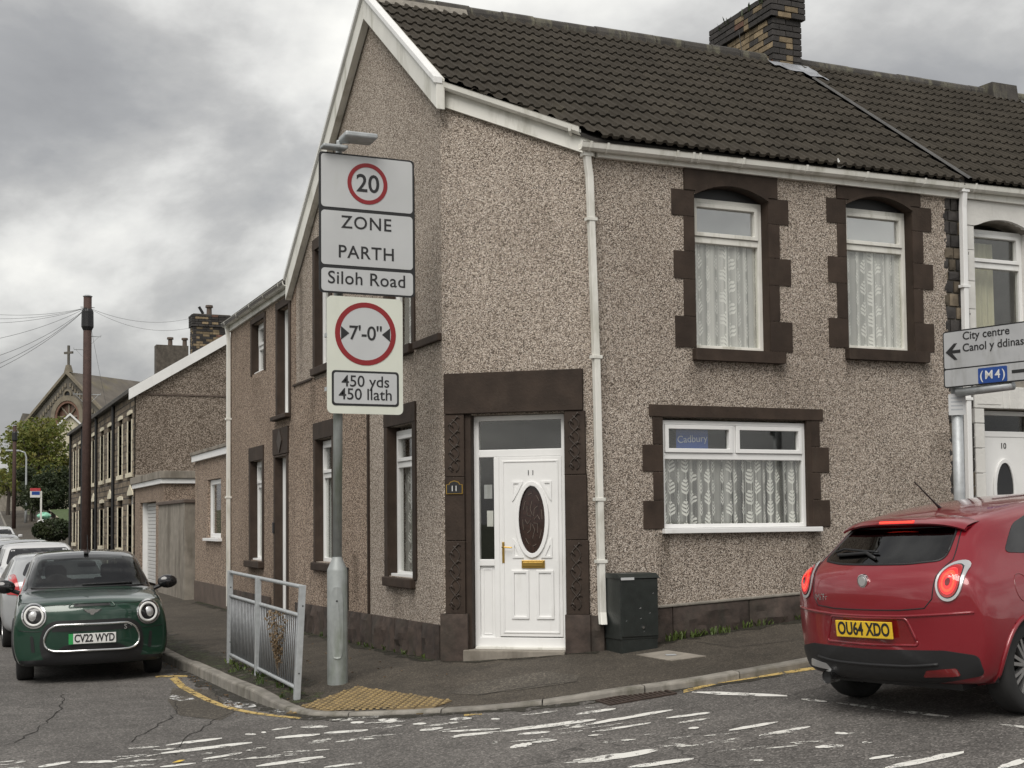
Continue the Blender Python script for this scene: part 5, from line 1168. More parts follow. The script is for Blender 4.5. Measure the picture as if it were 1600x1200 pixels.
# ------------------------------------------------------------------ vehicles
def cr1(p0, p1, p2, p3, t): return 0.5*((2*p1)+(p2-p0)*t+(2*p0-5*p1+4*p2-p3)*t*t+(3*p1-p0-3*p2+p3)*t**3)
class Car:
    """shell lofted through cross sections: x forward, y left, z up, standing on z = 0"""
    def __init__(s, name, label, st, mat, nu=7, nv=5, group=None):
        s.root = thing(name, (0, 0, 0), label, 'car', group); s.mat = mat
        A = [[Vector((x-bow*(y/.86)**2, y, z)) for y, z in pr] for x, bow, pr in st]
        rows = []; K = len(A[0])
        for i in range(len(A)-1):
            for q in range(nu):
                t = q/nu; rows.append([cr1(A[max(i-1, 0)][j], A[i][j], A[i+1][j], A[min(i+2, len(A)-1)][j], t) for j in range(K)])
        rows.append(A[-1]); full = []
        for r in rows:
            h = []
            for j in range(K-1):
                for q in range(nv):
                    t = q/nv; h.append(cr1(r[j-1] if j else Vector((r[1].x, -r[1].y, r[1].z)), r[j], r[j+1], r[j+2] if j+2 < K else Vector((r[K-2].x, -r[K-2].y, r[K-2].z)), t))
            h.append(r[-1]); h = [Vector((p.x, max(p.y, 0), p.z)) for p in h]
            h[0].y = 0; h[-1].y = 0
            full.append(h+[Vector((p.x, -p.y, p.z)) for p in h[-2:0:-1]])
        n = len(full[0]); s.V = [p for r in full for p in r]
        s.F = [(i*n+j, i*n+(j+1) % n, (i+1)*n+(j+1) % n, (i+1)*n+j) for i in range(len(full)-1) for j in range(n)]
        s.F += [tuple(range(n))[::-1], tuple((len(full)-1)*n+j for j in range(n))]
        s.n = n; s.nv = nv; s.K = K
        s.bvh = BVHTree.FromPolygons(s.V, s.F); s.keep = [True]*len(s.F); s.cls = [0]*len(s.F)
        s.C = [sum((s.V[i] for i in f), Vector())/len(f) for f in s.F]
    AX = {'f': (Vector((-1, 0, 0)), lambda a, b: Vector((9, a, b)), lambda p: (p.y, p.z), lambda p: p.x),
          'b': (Vector((1, 0, 0)), lambda a, b: Vector((-9, a, b)), lambda p: (p.y, p.z), lambda p: -p.x),
          'l': (Vector((0, -1, 0)), lambda a, b: Vector((a, 9, b)), lambda p: (p.x, p.z), lambda p: p.y),
          'r': (Vector((0, 1, 0)), lambda a, b: Vector((a, -9, b)), lambda p: (p.x, p.z), lambda p: -p.y),
          't': (Vector((0, 0, -1)), lambda a, b: Vector((a, b, 9)), lambda p: (p.x, p.y), lambda p: p.z)}
    def hit(s, a, b, ax):
        d, o, _, _ = s.AX[ax]; h = s.bvh.ray_cast(o(a, b), d)
        if h[0] is None:
            h = s.bvh.find_nearest(o(a, b)-d*0+d*7.0); return h[0], -d
        return h[0], (h[1] if h[1].dot(d) < 0 else -h[1])
    def cut(s, poly, ax, lim=-99, shrink=0.94):
        d, _, pr, side = s.AX[ax]; cx = sum(p[0] for p in poly)/len(poly); cy = sum(p[1] for p in poly)/len(poly)
        pl = [(cx+(x-cx)*shrink, cy+(y-cy)*shrink) for x, y in poly]
        for i, c in enumerate(s.C):
            if side(c) > lim and inpoly(*pr(c), pl):
                f = s.F[i]; nn = (s.V[f[1]]-s.V[f[0]]).cross(s.V[f[2]]-s.V[f[0]])
                h = s.hit(*pr(c), ax)[0]
                if (h-c).length < .12: s.keep[i] = False
    def arch(s, x, z, r):
        for i, c in enumerate(s.C):
            if (c.x-x)**2+(c.z-z)**2 < r*r and abs(c.y) > .45: s.keep[i] = False
    def panel(s, name, poly, ax, mat, parent=None, off=.004, skirt=.012, maxlen=.045, smooth=True):
        bm = bmesh.new(); vv = [bm.verts.new((a, b, 0)) for a, b in poly]; bm.faces.new(vv); bmesh.ops.triangulate(bm, faces=bm.faces)
        for _ in range(7):
            es = [e for e in bm.edges if e.calc_length() > maxlen]
            if not es: break
            bmesh.ops.subdivide_edges(bm, edges=es, cuts=1); bmesh.ops.triangulate(bm, faces=[f for f in bm.faces if len(f.verts) > 3])
        d = s.AX[ax][0]
        for v in bm.verts:
            p, n = s.hit(v.co.x, v.co.y, ax); v.co = p+(n*.6-d*.4)*off
        if skirt:
            be = [e for e in bm.edges if e.is_boundary]; r = bmesh.ops.extrude_edge_only(bm, edges=be)
            for g in r['geom']:
                if isinstance(g, bmesh.types.BMVert): g.co += d*skirt
        bmesh.ops.recalc_face_normals(bm, faces=bm.faces)
        me = bpy.data.meshes.new(name); bm.to_mesh(me); bm.free()
        if smooth: me.polygons.foreach_set('use_smooth', [True]*len(me.polygons))
        return mobj(name, me, mat, parent or s.root, autos=50)
    def line(s, name, pts, ax, mat, r=.004, parent=None, off=0.0, closed=False):
        P = []
        for (a, b), (c, e) in zip(pts, pts[1:]+(pts[:1] if closed else [])):
            k = max(1, int(max(abs(c-a), abs(e-b))/.03)); P += [(a+(c-a)*q/k, b+(e-b)*q/k) for q in range(k)]
        P.append(pts[0] if closed else pts[-1]); d = s.AX[ax][0]
        Q = [(lambda h: h[0]+h[1]*off)(s.hit(a, b, ax)) for a, b in P]
        return MB().tube(Q, r, 6).build(name, mat, parent or s.root, smooth=True)
    def finish(s, split=None):
        bodies = {}
        for i, f in enumerate(s.F):
            if s.keep[i]: bodies.setdefault(s.cls[i], []).append(f)
        for k, fs in bodies.items():
            nm, mt = ('body', s.mat) if k == 0 else split
            used = sorted({v for f in fs for v in f}); ix = {v: q for q, v in enumerate(used)}
            m = MB(); m.add([s.V[v] for v in used], [tuple(ix[v] for v in f) for f in fs])
            m.build(nm, mt, s.root, smooth=True, merge=.0004, autos=60)
    def mirror(s, poly, ax): return [(-a, b) for a, b in poly] if ax in 'fb' else poly
def wheel(car, x, y, r, wd, spokes, rim_mat='alloy', rimr=.70, paired=False, name='wheel'):
    side = 1 if y > 0 else -1
    t = MB(); hw = wd/2
    t.lathe([(r*.66, -hw*.92), (r*.80, -hw), (r*.93, -hw*.96), (r*.985, -hw*.75), (r, -hw*.35), (r, hw*.35), (r*.985, hw*.75), (r*.93, hw*.96), (r*.80, hw), (r*.66, hw*.92)], (x, y, r), 'y', 40, caps=False)
    tyre_o = t.build('wheel', 'tyre', car.root, smooth=True)
    m = MB(); rr = r*rimr; yo = y+side*hw*.86
    m.lathe([(rr, yo-side*.10), (rr*.99, yo-side*.02), (rr*1.0, yo+side*.004), (rr*.94, yo+side*.004), (rr*.92, yo-side*.03), (rr*.9, yo-side*.10)], (x, 0, r), 'y', 40, caps=False)
    def spoke(a, w0, w1):
        ca_, sa_ = cos(a), sin(a); P = lambda rad, tang, yy: (x+ca_*rad-sa_*tang, yy, r+sa_*rad+ca_*tang)
        m.add([P(rr*.12, -w0, yo-side*.018), P(rr*.12, w0, yo-side*.018), P(rr*.95, w1, yo-side*.004), P(rr*.95, -w1, yo-side*.004), P(rr*.12, -w0, yo-side*.05), P(rr*.12, w0, yo-side*.05), P(rr*.95, w1, yo-side*.05), P(rr*.95, -w1, yo-side*.05)], [(0, 1, 2, 3), (0, 4, 5, 1), (1, 5, 6, 2), (2, 6, 7, 3), (3, 7, 4, 0)])
    for k in range(spokes):
        a = 2*pi*k/spokes
        if paired: spoke(a-.13, .012, .011); spoke(a+.13, .012, .011)
        else: spoke(a, .02, .024)
    m.lathe([(rr*.2, yo-side*.05), (rr*.2, yo-side*.012), (rr*.12, yo-side*.004), (.001, yo-side*.004)], (x, 0, r), 'y', 20, caps=False)
    m.build('rim', rim_mat, tyre_o, autos=35)
    MB().lathe([(rr*.93, yo-side*.09), (.001, yo-side*.09)], (x, 0, r), 'y', 24, caps=False).build('brake_disc', 'black', tyre_o)
def well(car, x, r, y0, y1):
    m = MB(); n = 14
    pts = [(x+(r+.02)*cos(pi*k/n-.15+.3*k/n-.0), r*.92+(r+.02)*sin(pi*k/n-.15+.3*k/n)) for k in range(n+1)]
    for s in (-1, 1):
        a, b = s*y0, s*y1; v = [(px, a, pz) for px, pz in pts]+[(px, b, pz) for px, pz in pts]; N_ = n+1
        m.add(v+[(x, a, r*.9)], [(k, k+1, N_+k+1, N_+k) for k in range(n)]+[(k, k+1, 2*N_) for k in range(n)])
    m.build('wheel_well', 'black', car.root)
def archlip(car, x, z, r, mat, rad=.012, a0=-.25, name='arch_trim', wide=0.0):
    for ax, sg in (('l', 1), ('r', -1)):
        n = 26; P = []
        for k in range(n+1):
            a = a0+(pi-2*a0)*k/n; p, nn = car.hit(x+r*cos(a), max(z+r*sin(a), .24), ax); P.append(p+Vector((0, sg*.002, 0)))
        if wide:
            vs = []; 
            for k, p in enumerate(P):
                a = a0+(pi-2*a0)*k/n; q, nn = car.hit(x+(r+wide)*cos(a), max(z+(r+wide)*sin(a), .2), ax)
                q2 = Vector((p.x, p.y+sg*.018, p.z)); q3 = Vector((q.x, q.y+sg*.012, q.z)); q4 = Vector((p.x, p.y-sg*.05, p.z)); vs += [q4, q2, q3, Vector((q.x, q.y-sg*.01, q.z))]
            MB().add(vs, [(4*k+j, 4*k+4+j, 4*k+5+j, 4*k+1+j) for k in range(n) for j in range(3)]).build(name, mat, car.root, smooth=True)
        else: MB().tube(P, rad, 8).build(name, mat, car.root, smooth=True)
def sup(cx, cz, rx, rz, n=28, p=2.0, rot=0):
    o = []
    for k in range(n):
        a = 2*pi*k/n; c, s_ = cos(a), sin(a); x = rx*abs(c)**(2/p)*(1 if c >= 0 else -1); y = rz*abs(s_)**(2/p)*(1 if s_ >= 0 else -1)
        o.append((cx+x*cos(rot)-y*sin(rot), cz+x*sin(rot)+y*cos(rot)))
    return o
def roundp(pts, r, n=5):
    out = []; L = len(pts)
    for i in range(L):
        a, b, c = Vector(pts[i-1]), Vector(pts[i]), Vector(pts[(i+1) % L]); u = (a-b); v = (c-b); rr = min(r, u.length*.45, v.length*.45)
        p, q = b+u.normalized()*rr, b+v.normalized()*rr
        for k in range(n+1):
            t = k/n; w_ = p*(1-t)**2+b*2*t*(1-t)+q*t*t; out.append((w_.x, w_.y))
    return out
def place(car, x, y, heading, zf=RZ, zs=1.0, ys=1.0, roll=0.0):
    f2 = Vector((cos(heading), sin(heading), 0)); l2 = Vector((-sin(heading), cos(heading), 0)); o = Vector((x, y, 0))
    zz = lambda p: zf(p.x, p.y)
    zf_ = (zz(o+f2*1.2)-zz(o-f2*1.2))/2.4; zl = (zz(o+l2*.75)-zz(o-l2*.75))/1.5+roll
    f = (f2+Vector((0, 0, zf_))).normalized(); l = (l2+Vector((0, 0, zl))); l = (l-f*l.dot(f)).normalized(); u = f.cross(l)
    M4 = Matrix((f, l, u)).transposed().to_4x4(); M4.translation = (x, y, zz(o)); car.root.matrix_basis = M4 @ Matrix.Diagonal((1, ys, zs, 1))
def seats(car, xs, zt, y=.36, parent=None):
    for x in xs:
        for s in (-1, 1):
            m = MB(); m.cbox((x, s*y, zt-.32), (.14, .46, .6)); m.cbox((x-.0, s*y, zt+.06), (.10, .26, .18)); m.cbox((x+.22, s*y, .52), (.5, .46, .16)); m.build('seat', 'seat_fabric', car.root, bevel=.05, seg=3)
def num_plate(car, txt, ax, x, y, z, mat, green=False, tilt=0.0, w_=.52):
    sg = 1 if ax == 'f' else -1; pl = MB().cbox((x, y, z), (.012, w_, .112)).build('number_plate', mat, car.root, bevel=.004)
    text('plate_lettering', txt, (x+sg*.007, y+(.022 if green else 0), z), (0, sg, 0) if ax == 'f' else (0, -1, 0), (0, 0, 1), .118, 'sign_black', pl, sx=.80 if not green else .76, bold=.028, extrude=.001)
    return pl

# ---- dark green hatchback facing the junction
low = [(0, .19), (.62, .19), (.80, .22)]
ST = [(.815, .2, [(0, .54+.0*k) if k in (0, 10) else (.02, .54) for k in range(11)]),
      (.812, .2, [(0, .40), (.25, .40), (.36, .43), (.40, .5), (.40, .57), (.38, .63), (.34, .67), (.26, .69), (.18, .695), (.09, .70), (0, .70)]),
      (.79, .22, [(0, .25), (.55, .25), (.72, .27), (.79, .36), (.81, .52), (.79, .68), (.73, .765), (.54, .80), (.36, .815), (.18, .82), (0, .82)]),
      (.69, .20, [(0, .20), (.6, .20), (.78, .22), (.845, .36), (.855, .56), (.83, .76), (.755, .855), (.57, .89), (.38, .905), (.2, .91), (0, .912)]),
      (.35, .10, low+[(.86, .38), (.863, .6), (.838, .82), (.765, .905), (.58, .937), (.4, .952), (.2, .96), (0, .962)]),
      (0, .06, low+[(.862, .38), (.863, .62), (.838, .85), (.775, .932), (.6, .967), (.4, .98), (.2, .988), (0, .99)]),
      (-.34, .12, low+[(.862, .38), (.863, .62), (.84, .87), (.785, .952), (.63, .99), (.42, 1.005), (.2, 1.012), (0, 1.015)]),
      (-.60, .14, low+[(.862, .38), (.863, .62), (.842, .88), (.79, .955), (.705, 1.095), (.57, 1.165), (.3, 1.19), (0, 1.20)]),
      (-.96, .10, low+[(.862, .38), (.863, .62), (.842, .88), (.79, .957), (.70, 1.16), (.585, 1.34), (.32, 1.38), (0, 1.39)]),
      (-1.7, 0, low+[(.862, .38), (.863, .62), (.842, .88), (.79, .957), (.71, 1.18), (.605, 1.375), (.34, 1.42), (0, 1.43)]),
      (-2.4, -.03, low+[(.86, .38), (.863, .62), (.842, .88), (.785, .957), (.70, 1.17), (.595, 1.365), (.33, 1.405), (0, 1.415)]),
      (-2.75, -.06, low+[(.85, .38), (.855, .62), (.83, .86), (.765, .94), (.66, 1.14), (.55, 1.30), (.32, 1.335), (0, 1.345)]),
      (-2.94, -.10, [(0, .24), (.6, .24), (.74, .26), (.80, .4), (.80, .62), (.78, .8), (.71, .90), (.58, .98), (.46, 1.02), (.28, 1.04), (0, 1.05)]),
      (-3.03, -.14, [(0, .32), (.5, .32), (.64, .35), (.70, .44), (.70, .6), (.67, .74), (.6, .8), (.48, .83), (.34, .84), (.18, .85), (0, .85)]),
      (-3.05, -.14, [(0, .6) if k in (0, 10) else (.02, .6) for k in range(11)])]
mini = Car('parked_hatchback', 'dark green hatchback with black roof, round headlights and white number plate parked facing the junction', ST, 'paint_green')
for i, c in enumerate(mini.C):
    j = i % mini.n; jj = min(j, mini.n-1-j)
    if jj >= 6*mini.nv and c.x < -.36: mini.cls[i] = 1
ws = roundp([(-.665, 1.015), (.665, 1.015), (.565, 1.352), (-.565, 1.34)], .05)
mini.cut(ws, 'f', lim=-.2 if False else -2); mini.panel('windscreen', ws, 'f', 'car_glass', off=.006, skirt=.0)
mini.line('windscreen_seal', [(-.665, 1.012), (.665, 1.012)], 'f', 'black', .012)
rw = roundp([(-.58, 1.0), (.58, 1.0), (.50, 1.29), (-.50, 1.29)], .06); mini.cut(rw, 'b'); mini.panel('rear_window', rw, 'b', 'car_glass', skirt=0)
sw = roundp([(-.50, .985), (-2.45, .985), (-2.62, 1.06), (-2.4, 1.30), (-1.05, 1.31)], .05)
for ax in 'lr': mini.panel('side_window', sw, ax, 'black_gloss')
for sx in (-1, 1):
    c = (sx*.635, .755)
    b_ = mini.panel('headlight', sup(*c, .135, .135), 'f', 'chrome', off=.012); 
    mini.panel('headlight_bowl', sup(*c, .118, .118), 'f', 'black_gloss', b_, off=.018); 
    m_ = sup(*c, .108, .108); inner = sup(*c, .078, .078)
    # bright ring
    Q = [mini.hit(a, z, 'f')[0]+Vector((.022, 0, 0)) for a, z in sup(*c, .098, .098, 36)]
    MB().tube(Q+[Q[0], Q[1]], .015, 6, caps=False).build('light_ring', 'plate_white', b_, smooth=True)
    hp = mini.hit(c[0], c[1], 'f')[0]; MB().lathe([(.062, hp.x-.02), (.06, hp.x+.012), (.04, hp.x+.026), (.001, hp.x+.030)], (0, c[0], c[1]), 'x', 20, caps=False).build('projector_lens', 'silver_trim', b_, smooth=True)
    mini.panel('air_slot', roundp([(sx*.625, .36), (sx*.665, .36), (sx*.68, .54), (sx*.645, .54)], .015), 'f', 'black', off=.004)
    mini.line('bumper_line', [(sx*.52, .60), (sx*.60, .585), (sx*.72, .59), (sx*.80, .60)], 'f', 'black', .004)
grl = roundp([(-.55, .29), (-.585, .47), (-.53, .64), (-.42, .70), (.42, .70), (.53, .64), (.585, .47), (.55, .29), (.46, .225), (-.46, .225)], .08)
mini.panel('grille_surround', grl, 'f', 'black', off=.006)
gin = roundp([(-.51, .415), (-.525, .50), (-.475, .61), (-.39, .655), (.39, .655), (.475, .61), (.525, .50), (.51, .415), (.43, .37), (-.43, .37)], .06)
mini.panel('grille_panel', gin, 'f', 'paint_green', off=.014)
mini.line('grille_chrome', gin, 'f', 'chrome', .014, off=.022, closed=True)
mini.panel('grille_slot', roundp([(-.45, .583), (.45, .583), (.40, .632), (-.40, .632)], .02), 'f', 'black', off=.020)
mini.panel('lower_slot', roundp([(-.38, .385), (.38, .385), (.30, .43), (-.30, .43)], .02), 'f', 'black', off=.020)
text('badge_letter', 'S', (mini.hit(.38, .605, 'f')[0].x+.03, .37, .608), (0, 1, 0), (0, 0, 1), .075, 'chrome', mini.root, bold=.02)
mini.panel('lower_bumper', roundp([(-.78, .215), (.78, .215), (.80, .27), (.44, .285), (-.44, .285), (-.80, .27)], .02), 'f', 'black', off=.008)
px_ = mini.hit(0, .50, 'f')[0].x+.03
num_plate(mini, 'CV22 WYD', 'f', px_, .0, .50, 'plate_white', True)
MB().cbox((px_+.001, -.238, .50), (.0125, .05, .113)).build('plate_band', 'plate_green', mini.root)
mini.panel('bonnet_scoop', roundp([(-.21, .846), (.21, .846), (.19, .872), (-.19, .872)], .012), 'f', 'black', off=.012)
mini.line('scoop_lip', roundp([(-.26, .838), (.26, .838), (.23, .882), (-.23, .882)], .02), 'f', 'paint_green', .009, closed=True)
bx_, bn = mini.hit(0, .79, 'f')
m = MB(); m.prism([(.0+y_, .79+z_) for y_, z_ in ((-.10, .028), (-.03, .022), (-.03, .03), (.03, .03), (.03, .022), (.10, .028), (.05, -.01), (.03, -.012), (.015, -.035), (-.015, -.035), (-.03, -.012), (-.05, -.01))], bx_.x-.02, bx_.x+.012, 'yz'); m.build('badge', 'chrome', mini.root)
mini.line('bonnet_edge', [(.34, -.80), (.55, -.68), (.68, -.50), (.735, -.3), (.75, 0), (.735, .3), (.68, .50), (.55, .68), (.34, .80)], 't', 'black', .004)
for sy in (-1, 1):
    m = MB(); m.lathe([(.001, -.075), (.05, -.07), (.078, -.04), (.085, 0), (.07, .04), (.001, .05)], (0, 0, 0), 'x', 16, caps=False); o = m.build('wing_mirror', 'black_gloss', mini.root, smooth=True); o.scale = (1, 1.45, .95); o.location = (-.50, sy*.97, 1.04)
    MB().tube([(-.52, sy*.80, .96), (-.52, sy*.90, 1.0)], .025, 8).build('mirror_arm', 'black', mini.root)
    mini.line('wiper', [(sy*.05-.02, 1.03), (sy*.05+.48*(1 if sy > 0 else .9)-.0, 1.035)], 'f', 'black', .008, off=.015)
seats(mini, (-1.35, -2.2), 1.08)
MB().cbox((-.62, 0, .93), (.4, 1.3, .10)).build('dashboard', 'black', mini.root, bevel=.04)
m = MB(); m.tube([(-.86+.0*k, -.36+.18*cos(k*pi/12), .98+.17*sin(k*pi/12)) for k in range(25)], .016, 6); m.build('steering_wheel', 'black', mini.root)
MB().cbox((-.80, 0, 1.27), (.04, .22, .065)).build('rear_view_mirror', 'black', mini.root, bevel=.02)
MB().tube([(-1.0, .02, 1.40), (-1.06, .02, 1.62)], .006, 5).build('aerial', 'black', mini.root); MB().cbox((-.93, -.0, 1.40), (.08, .06, .03)).build('roof_sensor', 'black', mini.root, bevel=.01)
MB().box(-2.9, .5, -.6, .6, .2, .32).build('underside', 'black', mini.root)
for x in (0, -2.495):
    mini.arch(x, .31, .36); well(mini, x, .35, .42, .80); archlip(mini, x, .31, .335, 'black', wide=.06)
    for s_ in (-1, 1): wheel(mini, x, s_*.735, .312, .20, 5)
mini.finish(('roof', 'paint_black'))
place(mini, 1.70, 16.75, radians(-93.5), zs=1.05)

# ---- red hatchback driving uphill past the house
lw = [(0, .22), (.62, .22), (.80, .25)]
SR = [(-.735, -.2, [(0, .60) if k in (0, 10) else (.02, .6) for k in range(11)]),
      (-.73, -.2, [(0, .44), (.33, .44), (.46, .46), (.52, .54), (.53, .62), (.51, .70), (.45, .75), (.34, .77), (.22, .775), (.11, .78), (0, .78)]),
      (-.705, -.20, [(0, .33), (.55, .33), (.70, .36), (.775, .48), (.79, .62), (.775, .76), (.71, .865), (.53, .905), (.35, .92), (.17, .925), (0, .926)]),
      (-.62, -.17, [(0, .27), (.6, .27), (.77, .30), (.84, .44), (.855, .62), (.835, .82), (.76, .955), (.585, 1.005), (.39, 1.025), (.19, 1.033), (0, 1.035)]),
      (-.40, -.12, [(0, .24), (.62, .24), (.79, .27), (.862, .42), (.877, .62), (.852, .84), (.775, .975), (.665, 1.09), (.52, 1.155), (.29, 1.18), (0, 1.19)]),
      (-.12, -.08, lw+[(.868, .42), (.882, .63), (.855, .85), (.785, .975), (.685, 1.15), (.57, 1.31), (.32, 1.35), (0, 1.36)]),
      (.25, -.03, lw+[(.868, .42), (.88, .63), (.855, .86), (.795, .975), (.705, 1.18), (.595, 1.365), (.335, 1.412), (0, 1.425)]),
      (.9, 0, lw+[(.86, .42), (.865, .62), (.845, .86), (.79, .965), (.70, 1.19), (.595, 1.388), (.34, 1.436), (0, 1.448)]),
      (1.55, .05, lw+[(.86, .42), (.865, .62), (.845, .86), (.79, .955), (.70, 1.17), (.575, 1.355), (.33, 1.402), (0, 1.415)]),
      (1.98, .12, lw+[(.86, .42), (.865, .62), (.845, .86), (.79, .945), (.70, 1.09), (.56, 1.18), (.3, 1.215), (0, 1.225)]),
      (2.32, .12, lw+[(.86, .42), (.867, .62), (.845, .85), (.78, .925), (.62, .97), (.42, .99), (.2, 1.0), (0, 1.005)]),
      (2.8, .12, lw+[(.86, .42), (.865, .6), (.83, .79), (.74, .865), (.56, .90), (.38, .915), (.2, .925), (0, .93)]),
      (3.14, .22, [(0, .22), (.6, .22), (.76, .24), (.82, .38), (.83, .54), (.79, .68), (.69, .755), (.5, .785), (.34, .80), (.18, .81), (0, .815)]),
      (3.29, .24, [(0, .3), (.5, .3), (.62, .32), (.68, .4), (.69, .5), (.66, .58), (.56, .63), (.4, .65), (.28, .66), (.14, .67), (0, .67)]),
      (3.31, .24, [(0, .48) if k in (0, 10) else (.02, .48) for k in range(11)])]
SR = [(x, b, [(y, z if z < 1 else 1+(z-1)*.82) for y, z in pr]) for x, b, pr in SR]
red = Car('red_hatchback', 'dark red hatchback with lit round brake lights and yellow number plate driving uphill', SR, 'paint_red', nu=8)
hw = roundp([(-.55, 1.06), (-.3, 1.045), (.3, 1.045), (.55, 1.06), (.48, 1.252), (-.48, 1.252)], .05)
red.cut(hw, 'b'); red.panel('rear_window', hw, 'b', 'car_glass_dark', off=.005, skirt=0)
red.line('window_seal', hw, 'b', 'black', .009, closed=True)
fw = roundp([(-.67, .99), (.67, .99), (.57, 1.275), (-.57, 1.275)], .05); red.cut(fw, 'f'); red.panel('windscreen', fw, 'f', 'car_glass', skirt=0)
qw = roundp([(-.02, 1.06), (.45, 1.0), (1.9, .985), (1.62, 1.27), (.5, 1.285), (.22, 1.23)], .06)
for ax in 'lr': red.panel('side_window', qw, ax, 'black_gloss', off=.004); red.line('door_line', [(.62, .32), (.60, .9), (.72, 1.28)], ax, 'black', .0035)
# spoiler
m = MB(); nn_ = 16
def spo(a, b):
    y_ = -.565+1.13*a; k = 1-(abs(y_)/.565)**3; x_ = -.02-(.24+.02*k)*b+.05*(abs(y_)/.6)**2; return (x_, y_, 1.312+.010*k-.02*b-.055*(abs(y_)/.6)**4-(.012 if b > .95 else 0)+.012*sin(b*pi))
m.grid(spo, 24, 6); top = len(m.v); m.add([(p[0]+.012 if i % 7 == 6 else p[0], p[1], p[2]-.012-.03*(1-(i % 7)/6)) for i, p in enumerate(list(m.v))], [tuple(f[::-1]) for f in list(m.f)])
m.add([m.v[i*7+6] for i in range(25)]+[m.v[top+i*7+6] for i in range(25)], [(i, i+1, 26+i, 25+i) for i in range(24)])
spl = m.build('spoiler', 'paint_red', red.root, smooth=True, autos=50)
MB().add([(-.268, y_, z_) for y_, z_ in ((-.155, 1.290), (.155, 1.290), (.155, 1.307), (-.155, 1.307))]+[(-.24, y_, z_) for y_, z_ in ((-.155, 1.290), (.155, 1.290), (.155, 1.307), (-.155, 1.307))], [(0, 1, 2, 3), (4, 7, 6, 5), (0, 4, 5, 1), (3, 2, 6, 7), (0, 3, 7, 4), (1, 5, 6, 2)]).build('high_brake_light', 'brake_lit', red.root)
for sy in (-1, 1):
    c = (sy*.655, .93)
    rg = red.panel('tail_light', sup(*c, .086, .118, 36), 'b', 'silver_trim', off=.016, maxlen=.03)
    red.panel('lamp_gap', sup(*c, .071, .099, 32), 'b', 'black_gloss', rg, off=.019, maxlen=.03)
    red.panel('lamp_lens', sup(*c, .066, .093, 32), 'b', 'tail_red', rg, off=.024, maxlen=.03)
    for q, (ra, rb_, mt) in enumerate(((.054, .076, 'tail_lit'), (.043, .061, 'tail_core'), (.030, .042, 'tail_lit'), (.016, .022, 'tail_dark'))): red.panel('lamp_ring', sup(*c, ra, rb_, 28), 'b', mt, rg, off=.027+.003*q, maxlen=.03, skirt=.004)
# hatch shut line, bumper crease, plate recess, diffuser
red.line('hatch_line', [(-.50, 1.265), (-.60, 1.06), (-.56, .97), (-.545, .83), (-.49, .772), (-.3, .76), (.3, .76), (.49, .772), (.545, .83), (.56, .97), (.60, 1.06), (.50, 1.265)], 'b', 'black', .0045)
red.line('bumper_crease', [(-.80, .735), (-.6, .73), (-.3, .72), (.3, .72), (.6, .73), (.80, .735)], 'b', 'paint_red', .010)
red.panel('plate_recess', roundp([(-.40, .535), (.40, .535), (.33, .70), (-.33, .70)], .03), 'b', 'tail_dark', off=.002, skirt=0)
red.line('recess_lip', roundp([(-.42, .53), (.42, .53), (.345, .707), (-.345, .707)], .03), 'b', 'paint_red', .010, closed=True)
num_plate(red, 'OU64 XDO', 'b', red.hit(0, .63, 'b')[0].x-.014, 0, .63, 'plate_yellow')
red.panel('diffuser', roundp([(-.80, .33), (-.45, .275), (.45, .275), (.80, .33), (.80, .46), (.60, .50), (-.60, .50), (-.80, .46)], .04), 'b', 'black', off=.012)
red.line('diffuser_rib', [(-.55, .41), (-.3, .395), (.3, .395), (.55, .41)], 'b', 'black', .012, off=.01)
for sy, mt in ((1, 'silver_trim'), (-1, 'tail_dark')):
    lp = red.panel('rear_reflector', roundp([(sy*.42, .325), (sy*.68, .335), (sy*.66, .385), (sy*.46, .372)], .015), 'b', mt, off=.018)
MB().lathe([(.045, -.70), (.048, -.60), (.040, -.50)], (0, .45, .275), 'x', 16, caps=False).build('exhaust', 'chrome', red.root, smooth=True); MB().lathe([(.044, -.69), (.001, -.68)], (0, .45, .275), 'x', 16, caps=False).build('exhaust_bore', 'black', red.root)
bp = red.hit(0.06, .95, 'b')[0]
bd = MB().lathe([(.045, bp.x-.022), (.045, bp.x+.01)], (0, .0, .95), 'x', 24).build('badge', 'chrome', red.root, bevel=.004); MB().lathe([(.032, bp.x-.026), (.032, bp.x-.02)], (0, 0, .95), 'x', 20).build('badge_centre', 'silver_trim', bd)
text('model_lettering', 'MiTo', (red.hit(.44, .83, 'b')[0].x-.012, .43, .83), (0, -1, .0), (0, 0, 1), .065, 'chrome', red.root, sx=.9)
red.line('wiper', [(.40, 1.085), (.1, 1.10), (-.02, 1.07)], 'b', 'black', .013, off=.018); red.line('wiper_blade', [(.45, 1.10), (.38, 1.12), (.0, 1.105)], 'b', 'black', .009, off=.02)
MB().tube([(.28, 0, 1.345), (.22, 0, 1.39), (.0, 0, 1.56)], [.014, .007, .004], 6).build('aerial', 'black', red.root)
red.line('fuel_flap', sup(-.02, .83, .085, .09, 24), 'r', 'tail_dark', .004, closed=True)
seats(red, (.35, 1.15), 1.04)
MB().box(-.5, 3.0, -.62, .62, .22, .36).build('underside', 'black', red.root)
MB().box(-.45, .1, -.6, .6, .60, .64).build('boot_shelf', 'black', red.root); MB().cbox((-.42, .25, .80), (.05, .9, .4)).build('boot_trim', 'black', red.root)
for x in (0, 2.51):
    red.arch(x, .31, .345); well(red, x, .34, .42, .82); archlip(red, x, .31, .345, 'paint_red', rad=.016)
    for s_ in (-1, 1): wheel(red, x, s_*.75, .315, .21, 9, paired=True)
red.finish()
place(red, 6.86, 7.80, radians(12.5), zs=1.07, ys=.96)

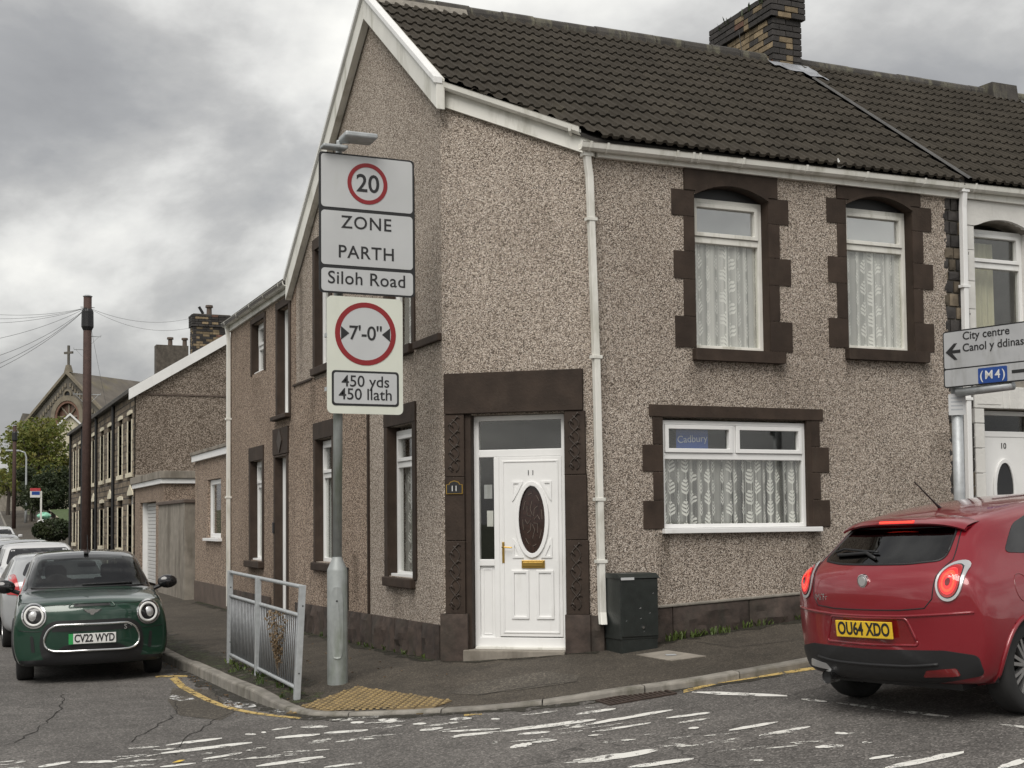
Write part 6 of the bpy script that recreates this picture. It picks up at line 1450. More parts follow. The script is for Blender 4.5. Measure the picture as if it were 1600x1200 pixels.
# ---- the row of cars parked behind the green one
def generic(name, label, mat, tailwards, lamp=True, group='cars parked along the side street', tall=1.0, van=False):
    g = Car(name, label, SR if tailwards else ST, mat, nu=4, nv=4, group=group)
    if tailwards:
        w1 = roundp([(-.58, 1.05), (.58, 1.05), (.48, 1.25), (-.48, 1.25)], .06); g.panel('rear_window', w1, 'b', 'black_gloss', maxlen=.1)
        for sy in (-1, 1): g.panel('tail_light', roundp([(sy*.60, .78), (sy*.80, .80), (sy*.74, 1.06), (sy*.66, 1.08)], .03), 'b', 'tail_red', off=.012, maxlen=.06)
        sw_ = roundp([(.1, 1.02), (.5, .99), (1.9, .98), (1.6, 1.27), (.4, 1.27)], .06); fw_ = roundp([(-.66, .99), (.66, .99), (.56, 1.27), (-.56, 1.27)], .05); g.panel('windscreen', fw_, 'f', 'black_gloss', maxlen=.1)
        num_plate(g, 'CP11 KLM', 'b', g.hit(0, .62, 'b')[0].x-.012, 0, .62, 'plate_yellow')
        wx = (0, 2.51)
    else:
        w1 = roundp([(-.65, 1.02), (.65, 1.02), (.545, 1.315), (-.545, 1.315)], .06); g.panel('windscreen', w1, 'f', 'black_gloss', maxlen=.1)
        for sy in (-1, 1): g.panel('headlight', roundp([(sy*.50, .66), (sy*.76, .70), (sy*.72, .80), (sy*.56, .77)], .03), 'f', 'silver_trim', off=.01, maxlen=.06)
        g.panel('grille', roundp([(-.45, .34), (.45, .34), (.40, .58), (-.40, .58)], .04), 'f', 'black', maxlen=.1)
        sw_ = roundp([(-.55, .985), (-2.5, .985), (-2.35, 1.30), (-1.05, 1.31)], .06); wx = (0, -2.495)
    for ax in 'lr': g.panel('side_window', sw_, ax, 'black_gloss', maxlen=.12)
    xm = 1.62 if tailwards else -.55
    for sy in (-1, 1):
        o = MB().cbox((xm, sy*.95, 1.0), (.10, .18, .13)).build('wing_mirror', mat, g.root, bevel=.04, seg=3)
    for x in wx:
        g.arch(x, .31, .345); well(g, x, .34, .42, .80)
        for s_ in (-1, 1): wheel(g, x, s_*.74, .31, .2, 6)
    MB().box(min(wx)-.4, max(wx)+.4, -.6, .6, .21, .34).build('underside', 'black', g.root); g.finish(); return g
c2 = generic('parked_hatchback', 'silver hatchback with red tail lamps parked right behind the green car', 'paint_silver', True); place(c2, 1.74, 21.5, radians(90), zs=1.03)
c3 = generic('parked_hatchback', 'white hatchback parked facing the junction behind the silver one', 'paint_white', False); place(c3, 1.90, 27.6, radians(-90), zs=1.05)
c4 = generic('parked_hatchback', 'grey hatchback parked behind the white one facing the junction', 'paint_silver', False); c4.root['label'] = 'pale grey hatchback parked behind the white one'; place(c4, 1.92, 33.2, radians(-90), zs=1.05)
c5 = generic('parked_hatchback', 'white hatchback with red tail lamps parked beyond the pale grey one', 'paint_white', True); place(c5, 1.95, 39.5, radians(90))
for (y_, lab, src, h_) in ((48.5, 'white hatchback parked on the rise by the telegraph pole', c5, 90), (54.5, 'silver hatchback farther up the rise in the parked row', c2, 90), (62, 'white hatchback at the top of the rise facing downhill', c3, -90)):
    r = copytree(src.root); r['label'] = lab
    class _C: root = r
    place(_C, 1.95+bend(y_), y_, radians(h_))
# ------------------------------------------------------------------ street furniture
# speed zone sign on a grey post; panels face the main road
PX, PY = 3.715, 12.97; pz = PZ(PX, PY)
zs_ = thing('zone_sign', (PX, PY, pz), 'tall grey post carrying stacked speed zone and width limit signs on the pavement corner', 'road sign')
m = MB(); m.lathe([(.104, pz-.05), (.102, 1.12), (.098, 1.14), (.054, 1.24), (.050, 1.26)], (PX, PY, 0), seg=20); m.build('post_base', 'galv_green', zs_, autos=40)
m = MB(); m.tube([(PX, PY, 1.2), (PX+.02, PY, 3.5), (PX+.03, PY, 5.4)], .048, 16); m.build('post', 'galv_green', zs_, smooth=True)
dv = Vector((-.3, -.95, 0)).normalized(); dsd = Vector((dv.y, -dv.x, 0)); m = MB()
pts = [(cos(2*pi*k/28), sin(2*pi*k/28)) for k in range(28)]
ov = [(.058*(c if abs(c) < 1 else c), .36*s_) for c, s_ in [((abs(c)**.5)*(1 if c > 0 else -1), (abs(s_)**.55)*(1 if s_ > 0 else -1)) for c, s_ in pts]]
cz = .60
def basept(a, z, o): r = .104+o; th = a/.102; d = dv*cos(th)-dsd*sin(th); return Vector((PX, PY, 0))+d*r+Vector((0, 0, z))
vs = [basept(a, cz+b, .009) for a, b in ov]+[basept(a, cz+b, -.01) for a, b in ov]; m.add(vs, [tuple(range(28))]+[(k, (k+1) % 28, 28+(k+1) % 28, 28+k) for k in range(28)]); m.build('access_door', 'galv_green', zs_)
MB().lathe([(.009, 0), (.009, .01)], tuple(basept(0, .82, .012)), 'y', 10).build('door_lock', 'black', zs_)
SYF = PY-.10
TS = lambda u, d, z: (u, SYF-d, z)
def rrect(u0, u1, z0, z1, r, n=4):
    o = []
    for cx, cz_, a0 in ((u1-r, z1-r, 0), (u0+r, z1-r, pi/2), (u0+r, z0+r, pi), (u1-r, z0+r, 3*pi/2)):
        o += [(cx+r*cos(a0+pi/2*k/n), cz_+r*sin(a0+pi/2*k/n)) for k in range(n+1)]
    return o
# extents from the photograph, on the sign plane
def su(x, y): p = on_plane(x, y, (0, SYF, 0), (0, 1, 0)); return p.x, p.z
U0, U1 = su(498, 350)[0], su(647, 350)[0]; Zt = su(572, 244)[1]; Z1 = su(572, 331)[1]; Z2 = su(572, 420)[1]; Zb = su(572, 461)[1]
bp_ = MB(TS).prism(rrect(U0, U1, Zb, Zt, .04), 0, .012).build('back_plate', 'sign_black', zs_)
g_ = .022
for nm, (za, zb2) in (('limit_panel', (Z1, Zt)), ('zone_panel', (Z2, Z1)), ('street_panel', (Zb, Z2))):
    MB(TS).prism(rrect(U0+g_, U1-g_, za+g_*.8, zb2-g_*.8, .035), .012, .016).build(nm, 'sign_white', zs_)
cu_, cz_ = su(573.5, 288); R_ = .215
def ring(T, cu, cz, ro, ri, d0, d1, name, mat, par, n=48):
    m = MB(T); m.holed(sup(cu, cz, ro, ro, n), [sup(cu, cz, ri, ri, n)], d0, d1); return m.build(name, mat, par)
ring(TS, cu_, cz_, R_, R_-.042, .016, .020, 'red_ring', 'sign_red', zs_)
X1 = (1, 0, 0); ZU = (0, 0, 1)
def stext(nm, s, x, y, h, **kw):
    u, z = su(x, y); return text(nm, s, TS(u, .017, z), X1, ZU, h, 'sign_black', zs_, **kw)
stext('lettering', '20', 574, 289, .26, bold=.012, sx=.98); stext('lettering', 'ZONE', 572, 351, .185, bold=.008, space=1.12); stext('lettering', 'PARTH', 572, 397, .185, bold=.008, space=1.1); stext('lettering', 'Siloh Road', 573, 438, .185, bold=.006, space=1.05)
# width limit plate
V0, V1 = su(511, 550)[0], su(629, 550)[0]; Wt, Wb = su(570, 465)[1], su(570, 647)[1]
TS2 = lambda u, d, z: (u, SYF-d+.004, z)
MB(TS2).prism(rrect(V0, V1, Wb, Wt, .05), -.006, .010).build('width_plate', 'sign_yellowish', zs_)
cu_, cz_ = su(571, 522); ring(TS2, cu_, cz_, .325, .272, .010, .014, 'red_ring', 'sign_red', zs_); MB(TS2).prism(sup(cu_, cz_, .273, .273, 48), .010, .0125).build('white_disc', 'sign_white', zs_)
text('lettering', "7'-0\"", TS2(cu_+.0, .014, cz_), X1, ZU, .205, 'sign_black', zs_, bold=.008, space=.95)
for s_ in (-1, 1): MB(TS2).prism([(cu_+s_*.262, cz_+.07), (cu_+s_*.262, cz_-.07), (cu_+s_*.175, cz_)], .0125, .0155).build('arrow', 'sign_black', zs_)
k0, k1 = su(518, 578), su(623, 636); MB(TS2).prism(rrect(k0[0], k1[0], k1[1], k0[1], .035), .010, .013).build('distance_border', 'sign_black', zs_); q_ = .022; MB(TS2).prism(rrect(k0[0]+q_, k1[0]-q_, k1[1]+q_, k0[1]-q_, .025), .013, .0155).build('distance_panel', 'sign_white', zs_)
cu2 = (k0[0]+k1[0])/2; hz = (k0[1]-k1[1])
text('lettering', '450 yds', TS2(cu2, .016, k1[1]+hz*.685), X1, ZU, .165, 'sign_black', zs_, bold=.006); text('lettering', '450 llath', TS2(cu2, .016, k1[1]+hz*.315), X1, ZU, .165, 'sign_black', zs_, bold=.006)
for z_ in (Zt-.3, Z1-.5, Wt-.4, Wb+.25): MB().cbox((PX+.02, PY-.055, z_), (.30, .09, .04)).build('bracket', 'galv', zs_)
lh = MB(); lu, lz = su(531, 219); lh.box(lu, lu+.34, SYF-.22, SYF+.06, lz-.01, lz+.045); lh.build('lamp_head', 'galv', zs_, bevel=.015)
MB().tube([(PX+.03, PY, 5.35), (PX+.03, PY-.03, lz), (lu+.1, SYF, lz+.01)], .035, 10).build('lamp_arm', 'galv', zs_); MB().cbox((lu-.07, SYF-.03, lz-.09), (.26, .14, .035)).build('lamp_bracket', 'galv', zs_, bevel=.01)

# pedestrian guard rail
gr = thing('guard_rail', (3.2, 14.2, PZ(3.2, 14.2)), 'galvanised pedestrian guard rail with thin upright bars along the kerb', 'railing')
A_ = Vector((3.20, 12.60, 0)); B_ = Vector((3.20, 15.82, 0)); Mm = Vector((3.205, 14.34, 0))
for p, lean in ((A_, .06), (Mm, .01), (B_, .01)):
    z = PZ(p.x, p.y); m = MB(); h = 1.10 if p is not Mm else 1.07
    m.box(p.x-.03, p.x+.03, p.y-.03, p.y+.03, z-.05, z+h); 
    m.v = [(x+lean*(zz-z)/h, y, zz) for x, y, zz in m.v]; po = m.build('post', 'galv', gr, bevel=.004)
    if p is not Mm:
        for hh in (.25, .9): MB().lathe([(.008, -.002), (.008, .002)], (p.x+lean*hh, p.y-.032, z+hh), 'y', 8).build('bolt', 'black', po)
def gp(t, h):
    p = A_.lerp(B_, t); ln = .06*(1-t)*h+.01; za_, zb_ = PZ(A_.x, A_.y), PZ(B_.x, B_.y); return Vector((p.x+ln, p.y, za_+(zb_-za_)*t+h))
for h in (1.08, .80, .10): MB().tube([gp(k/12, h) for k in range(13)], .021, 8).build('rail', 'galv', gr, smooth=True)
nb_ = 42
for k in range(nb_+1):
    t = (k+.6)/(nb_+1.2)
    MB().tube([gp(t, .10), gp(t, .80)], .0075, 6).build('bar', 'galv_dark', gr, smooth=True)

# green telecoms cabinet
cb = thing('utility_cabinet', (6.52, FY-.2, PZ(6.52, FY-.3)), 'dark green street cabinet standing against the wall by the downpipe', 'cabinet')
cx0, cx1, cy0, cy1 = 6.305, 6.74, FY-.42, FY-.07; cz0 = PZ(6.6, cy0)-.03; czt = 1.06
MB().box(cx0+.01, cx1-.01, cy0+.012, cy1, cz0, cz0+.16).build('plinth', 'cabinet_green', cb)
MB().box(cx0, cx1, cy0+.008, cy1, cz0+.14, czt-.045).build('body', 'cabinet_green', cb, bevel=.006)
m = MB(); m.prism([(cy0-.012, czt-.05), (cy1, czt-.05), (cy1, czt+.0), (cy0+.06, czt-.0), (cy0-.012, czt-.04)], cx0-.012, cx1+.012, 'yz'); m.build('lid', 'cabinet_green', cb, bevel=.006)
dr_ = MB().box(cx0+.008, cx1-.008, cy0-.004, cy0+.009, cz0+.17, czt-.06).build('door', 'cabinet_green', cb, bevel=.003); MB().lathe([(.015, -.006), (.015, .006)], (cx0+.25, cy0-.008, cz0+.26), 'y', 12).build('lock', 'chrome', dr_)
MB().box(cx0-.002, cx0+.15, cy0-.0145, cy0-.012, czt-.062, czt-.036).build('sticker', 'sign_white', cb); 
for k in range(6):
    u, z = cx0+rng.uniform(.05, .38), cz0+rng.uniform(.2, .7); MB().add([(u, cy0-.0052, z), (u+rng.uniform(.01, .03), cy0-.0052, z+.006), (u+rng.uniform(.01, .02), cy0-.0052, z+rng.uniform(.008, .02))], [(0, 1, 2)]).build('paint_chip', 'sign_grey', cb)
for (xx, yy, a) in ((cx0+.08, cy0+.08, .3), (cx0+.19, cy0+.12, -.5)):
    MB().add([(xx+cos(a+q)*.05*(1 if q in (0, 3.14) else .4), yy+sin(a+q)*.05*(.4), czt+.002) for q in (0, 1.57, 3.14, 4.71)], [(0, 1, 2, 3)]).build('scrap', 'sign_white', cb)

# direction sign on its post
GX, GY = 9.70, 10.62; gz = PZ(GX, GY)
dsn = thing('direction_sign', (GX, GY, gz), 'weathered grey bilingual direction sign with arrows and blue motorway patch on a grey post', 'road sign')
MB().tube([(GX, GY, gz-.05), (GX, GY, 2.95)], .057, 16).build('post', 'galv', dsn, smooth=True)
ang_ = radians(105); su_ = Vector((-cos(ang_), -sin(ang_), 0)); sn = Vector((-sin(ang_), cos(ang_), 0)); sn = sn if sn.dot(CAM-Vector((GX, GY, 0))) > 0 else -sn
O_ = Vector((GX, GY, 0))+sn*.12
TD = lambda u, d, z: tuple(O_+su_*u+sn*d+Vector((0, 0, z)))
def du(x, y):
    p = on_plane(x, y, O_, sn)-O_; return p.dot(su_), p.z
a0 = du(1475, 565)[0]; zt_, zb_ = du(1475, 519)[1], du(1479, 607)[1]; zm_ = du(1478, 578)[1]; a1 = a0+2.25
MB(TD).prism(rrect(a0, a1, zb_, zt_, .03), 0, .012).build('back_plate', 'sign_black', dsn)
MB(TD).prism(rrect(a0+.014, a1-.014, zm_+.007, zt_-.014, .02), .012, .015).build('upper_panel', 'sign_grey', dsn); MB(TD).prism(rrect(a0+.014, a1-.014, zb_+.014, zm_-.007, .02), .012, .015).build('lower_panel', 'sign_grey', dsn)
def dtext(s, x, y, h, mat='sign_black', **kw):
    u, z = du(x, y); return text('lettering', s, TD(u, .016, z), su_, ZU, h, mat, dsn, align='LEFT', **kw)
dtext('City centre', 1505, 526, .115, bold=.01); dtext('Canol y ddinas', 1505, 544.5, .115, bold=.01)
def arrow(u0, u1, z, par):
    s_ = 1 if u1 > u0 else -1; t_ = .016; m = MB(TD); m.box(min(u0, u1-s_*.02), max(u0, u1-s_*.02), .0151, .0185, z-t_, z+t_); m.build('arrow', 'sign_black', par)
    MB(TD).prism([(u1, z), (u1-s_*.10, z+.085), (u1-s_*.135, z+.085), (u1-s_*.065, z), (u1-s_*.135, z-.085), (u1-s_*.10, z-.085)], .0155, .019).build('arrow_head', 'sign_black', par)
u_, z_ = du(1502, 548); arrow(u_, du(1479, 551)[0], du(1490, 550)[1], dsn)
b0, b1 = du(1530, 596), du(1575, 575); zc_ = (b0[1]+b1[1])/2; hh = .082
MB(TD).prism(rrect(b0[0], b1[0], zc_-hh*.95, zc_+hh*.95, .012), .015, .018).build('motorway_patch', 'sign_blue', dsn)
text('lettering', '(M4)', TD((b0[0]+b1[0])/2, .019, zc_), su_, ZU, .125, 'plate_white', dsn, bold=.003, space=1.25)
arrow(b1[0]+.05, b1[0]+.50, zc_+.01, dsn)
for z_ in (zb_+.1, zt_-.1): MB(TD).box(.0-.06, a1-.4, -.05, -.003, z_-.02, z_+.02).build('rail', 'galv', dsn)
m = MB(TD); m.tube([(a0+.12, -.04, zb_-.05), (a0+.75, -.04, zb_-.03)], .045, 12); m.build('cross_arm', 'galv', dsn, smooth=True)
nz = 1.6+(808-632)/2050*13.6
nt_ = thing('notice_plate', (GX, GY-.07, 2.75), 'small faded white notice strapped to the direction sign post', 'notice')
n0 = on_plane(1492, 632, (GX, GY, 0)-Vector((0, 0, 0)) if False else Vector((GX, GY-.07, 0)), (-.4, -.9, 0)); zc_ = n0.z
fN = Vector((-.66, -.75, 0)).normalized(); fU = Vector((fN.y*-1, fN.x, 0)); fU = fU if fU.x > 0 else -fU; cN = Vector((GX, GY, 0))+fN*.066
TN = lambda u, d, z: tuple(cN+fU*u+fN*d+Vector((0, 0, z)))
MB(TN).prism(rrect(-.085, .085, zc_-.11, zc_+.11, .01), 0, .006).build('notice_face', 'sign_white', nt_)
mk('faded_ink', (0.36, 0.38, 0.40), .6)
for k in range(4): MB(TN).box(-.06, .06-rng.uniform(0, .03), .006, .0068, zc_+.06-k*.04, zc_+.075-k*.04).build('faded_line', 'faded_ink', nt_)

# small plants and litter
stuff(tag(sprigs('wall_grass', [(x, FY-.09-rng.uniform(0, .07), PZ(x, FY-.1)) for x in [7.02+.045*k for k in range(16)]]+[(x, FY-.07, PZ(x, FY-.1)) for x in [7.9+.09*k for k in range(12)]], 'grass', None, (.03, .10), 9, .010, .9), 'thin grass growing at the foot of the front wall', 'grass'))
stuff(tag(sprigs('rail_grass', [(3.12+rng.uniform(-.12, .22), 12.7+k*.16, PZ(3.2, 12.7+k*.16)) for k in range(20)]+[(4.93-rng.uniform(0, .06), 13.6+k*.35, PZ(4.9, 13.6+k*.35)) for k in range(14)], 'grass', None, (.02, .07), 9, .010, .9), 'patchy grass and moss under the guard rail', 'grass'))
wd_ = thing('dead_weed', (3.27, 13.4, PZ(3.27, 13.4)), 'dried brown weed caught against the guard rail bars', 'weed')
m = MB(); 
for k in range(26):
    a = rng.uniform(0, 6.28); b = Vector((3.25+rng.uniform(-.03, .03), 13.42+rng.uniform(-.05, .05), PZ(3.25, 13.4))); h = rng.uniform(.35, .72); t = b+Vector((cos(a)*.10, sin(a)*.22, h)); m.tube([b, b.lerp(t, .5)+Vector((.01, 0, .03)), t], [.004, .003, .001], 4)
m.build('stem', 'dry_weed', wd_)
lm = MB()
for k in range(750):
    h = rng.uniform(.22, .74); a = rng.uniform(0, 6.28); r = .42*h*sqrt(rng.random()); c = Vector((3.24+cos(a)*r*.5, 13.42+sin(a)*r*1.25, PZ(3.25, 13.4)+h)); s_ = rng.uniform(.010, .030); q = Vector((rng.uniform(-1, 1), rng.uniform(-1, 1), rng.uniform(-1, 1))).normalized(); o_ = q.orthogonal().normalized()
    lm.add([c-q*s_, c+o_*s_*.5, c+q*s_, c-o_*s_*.5], [(0, 1, 2, 3)])
stuff(lm.build('seed_head', 'dry_weed', wd_, recalc=False))
lv_ = MB()
for k in range(150):
    if k < 90: y_ = rng.uniform(12.4, 17.5); x_ = 2.78+.1*max(0, 13.2-y_)-abs(rng.gauss(0, .12)); z_ = RZ(x_, y_)
    else: x_ = rng.uniform(3.1, 4.8); y_ = rng.uniform(12.3, 17); z_ = PZ(x_, y_)
    s_ = rng.uniform(.008, .022); a = rng.uniform(0, 6.28); lv_.add([(x_+s_*cos(a), y_+s_*sin(a), z_+.006), (x_-s_*.6*sin(a), y_+s_*.6*cos(a), z_+.012), (x_-s_*cos(a), y_-s_*sin(a), z_+.007), (x_+s_*.6*sin(a), y_-s_*.6*cos(a), z_+.015)], [(0, 1, 2, 3)])
stuff(tag(lv_.build('fallen_leaves', 'dead_leaf'), 'small brown fallen leaves lying along the kerb', 'leaves'))
gl_ = on_z(279, 1192, RZ); tag(MB().add([(gl_.x-.05, gl_.y, gl_.z+.006), (gl_.x, gl_.y-.03, gl_.z+.012), (gl_.x+.05, gl_.y, gl_.z+.02), (gl_.x+.01, gl_.y+.035, gl_.z+.016)], [(0, 1, 2, 3)]).build('fallen_leaf', 'plate_yellow'), 'single yellow leaf lying on the road among worn markings', 'leaf')
sr = on_z(538, 1050, PZ)
# ------------------------------------------------------------------ poles, wires, far street
def at_d(x, y, X):                      # point on the vertical plane X = const seen at a picture point
    return on_plane(x, y, (X, 0, 0), (1, 0, 0))
def tpole(X, Y, zt, r, label, steps=True):
    z0 = PZ(X, Y); t = thing('telegraph_pole', (X, Y, z0), label, 'pole'); MB().tube([(X, Y, z0-.1), (X, Y, (z0+zt)/2), (X, Y, zt)], [r, r*.92, r*.85], 14).build('pole', 'pole_wood', t, smooth=True)
    MB().lathe([(r*1.0, zt-.42), (r*1.25, zt-.5), (r*1.3, zt-1.0), (r*.9, zt-1.12)], (X, Y, 0), seg=12).build('terminal_box', 'black', t); MB().lathe([(r*.95, zt-.02), (r*1.05, zt), (r*.6, zt+.04)], (X, Y, 0), seg=12).build('cap', 'galv', t)
    if steps:
        MB().tube([(X-.22, Y, zt-.36), (X+.22, Y, zt-.36)], .015, 5).build('arm', 'galv', t)
        for k, (dz, s_) in enumerate(((-1.3, 1), (-1.75, -1), (-3.2, 1), (-3.2, -1))): MB().tube([(X+s_*r*.8, Y, zt+dz), (X+s_*.42, Y, zt+dz), (X+s_*.42, Y, zt+dz+.05)], .014, 5).build('step_iron', 'galv', t); MB().tube([(X+s_*r*.8, Y, zt+dz-.25), (X+s_*.36, Y, zt+dz)], .008, 4).build('step_stay', 'galv', t)
    return t
p1 = on_plane(137, 463, (4.35, 0, 0), (1, 0, 0)); P1 = Vector((4.35, p1.y, p1.z))
tpole(P1.x, P1.y, P1.z, .15, 'dark wooden telegraph pole with step irons beside the stone terrace')
p2 = (4.75, 97.0); tp2 = tpole(p2[0], p2[1], 1.6+(823-665)/2050*91, .14, 'distant brown telegraph pole by the pavement at the street bend', False)
def wire(a, b, sag, name='overhead_wire', label=''):
    a = Vector(a); b = Vector(b); pts = [a.lerp(b, k/16)+Vector((0, 0, -sag*4*(k/16)*(1-k/16))) for k in range(17)]
    o = MB().tube(pts, .0055, 4).build(name, 'wire'); tag(o, label, 'wire', 'telephone wires from the pole'); return o
top = P1+Vector((0, 0, -.36)); WL = 'thin telephone wire slung from the head of the dark pole'
for (x, y) in ((-120, 476), (-120, 488), (-120, 500), (-120, 545), (-60, 590), (-60, 600), (-60, 572)): 
    e = CAM+ray(x, y)*30; wire(top, e, .25, label=WL)
wire(top, CAM+ray(299, 497)*47, .3, label='telephone wire from the pole head to the brick chimney'); wire(top, CAM+ray(299, 512)*44, .35, label='lower telephone wire from the pole head towards the brick chimney')
wire(top, (LX, 44.0, 5.35), .1, label='telephone wire dropping from the pole to the terrace eaves'); wire(top, (LX, 49.5, 5.35), .1, label='telephone wire dropping to the eaves farther along the terrace')
# street lamp
lx, ly = 6.15, 108.0; lz0 = PZ(lx, ly); lt = 1.6+(823-704)/2050*101
ls = thing('street_lamp', (lx, ly, lz0), 'grey street lamp with curved arm on the far pavement', 'street lamp')
MB().tube([(lx, ly, lz0), (lx, ly, lz0+1.2), (lx, ly, lt-.5), (lx-.12, ly, lt-.12), (lx-.5, ly, lt)], [.12, .08, .065, .06, .05], 10).build('column', 'galv', ls, smooth=True); m = MB(); m.cbox((lx-1.0, ly, lt), (1.0, .3, .14)); m.build('lantern', 'galv', ls, bevel=.05)
# sale board
bx0 = 5.25; by0 = 66.0; bz0 = PZ(bx0, by0)-.1; sb = thing('sale_board', (bx0, by0, bz0), 'red, white and blue estate agent board on a thin white post', 'sign')
q = on_plane(62, 785, (0, by0, 0), (0, 1, 0)); cxs = q.x
MB().box(cxs+.02, cxs+.10, by0-.04, by0+.04, bz0, bz0+2.9).build('post', 'upvc_old', sb)
zq = on_plane(55, 770, (0, by0, 0), (0, 1, 0)).z; cxx = on_plane(55, 770, (0, by0, 0), (0, 1, 0)).x
MB().box(cxx-.23, cxx+.23, by0-.07, by0-.045, zq-.22, zq+.22).build('panel', 'plate_white', sb); mk('sale_red', (0.45, 0.05, 0.06), .5); MB().box(cxx-.23, cxx+.23, by0-.075, by0-.07, zq+.08, zq+.22).build('red_band', 'sale_red', sb); MB().box(cxx-.16, cxx+.20, by0-.075, by0-.07, zq-.10, zq+.06).build('blue_band', 'sign_blue', sb)
# front garden walls, lawn, shrubs
gwl = thing('front_garden_wall', (5.5, 70, 0), 'low rough stone front garden wall running uphill past the terrace', 'wall')
for k in range(13):
    y0 = 57+k*4.2; b = bend(y0); z0 = rise(y0+2)
    MB().add([(LX+.15+bend(y)+d, y, z) for y in (y0, y0+4.17) for d in (0, .35) for z in (rise(y)-.4, rise(y)+.85)], [(0, 1, 3, 2), (4, 6, 7, 5), (0, 4, 5, 1), (2, 3, 7, 6), (1, 5, 7, 3)]).build('wall_section', 'stone_wall_far', gwl)
MB().box(LX+.1, LX+2.2, 56.7, 57.0, -.2, 1.0).build('return_wall', 'stone_wall_far', gwl); MB().box(LX+.05, LX+2.3, 56.62, 57.05, 1.0, 1.08).build('coping', 'upvc', gwl)
m = MB(); m.add([(LX+.5+bend(y)+d, y, 0.85+.050*(y-57)+.03*d) for y in (57.2, 66, 75, 84, 95) for d in (0, 4, 9)], [(i*3+j, i*3+j+3, i*3+j+4, i*3+j+1) for i in range(4) for j in range(2)]); mk('lawn', (0.055, 0.085, 0.024), .95, var=.3, scale=3, bmp=.6, bscale=20); struct(m.build('lawn', 'lawn'))
hr = MB(); hr.add([(x, 83.8, z) for x, z in ((7.2, 2.4), (8.4, 2.9), (13, 3.1), (13, 1.5), (7.2, 1.5))]+[(x, 84.1, z) for x, z in ((7.2, 2.4), (8.4, 2.9), (13, 3.1), (13, 1.5), (7.2, 1.5))], [(0, 1, 2, 3, 4), (0, 1, 6, 5), (1, 2, 7, 6)]); tag(hr.build('brick_garden_wall', 'brick_wall_far'), 'curved red brick wall at the top of the lawn', 'wall')
def foliage(name, blobs, nleaf, size, mat, parent, seed=1):
    r = random.Random(seed); m = MB()
    tot = sum(b[3]*b[4]*b[5] for b in blobs)
    for (cx, cy, cz, rx, ry, rz) in blobs:
        for _ in range(int(nleaf*rx*ry*rz/tot)):
            while True:
                p = Vector((r.uniform(-1, 1), r.uniform(-1, 1), r.uniform(-1, 1)))
                if .35 < p.length < 1: break
            p *= (p.length**-.35); c = Vector((cx+p.x*rx, cy+p.y*ry, cz+p.z*rz)); s_ = size*r.uniform(.5, 1.3); q = Vector((r.gauss(0, 1), r.gauss(0, 1), r.gauss(0, .7))).normalized(); o = q.orthogonal().normalized(); o = o*cos(r.uniform(0, 6))+q.cross(o)*sin(r.uniform(0, 6))
            m.add([c-q*s_, c+o*s_*.55, c+q*s_, c-o*s_*.55], [(0, 1, 2, 3)])
    return m.build(name, mat, parent, recalc=False)
def tree(name, label, X, Y, zb, ztop, rad, mat, nb, nl, size, seed, group=None):
    r = random.Random(seed); t = thing(name, (X, Y, zb), label, 'tree', group); h = ztop-zb; m = MB(); m.tube([(X, Y, zb-.3), (X+.1, Y, zb+h*.3), (X, Y, zb+h*.6)], [rad*.09, rad*.065, rad*.03], 8); m.build('trunk', 'bark', t)
    bl_ = []
    for k in range(nb):
        a = r.uniform(0, 6.28); rr = rad*sqrt(r.random())*.75; zz = zb+h*r.uniform(.30, .92); sh = 1-.6*max(0, (zz-zb)/h-.5)*1.3; b = rad*r.uniform(.22, .42)
        bl_.append((X+cos(a)*rr*sh, Y+sin(a)*rr*sh, min(zz, ztop-b*.8), b, b, b*.8)); 
        if k < 8: MB().tube([(X, Y, zb+h*.35), (X+cos(a)*rr*.5, Y+sin(a)*rr*.5, (zz+zb+h*.35)/2), (X+cos(a)*rr*sh, Y+sin(a)*rr*sh, zz)], [rad*.03, rad*.02, .02], 6).build('limb', 'bark', t)
    foliage('crown', bl_, nl, size, mat, t, seed); return t
D_ = 120.0
def far(x, y, D): p = CAM+ray(x, y)*D; return p
c = far(58, 800, 118); tree('broadleaf_tree', 'large autumn broadleaf tree with yellow green leaves before the church', c.x, c.y, rise(c.y), far(58, 648, 118).z, 3.9, 'leaf_autumn', 46, 11000, .17, 5)
c = far(12, 800, 125); tree('broadleaf_tree', 'thinner autumn tree beside the large one at the street bend', c.x, c.y, rise(c.y), far(12, 700, 125).z, 2.2, 'leaf_autumn', 16, 2600, .16, 8)
c = far(82, 790, 92); tree('evergreen_tree', 'dark ivy clad evergreen below the large autumn tree', c.x, c.y, rise(c.y), far(80, 722, 92).z, 2.3, 'leaf_dark', 26, 6500, .11, 9)
c = far(48, 790, 104); tree('evergreen_tree', 'dark evergreen beside the street lamp under the autumn tree', c.x, c.y, rise(c.y), far(48, 728, 104).z, 1.7, 'leaf_dark', 18, 3600, .11, 19)
for (x, y, D, rr, lab) in ((104, 768, 97, 2.2, 'tall dark hedge closing the garden beside the terrace end'), (84, 772, 92, 1.5, 'clipped dark hedge at the back of the lawn'), (66, 776, 95, 1.2, 'dark hedge beside the sale board'), (84, 828, 61, .75, 'round dark bush behind the garden wall')):
    c = far(x, y, D); h_ = thing('bush', (c.x, c.y, c.z-rr), lab, 'bush'); foliage('leaves', [(c.x, c.y, c.z, rr*1.3, rr, rr*.7)], 2200, .09, 'leaf_dark', h_, int(x)); MB().lathe([(.05, c.z-rr), (.03, c.z)], (c.x, c.y, 0), seg=6).build('stem', 'bark', h_)
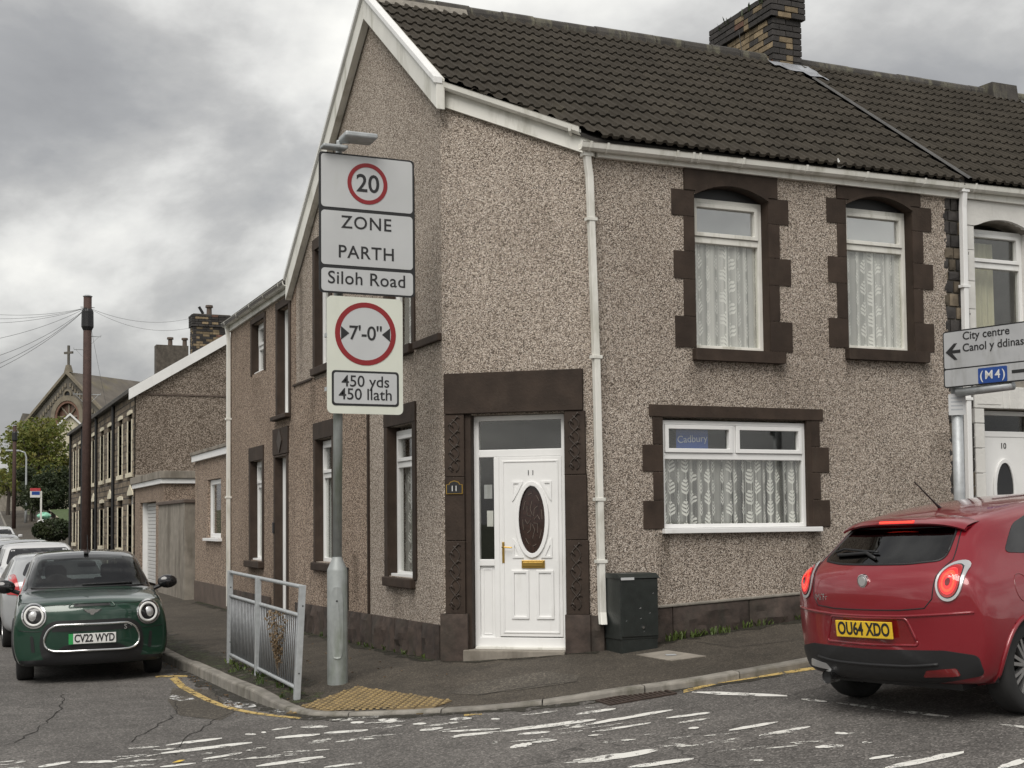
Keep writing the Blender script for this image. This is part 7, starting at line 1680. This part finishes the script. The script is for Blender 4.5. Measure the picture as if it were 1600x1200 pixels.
for (x, y, D, rr, mt, lab) in ((69, 806, 66, .30, 'plastic_green', 'pale green refuse sacks dumped on the garden wall'), (66, 816, 64, .22, 'upvc', 'white refuse sack slumped by the garden wall')):
    c = far(x, y, D); m = MB(); s0_ = rng.random()*9; m.grid(lambda a, b: (c.x+rr*(1+.25*sin(9*a*6.28+s0_)*sin(b*3))*cos(a*2*pi)*sin(b*pi), c.y+rr*sin(a*2*pi)*sin(b*pi), c.z+rr*.5*cos(b*pi)*(1+.3*sin(a*25))), 18, 8); tag(m.build('refuse_sack', mt, None, merge=.001), lab, 'sack')
# church
ch_d = 180.0; ap = far(107, 584, ch_d); cdir = radians(66.4-25); ax_ = Vector((cos(cdir), sin(cdir), 0)); gu = Vector((ax_.y, -ax_.x, 0))
chu = thing('church', (ap.x, ap.y, rise(ap.y)), 'grey stone church with steep gable, rose window and cross', 'church')
TK = lambda u, d, z: tuple(Vector((ap.x, ap.y, 0))+gu*u-ax_*d+Vector((0, 0, z)))
za = ap.z; hw_ = 7.6; ze = za-6.6; gz0 = rise(ap.y)-1
m = MB(TK); m.holed([(-hw_, gz0), (hw_, gz0), (hw_, ze), (0, za), (-hw_, ze)], [sup(0, za-5.9, 2.1, 2.1, 28)], 0, -.8); m.build('gable_wall', 'church_stone', chu)
m = MB(TK); m.prism([(-hw_-.5, ze-.3), (0, za+.25), (hw_+.5, ze-.3), (hw_+.5, ze-.7), (0, za-.15), (-hw_-.5, ze-.7)], .25, -42); m.build('roof', 'church_roof', chu)
MB(TK).box(-hw_, hw_, -42, -41, gz0, ze).build('rear_wall', 'church_stone', chu)
for s_ in (-1, 1): MB(TK).box(s_*hw_-.3, s_*hw_+.3, -41, 0, gz0, ze).build('side_wall', 'church_stone', chu)
m = MB(TK); m.prism([(-hw_-.55, ze-.1), (0, za+.45), (hw_+.55, ze-.1), (hw_+.55, ze-.55), (0, za-.05), (-hw_-.55, ze-.55)], .5, .1); m.build('gable_coping', 'church_trim', chu)
for k in range(15):
    for s_ in (-1, 1):
        t = (k+1)/16; u = s_*hw_*t*.92; z = za-.9-6.6*t; MB(TK).box(u-.13, u+.13, 0, .15, z-.55, z).build('corbel', 'church_trim', chu)
ring(TK, 0, za-5.9, 2.9, 2.2, 0, .3, 'rose_arch', 'church_trim', chu, 32); ring(TK, 0, za-5.9, 2.2, 1.85, 0, .2, 'rose_ring', 'brick_wall_far', chu, 32); MB(TK).prism(sup(0, za-5.9, 2.0, 2.0, 24), -.3, -.4).build('rose_glass', 'rose_glass', chu)
for k in range(8): a = k*pi/4; MB(TK).tube([(0, -.2, za-5.9), (1.9*cos(a), -.2, za-5.9+1.9*sin(a))], .12, 5).build('tracery', 'church_trim', chu)
ring(TK, 0, za-2.9, .75, .5, 0, .25, 'oculus_ring', 'church_trim', chu, 24); MB(TK).prism(sup(0, za-2.9, .5, .5, 20), 0.02, .06).build('oculus_glass', 'black', chu)
cz_ = za+.4; MB(TK).prism([(-.6, cz_-.2), (.6, cz_-.2), (.25, cz_+.8), (-.25, cz_+.8)], -.25, .25).build('cross_base', 'church_trim', chu); m = MB(TK); m.box(-.13, .13, -.13, .13, cz_+.8, cz_+3.5); m.box(-.75, .75, -.12, .12, cz_+2.35, cz_+2.65); m.build('cross', 'church_stone', chu)
for s_ in (-1,): MB(TK).prism([(-hw_-.9, gz0), (-hw_+.2, gz0), (-hw_+.2, ze+.4), (-hw_-.35, ze+1.5), (-hw_-.9, ze+.4)], .4, -.9).build('pinnacle', 'church_stone', chu)
# small white gabled cottage between terrace and church
cp = far(109, 647, 135); ct = thing('white_cottage', (cp.x+1, cp.y, rise(cp.y)), 'small cream gabled cottage with white bargeboards behind the terrace end', 'house')
m = MB(); m.prism([(cp.x-1.5, .2), (cp.x+1.5, .2), (cp.x+1.5, cp.z-1.45), (cp.x, cp.z-.1), (cp.x-1.5, cp.z-1.45)], cp.y, cp.y+6, 'uz'); m.build('wall', 'cream_paint', ct); m = MB(); m.prism([(cp.x-1.7, cp.z-1.5), (cp.x, cp.z+.1), (cp.x+1.7, cp.z-1.5), (cp.x+1.7, cp.z-1.75), (cp.x, cp.z-.15), (cp.x-1.7, cp.z-1.75)], cp.y-.3, cp.y-.2, 'uz'); m.build('bargeboard', 'upvc', ct)
m = MB(); m.prism([(cp.x-1.7, cp.z-1.52), (cp.x, cp.z+.08), (cp.x+1.7, cp.z-1.52), (cp.x+1.7, cp.z-1.6), (cp.x, cp.z-.0), (cp.x-1.7, cp.z-1.6)], cp.y-.19, cp.y+6.2, 'uz'); m.build('roof', 'roof_far', ct)
# distant houses at the street end
for k, (x, y0, y1, D, wdt, lab) in enumerate(((10, 735, 790, 170, 9, 'distant grey roofed house at the end of the street'), (26, 752, 790, 190, 8, 'farther small grey house beyond the street bend'))):
    p = far(x, y1, D); zt = far(x, y0, D).z; h_ = thing('distant_house', (p.x, p.y, p.z), lab, 'house'); MB().box(p.x-wdt/2, p.x+wdt/2, p.y, p.y+7, p.z-3, zt-1.8).build('wall', 'concrete', h_); m = MB(); m.prism([(p.y-.3, zt-1.9), (p.y+3.5, zt), (p.y+7.3, zt-1.9)], p.x-wdt/2-.2, p.x+wdt/2+.2, 'yz'); m.build('roof', 'roof_far', h_)
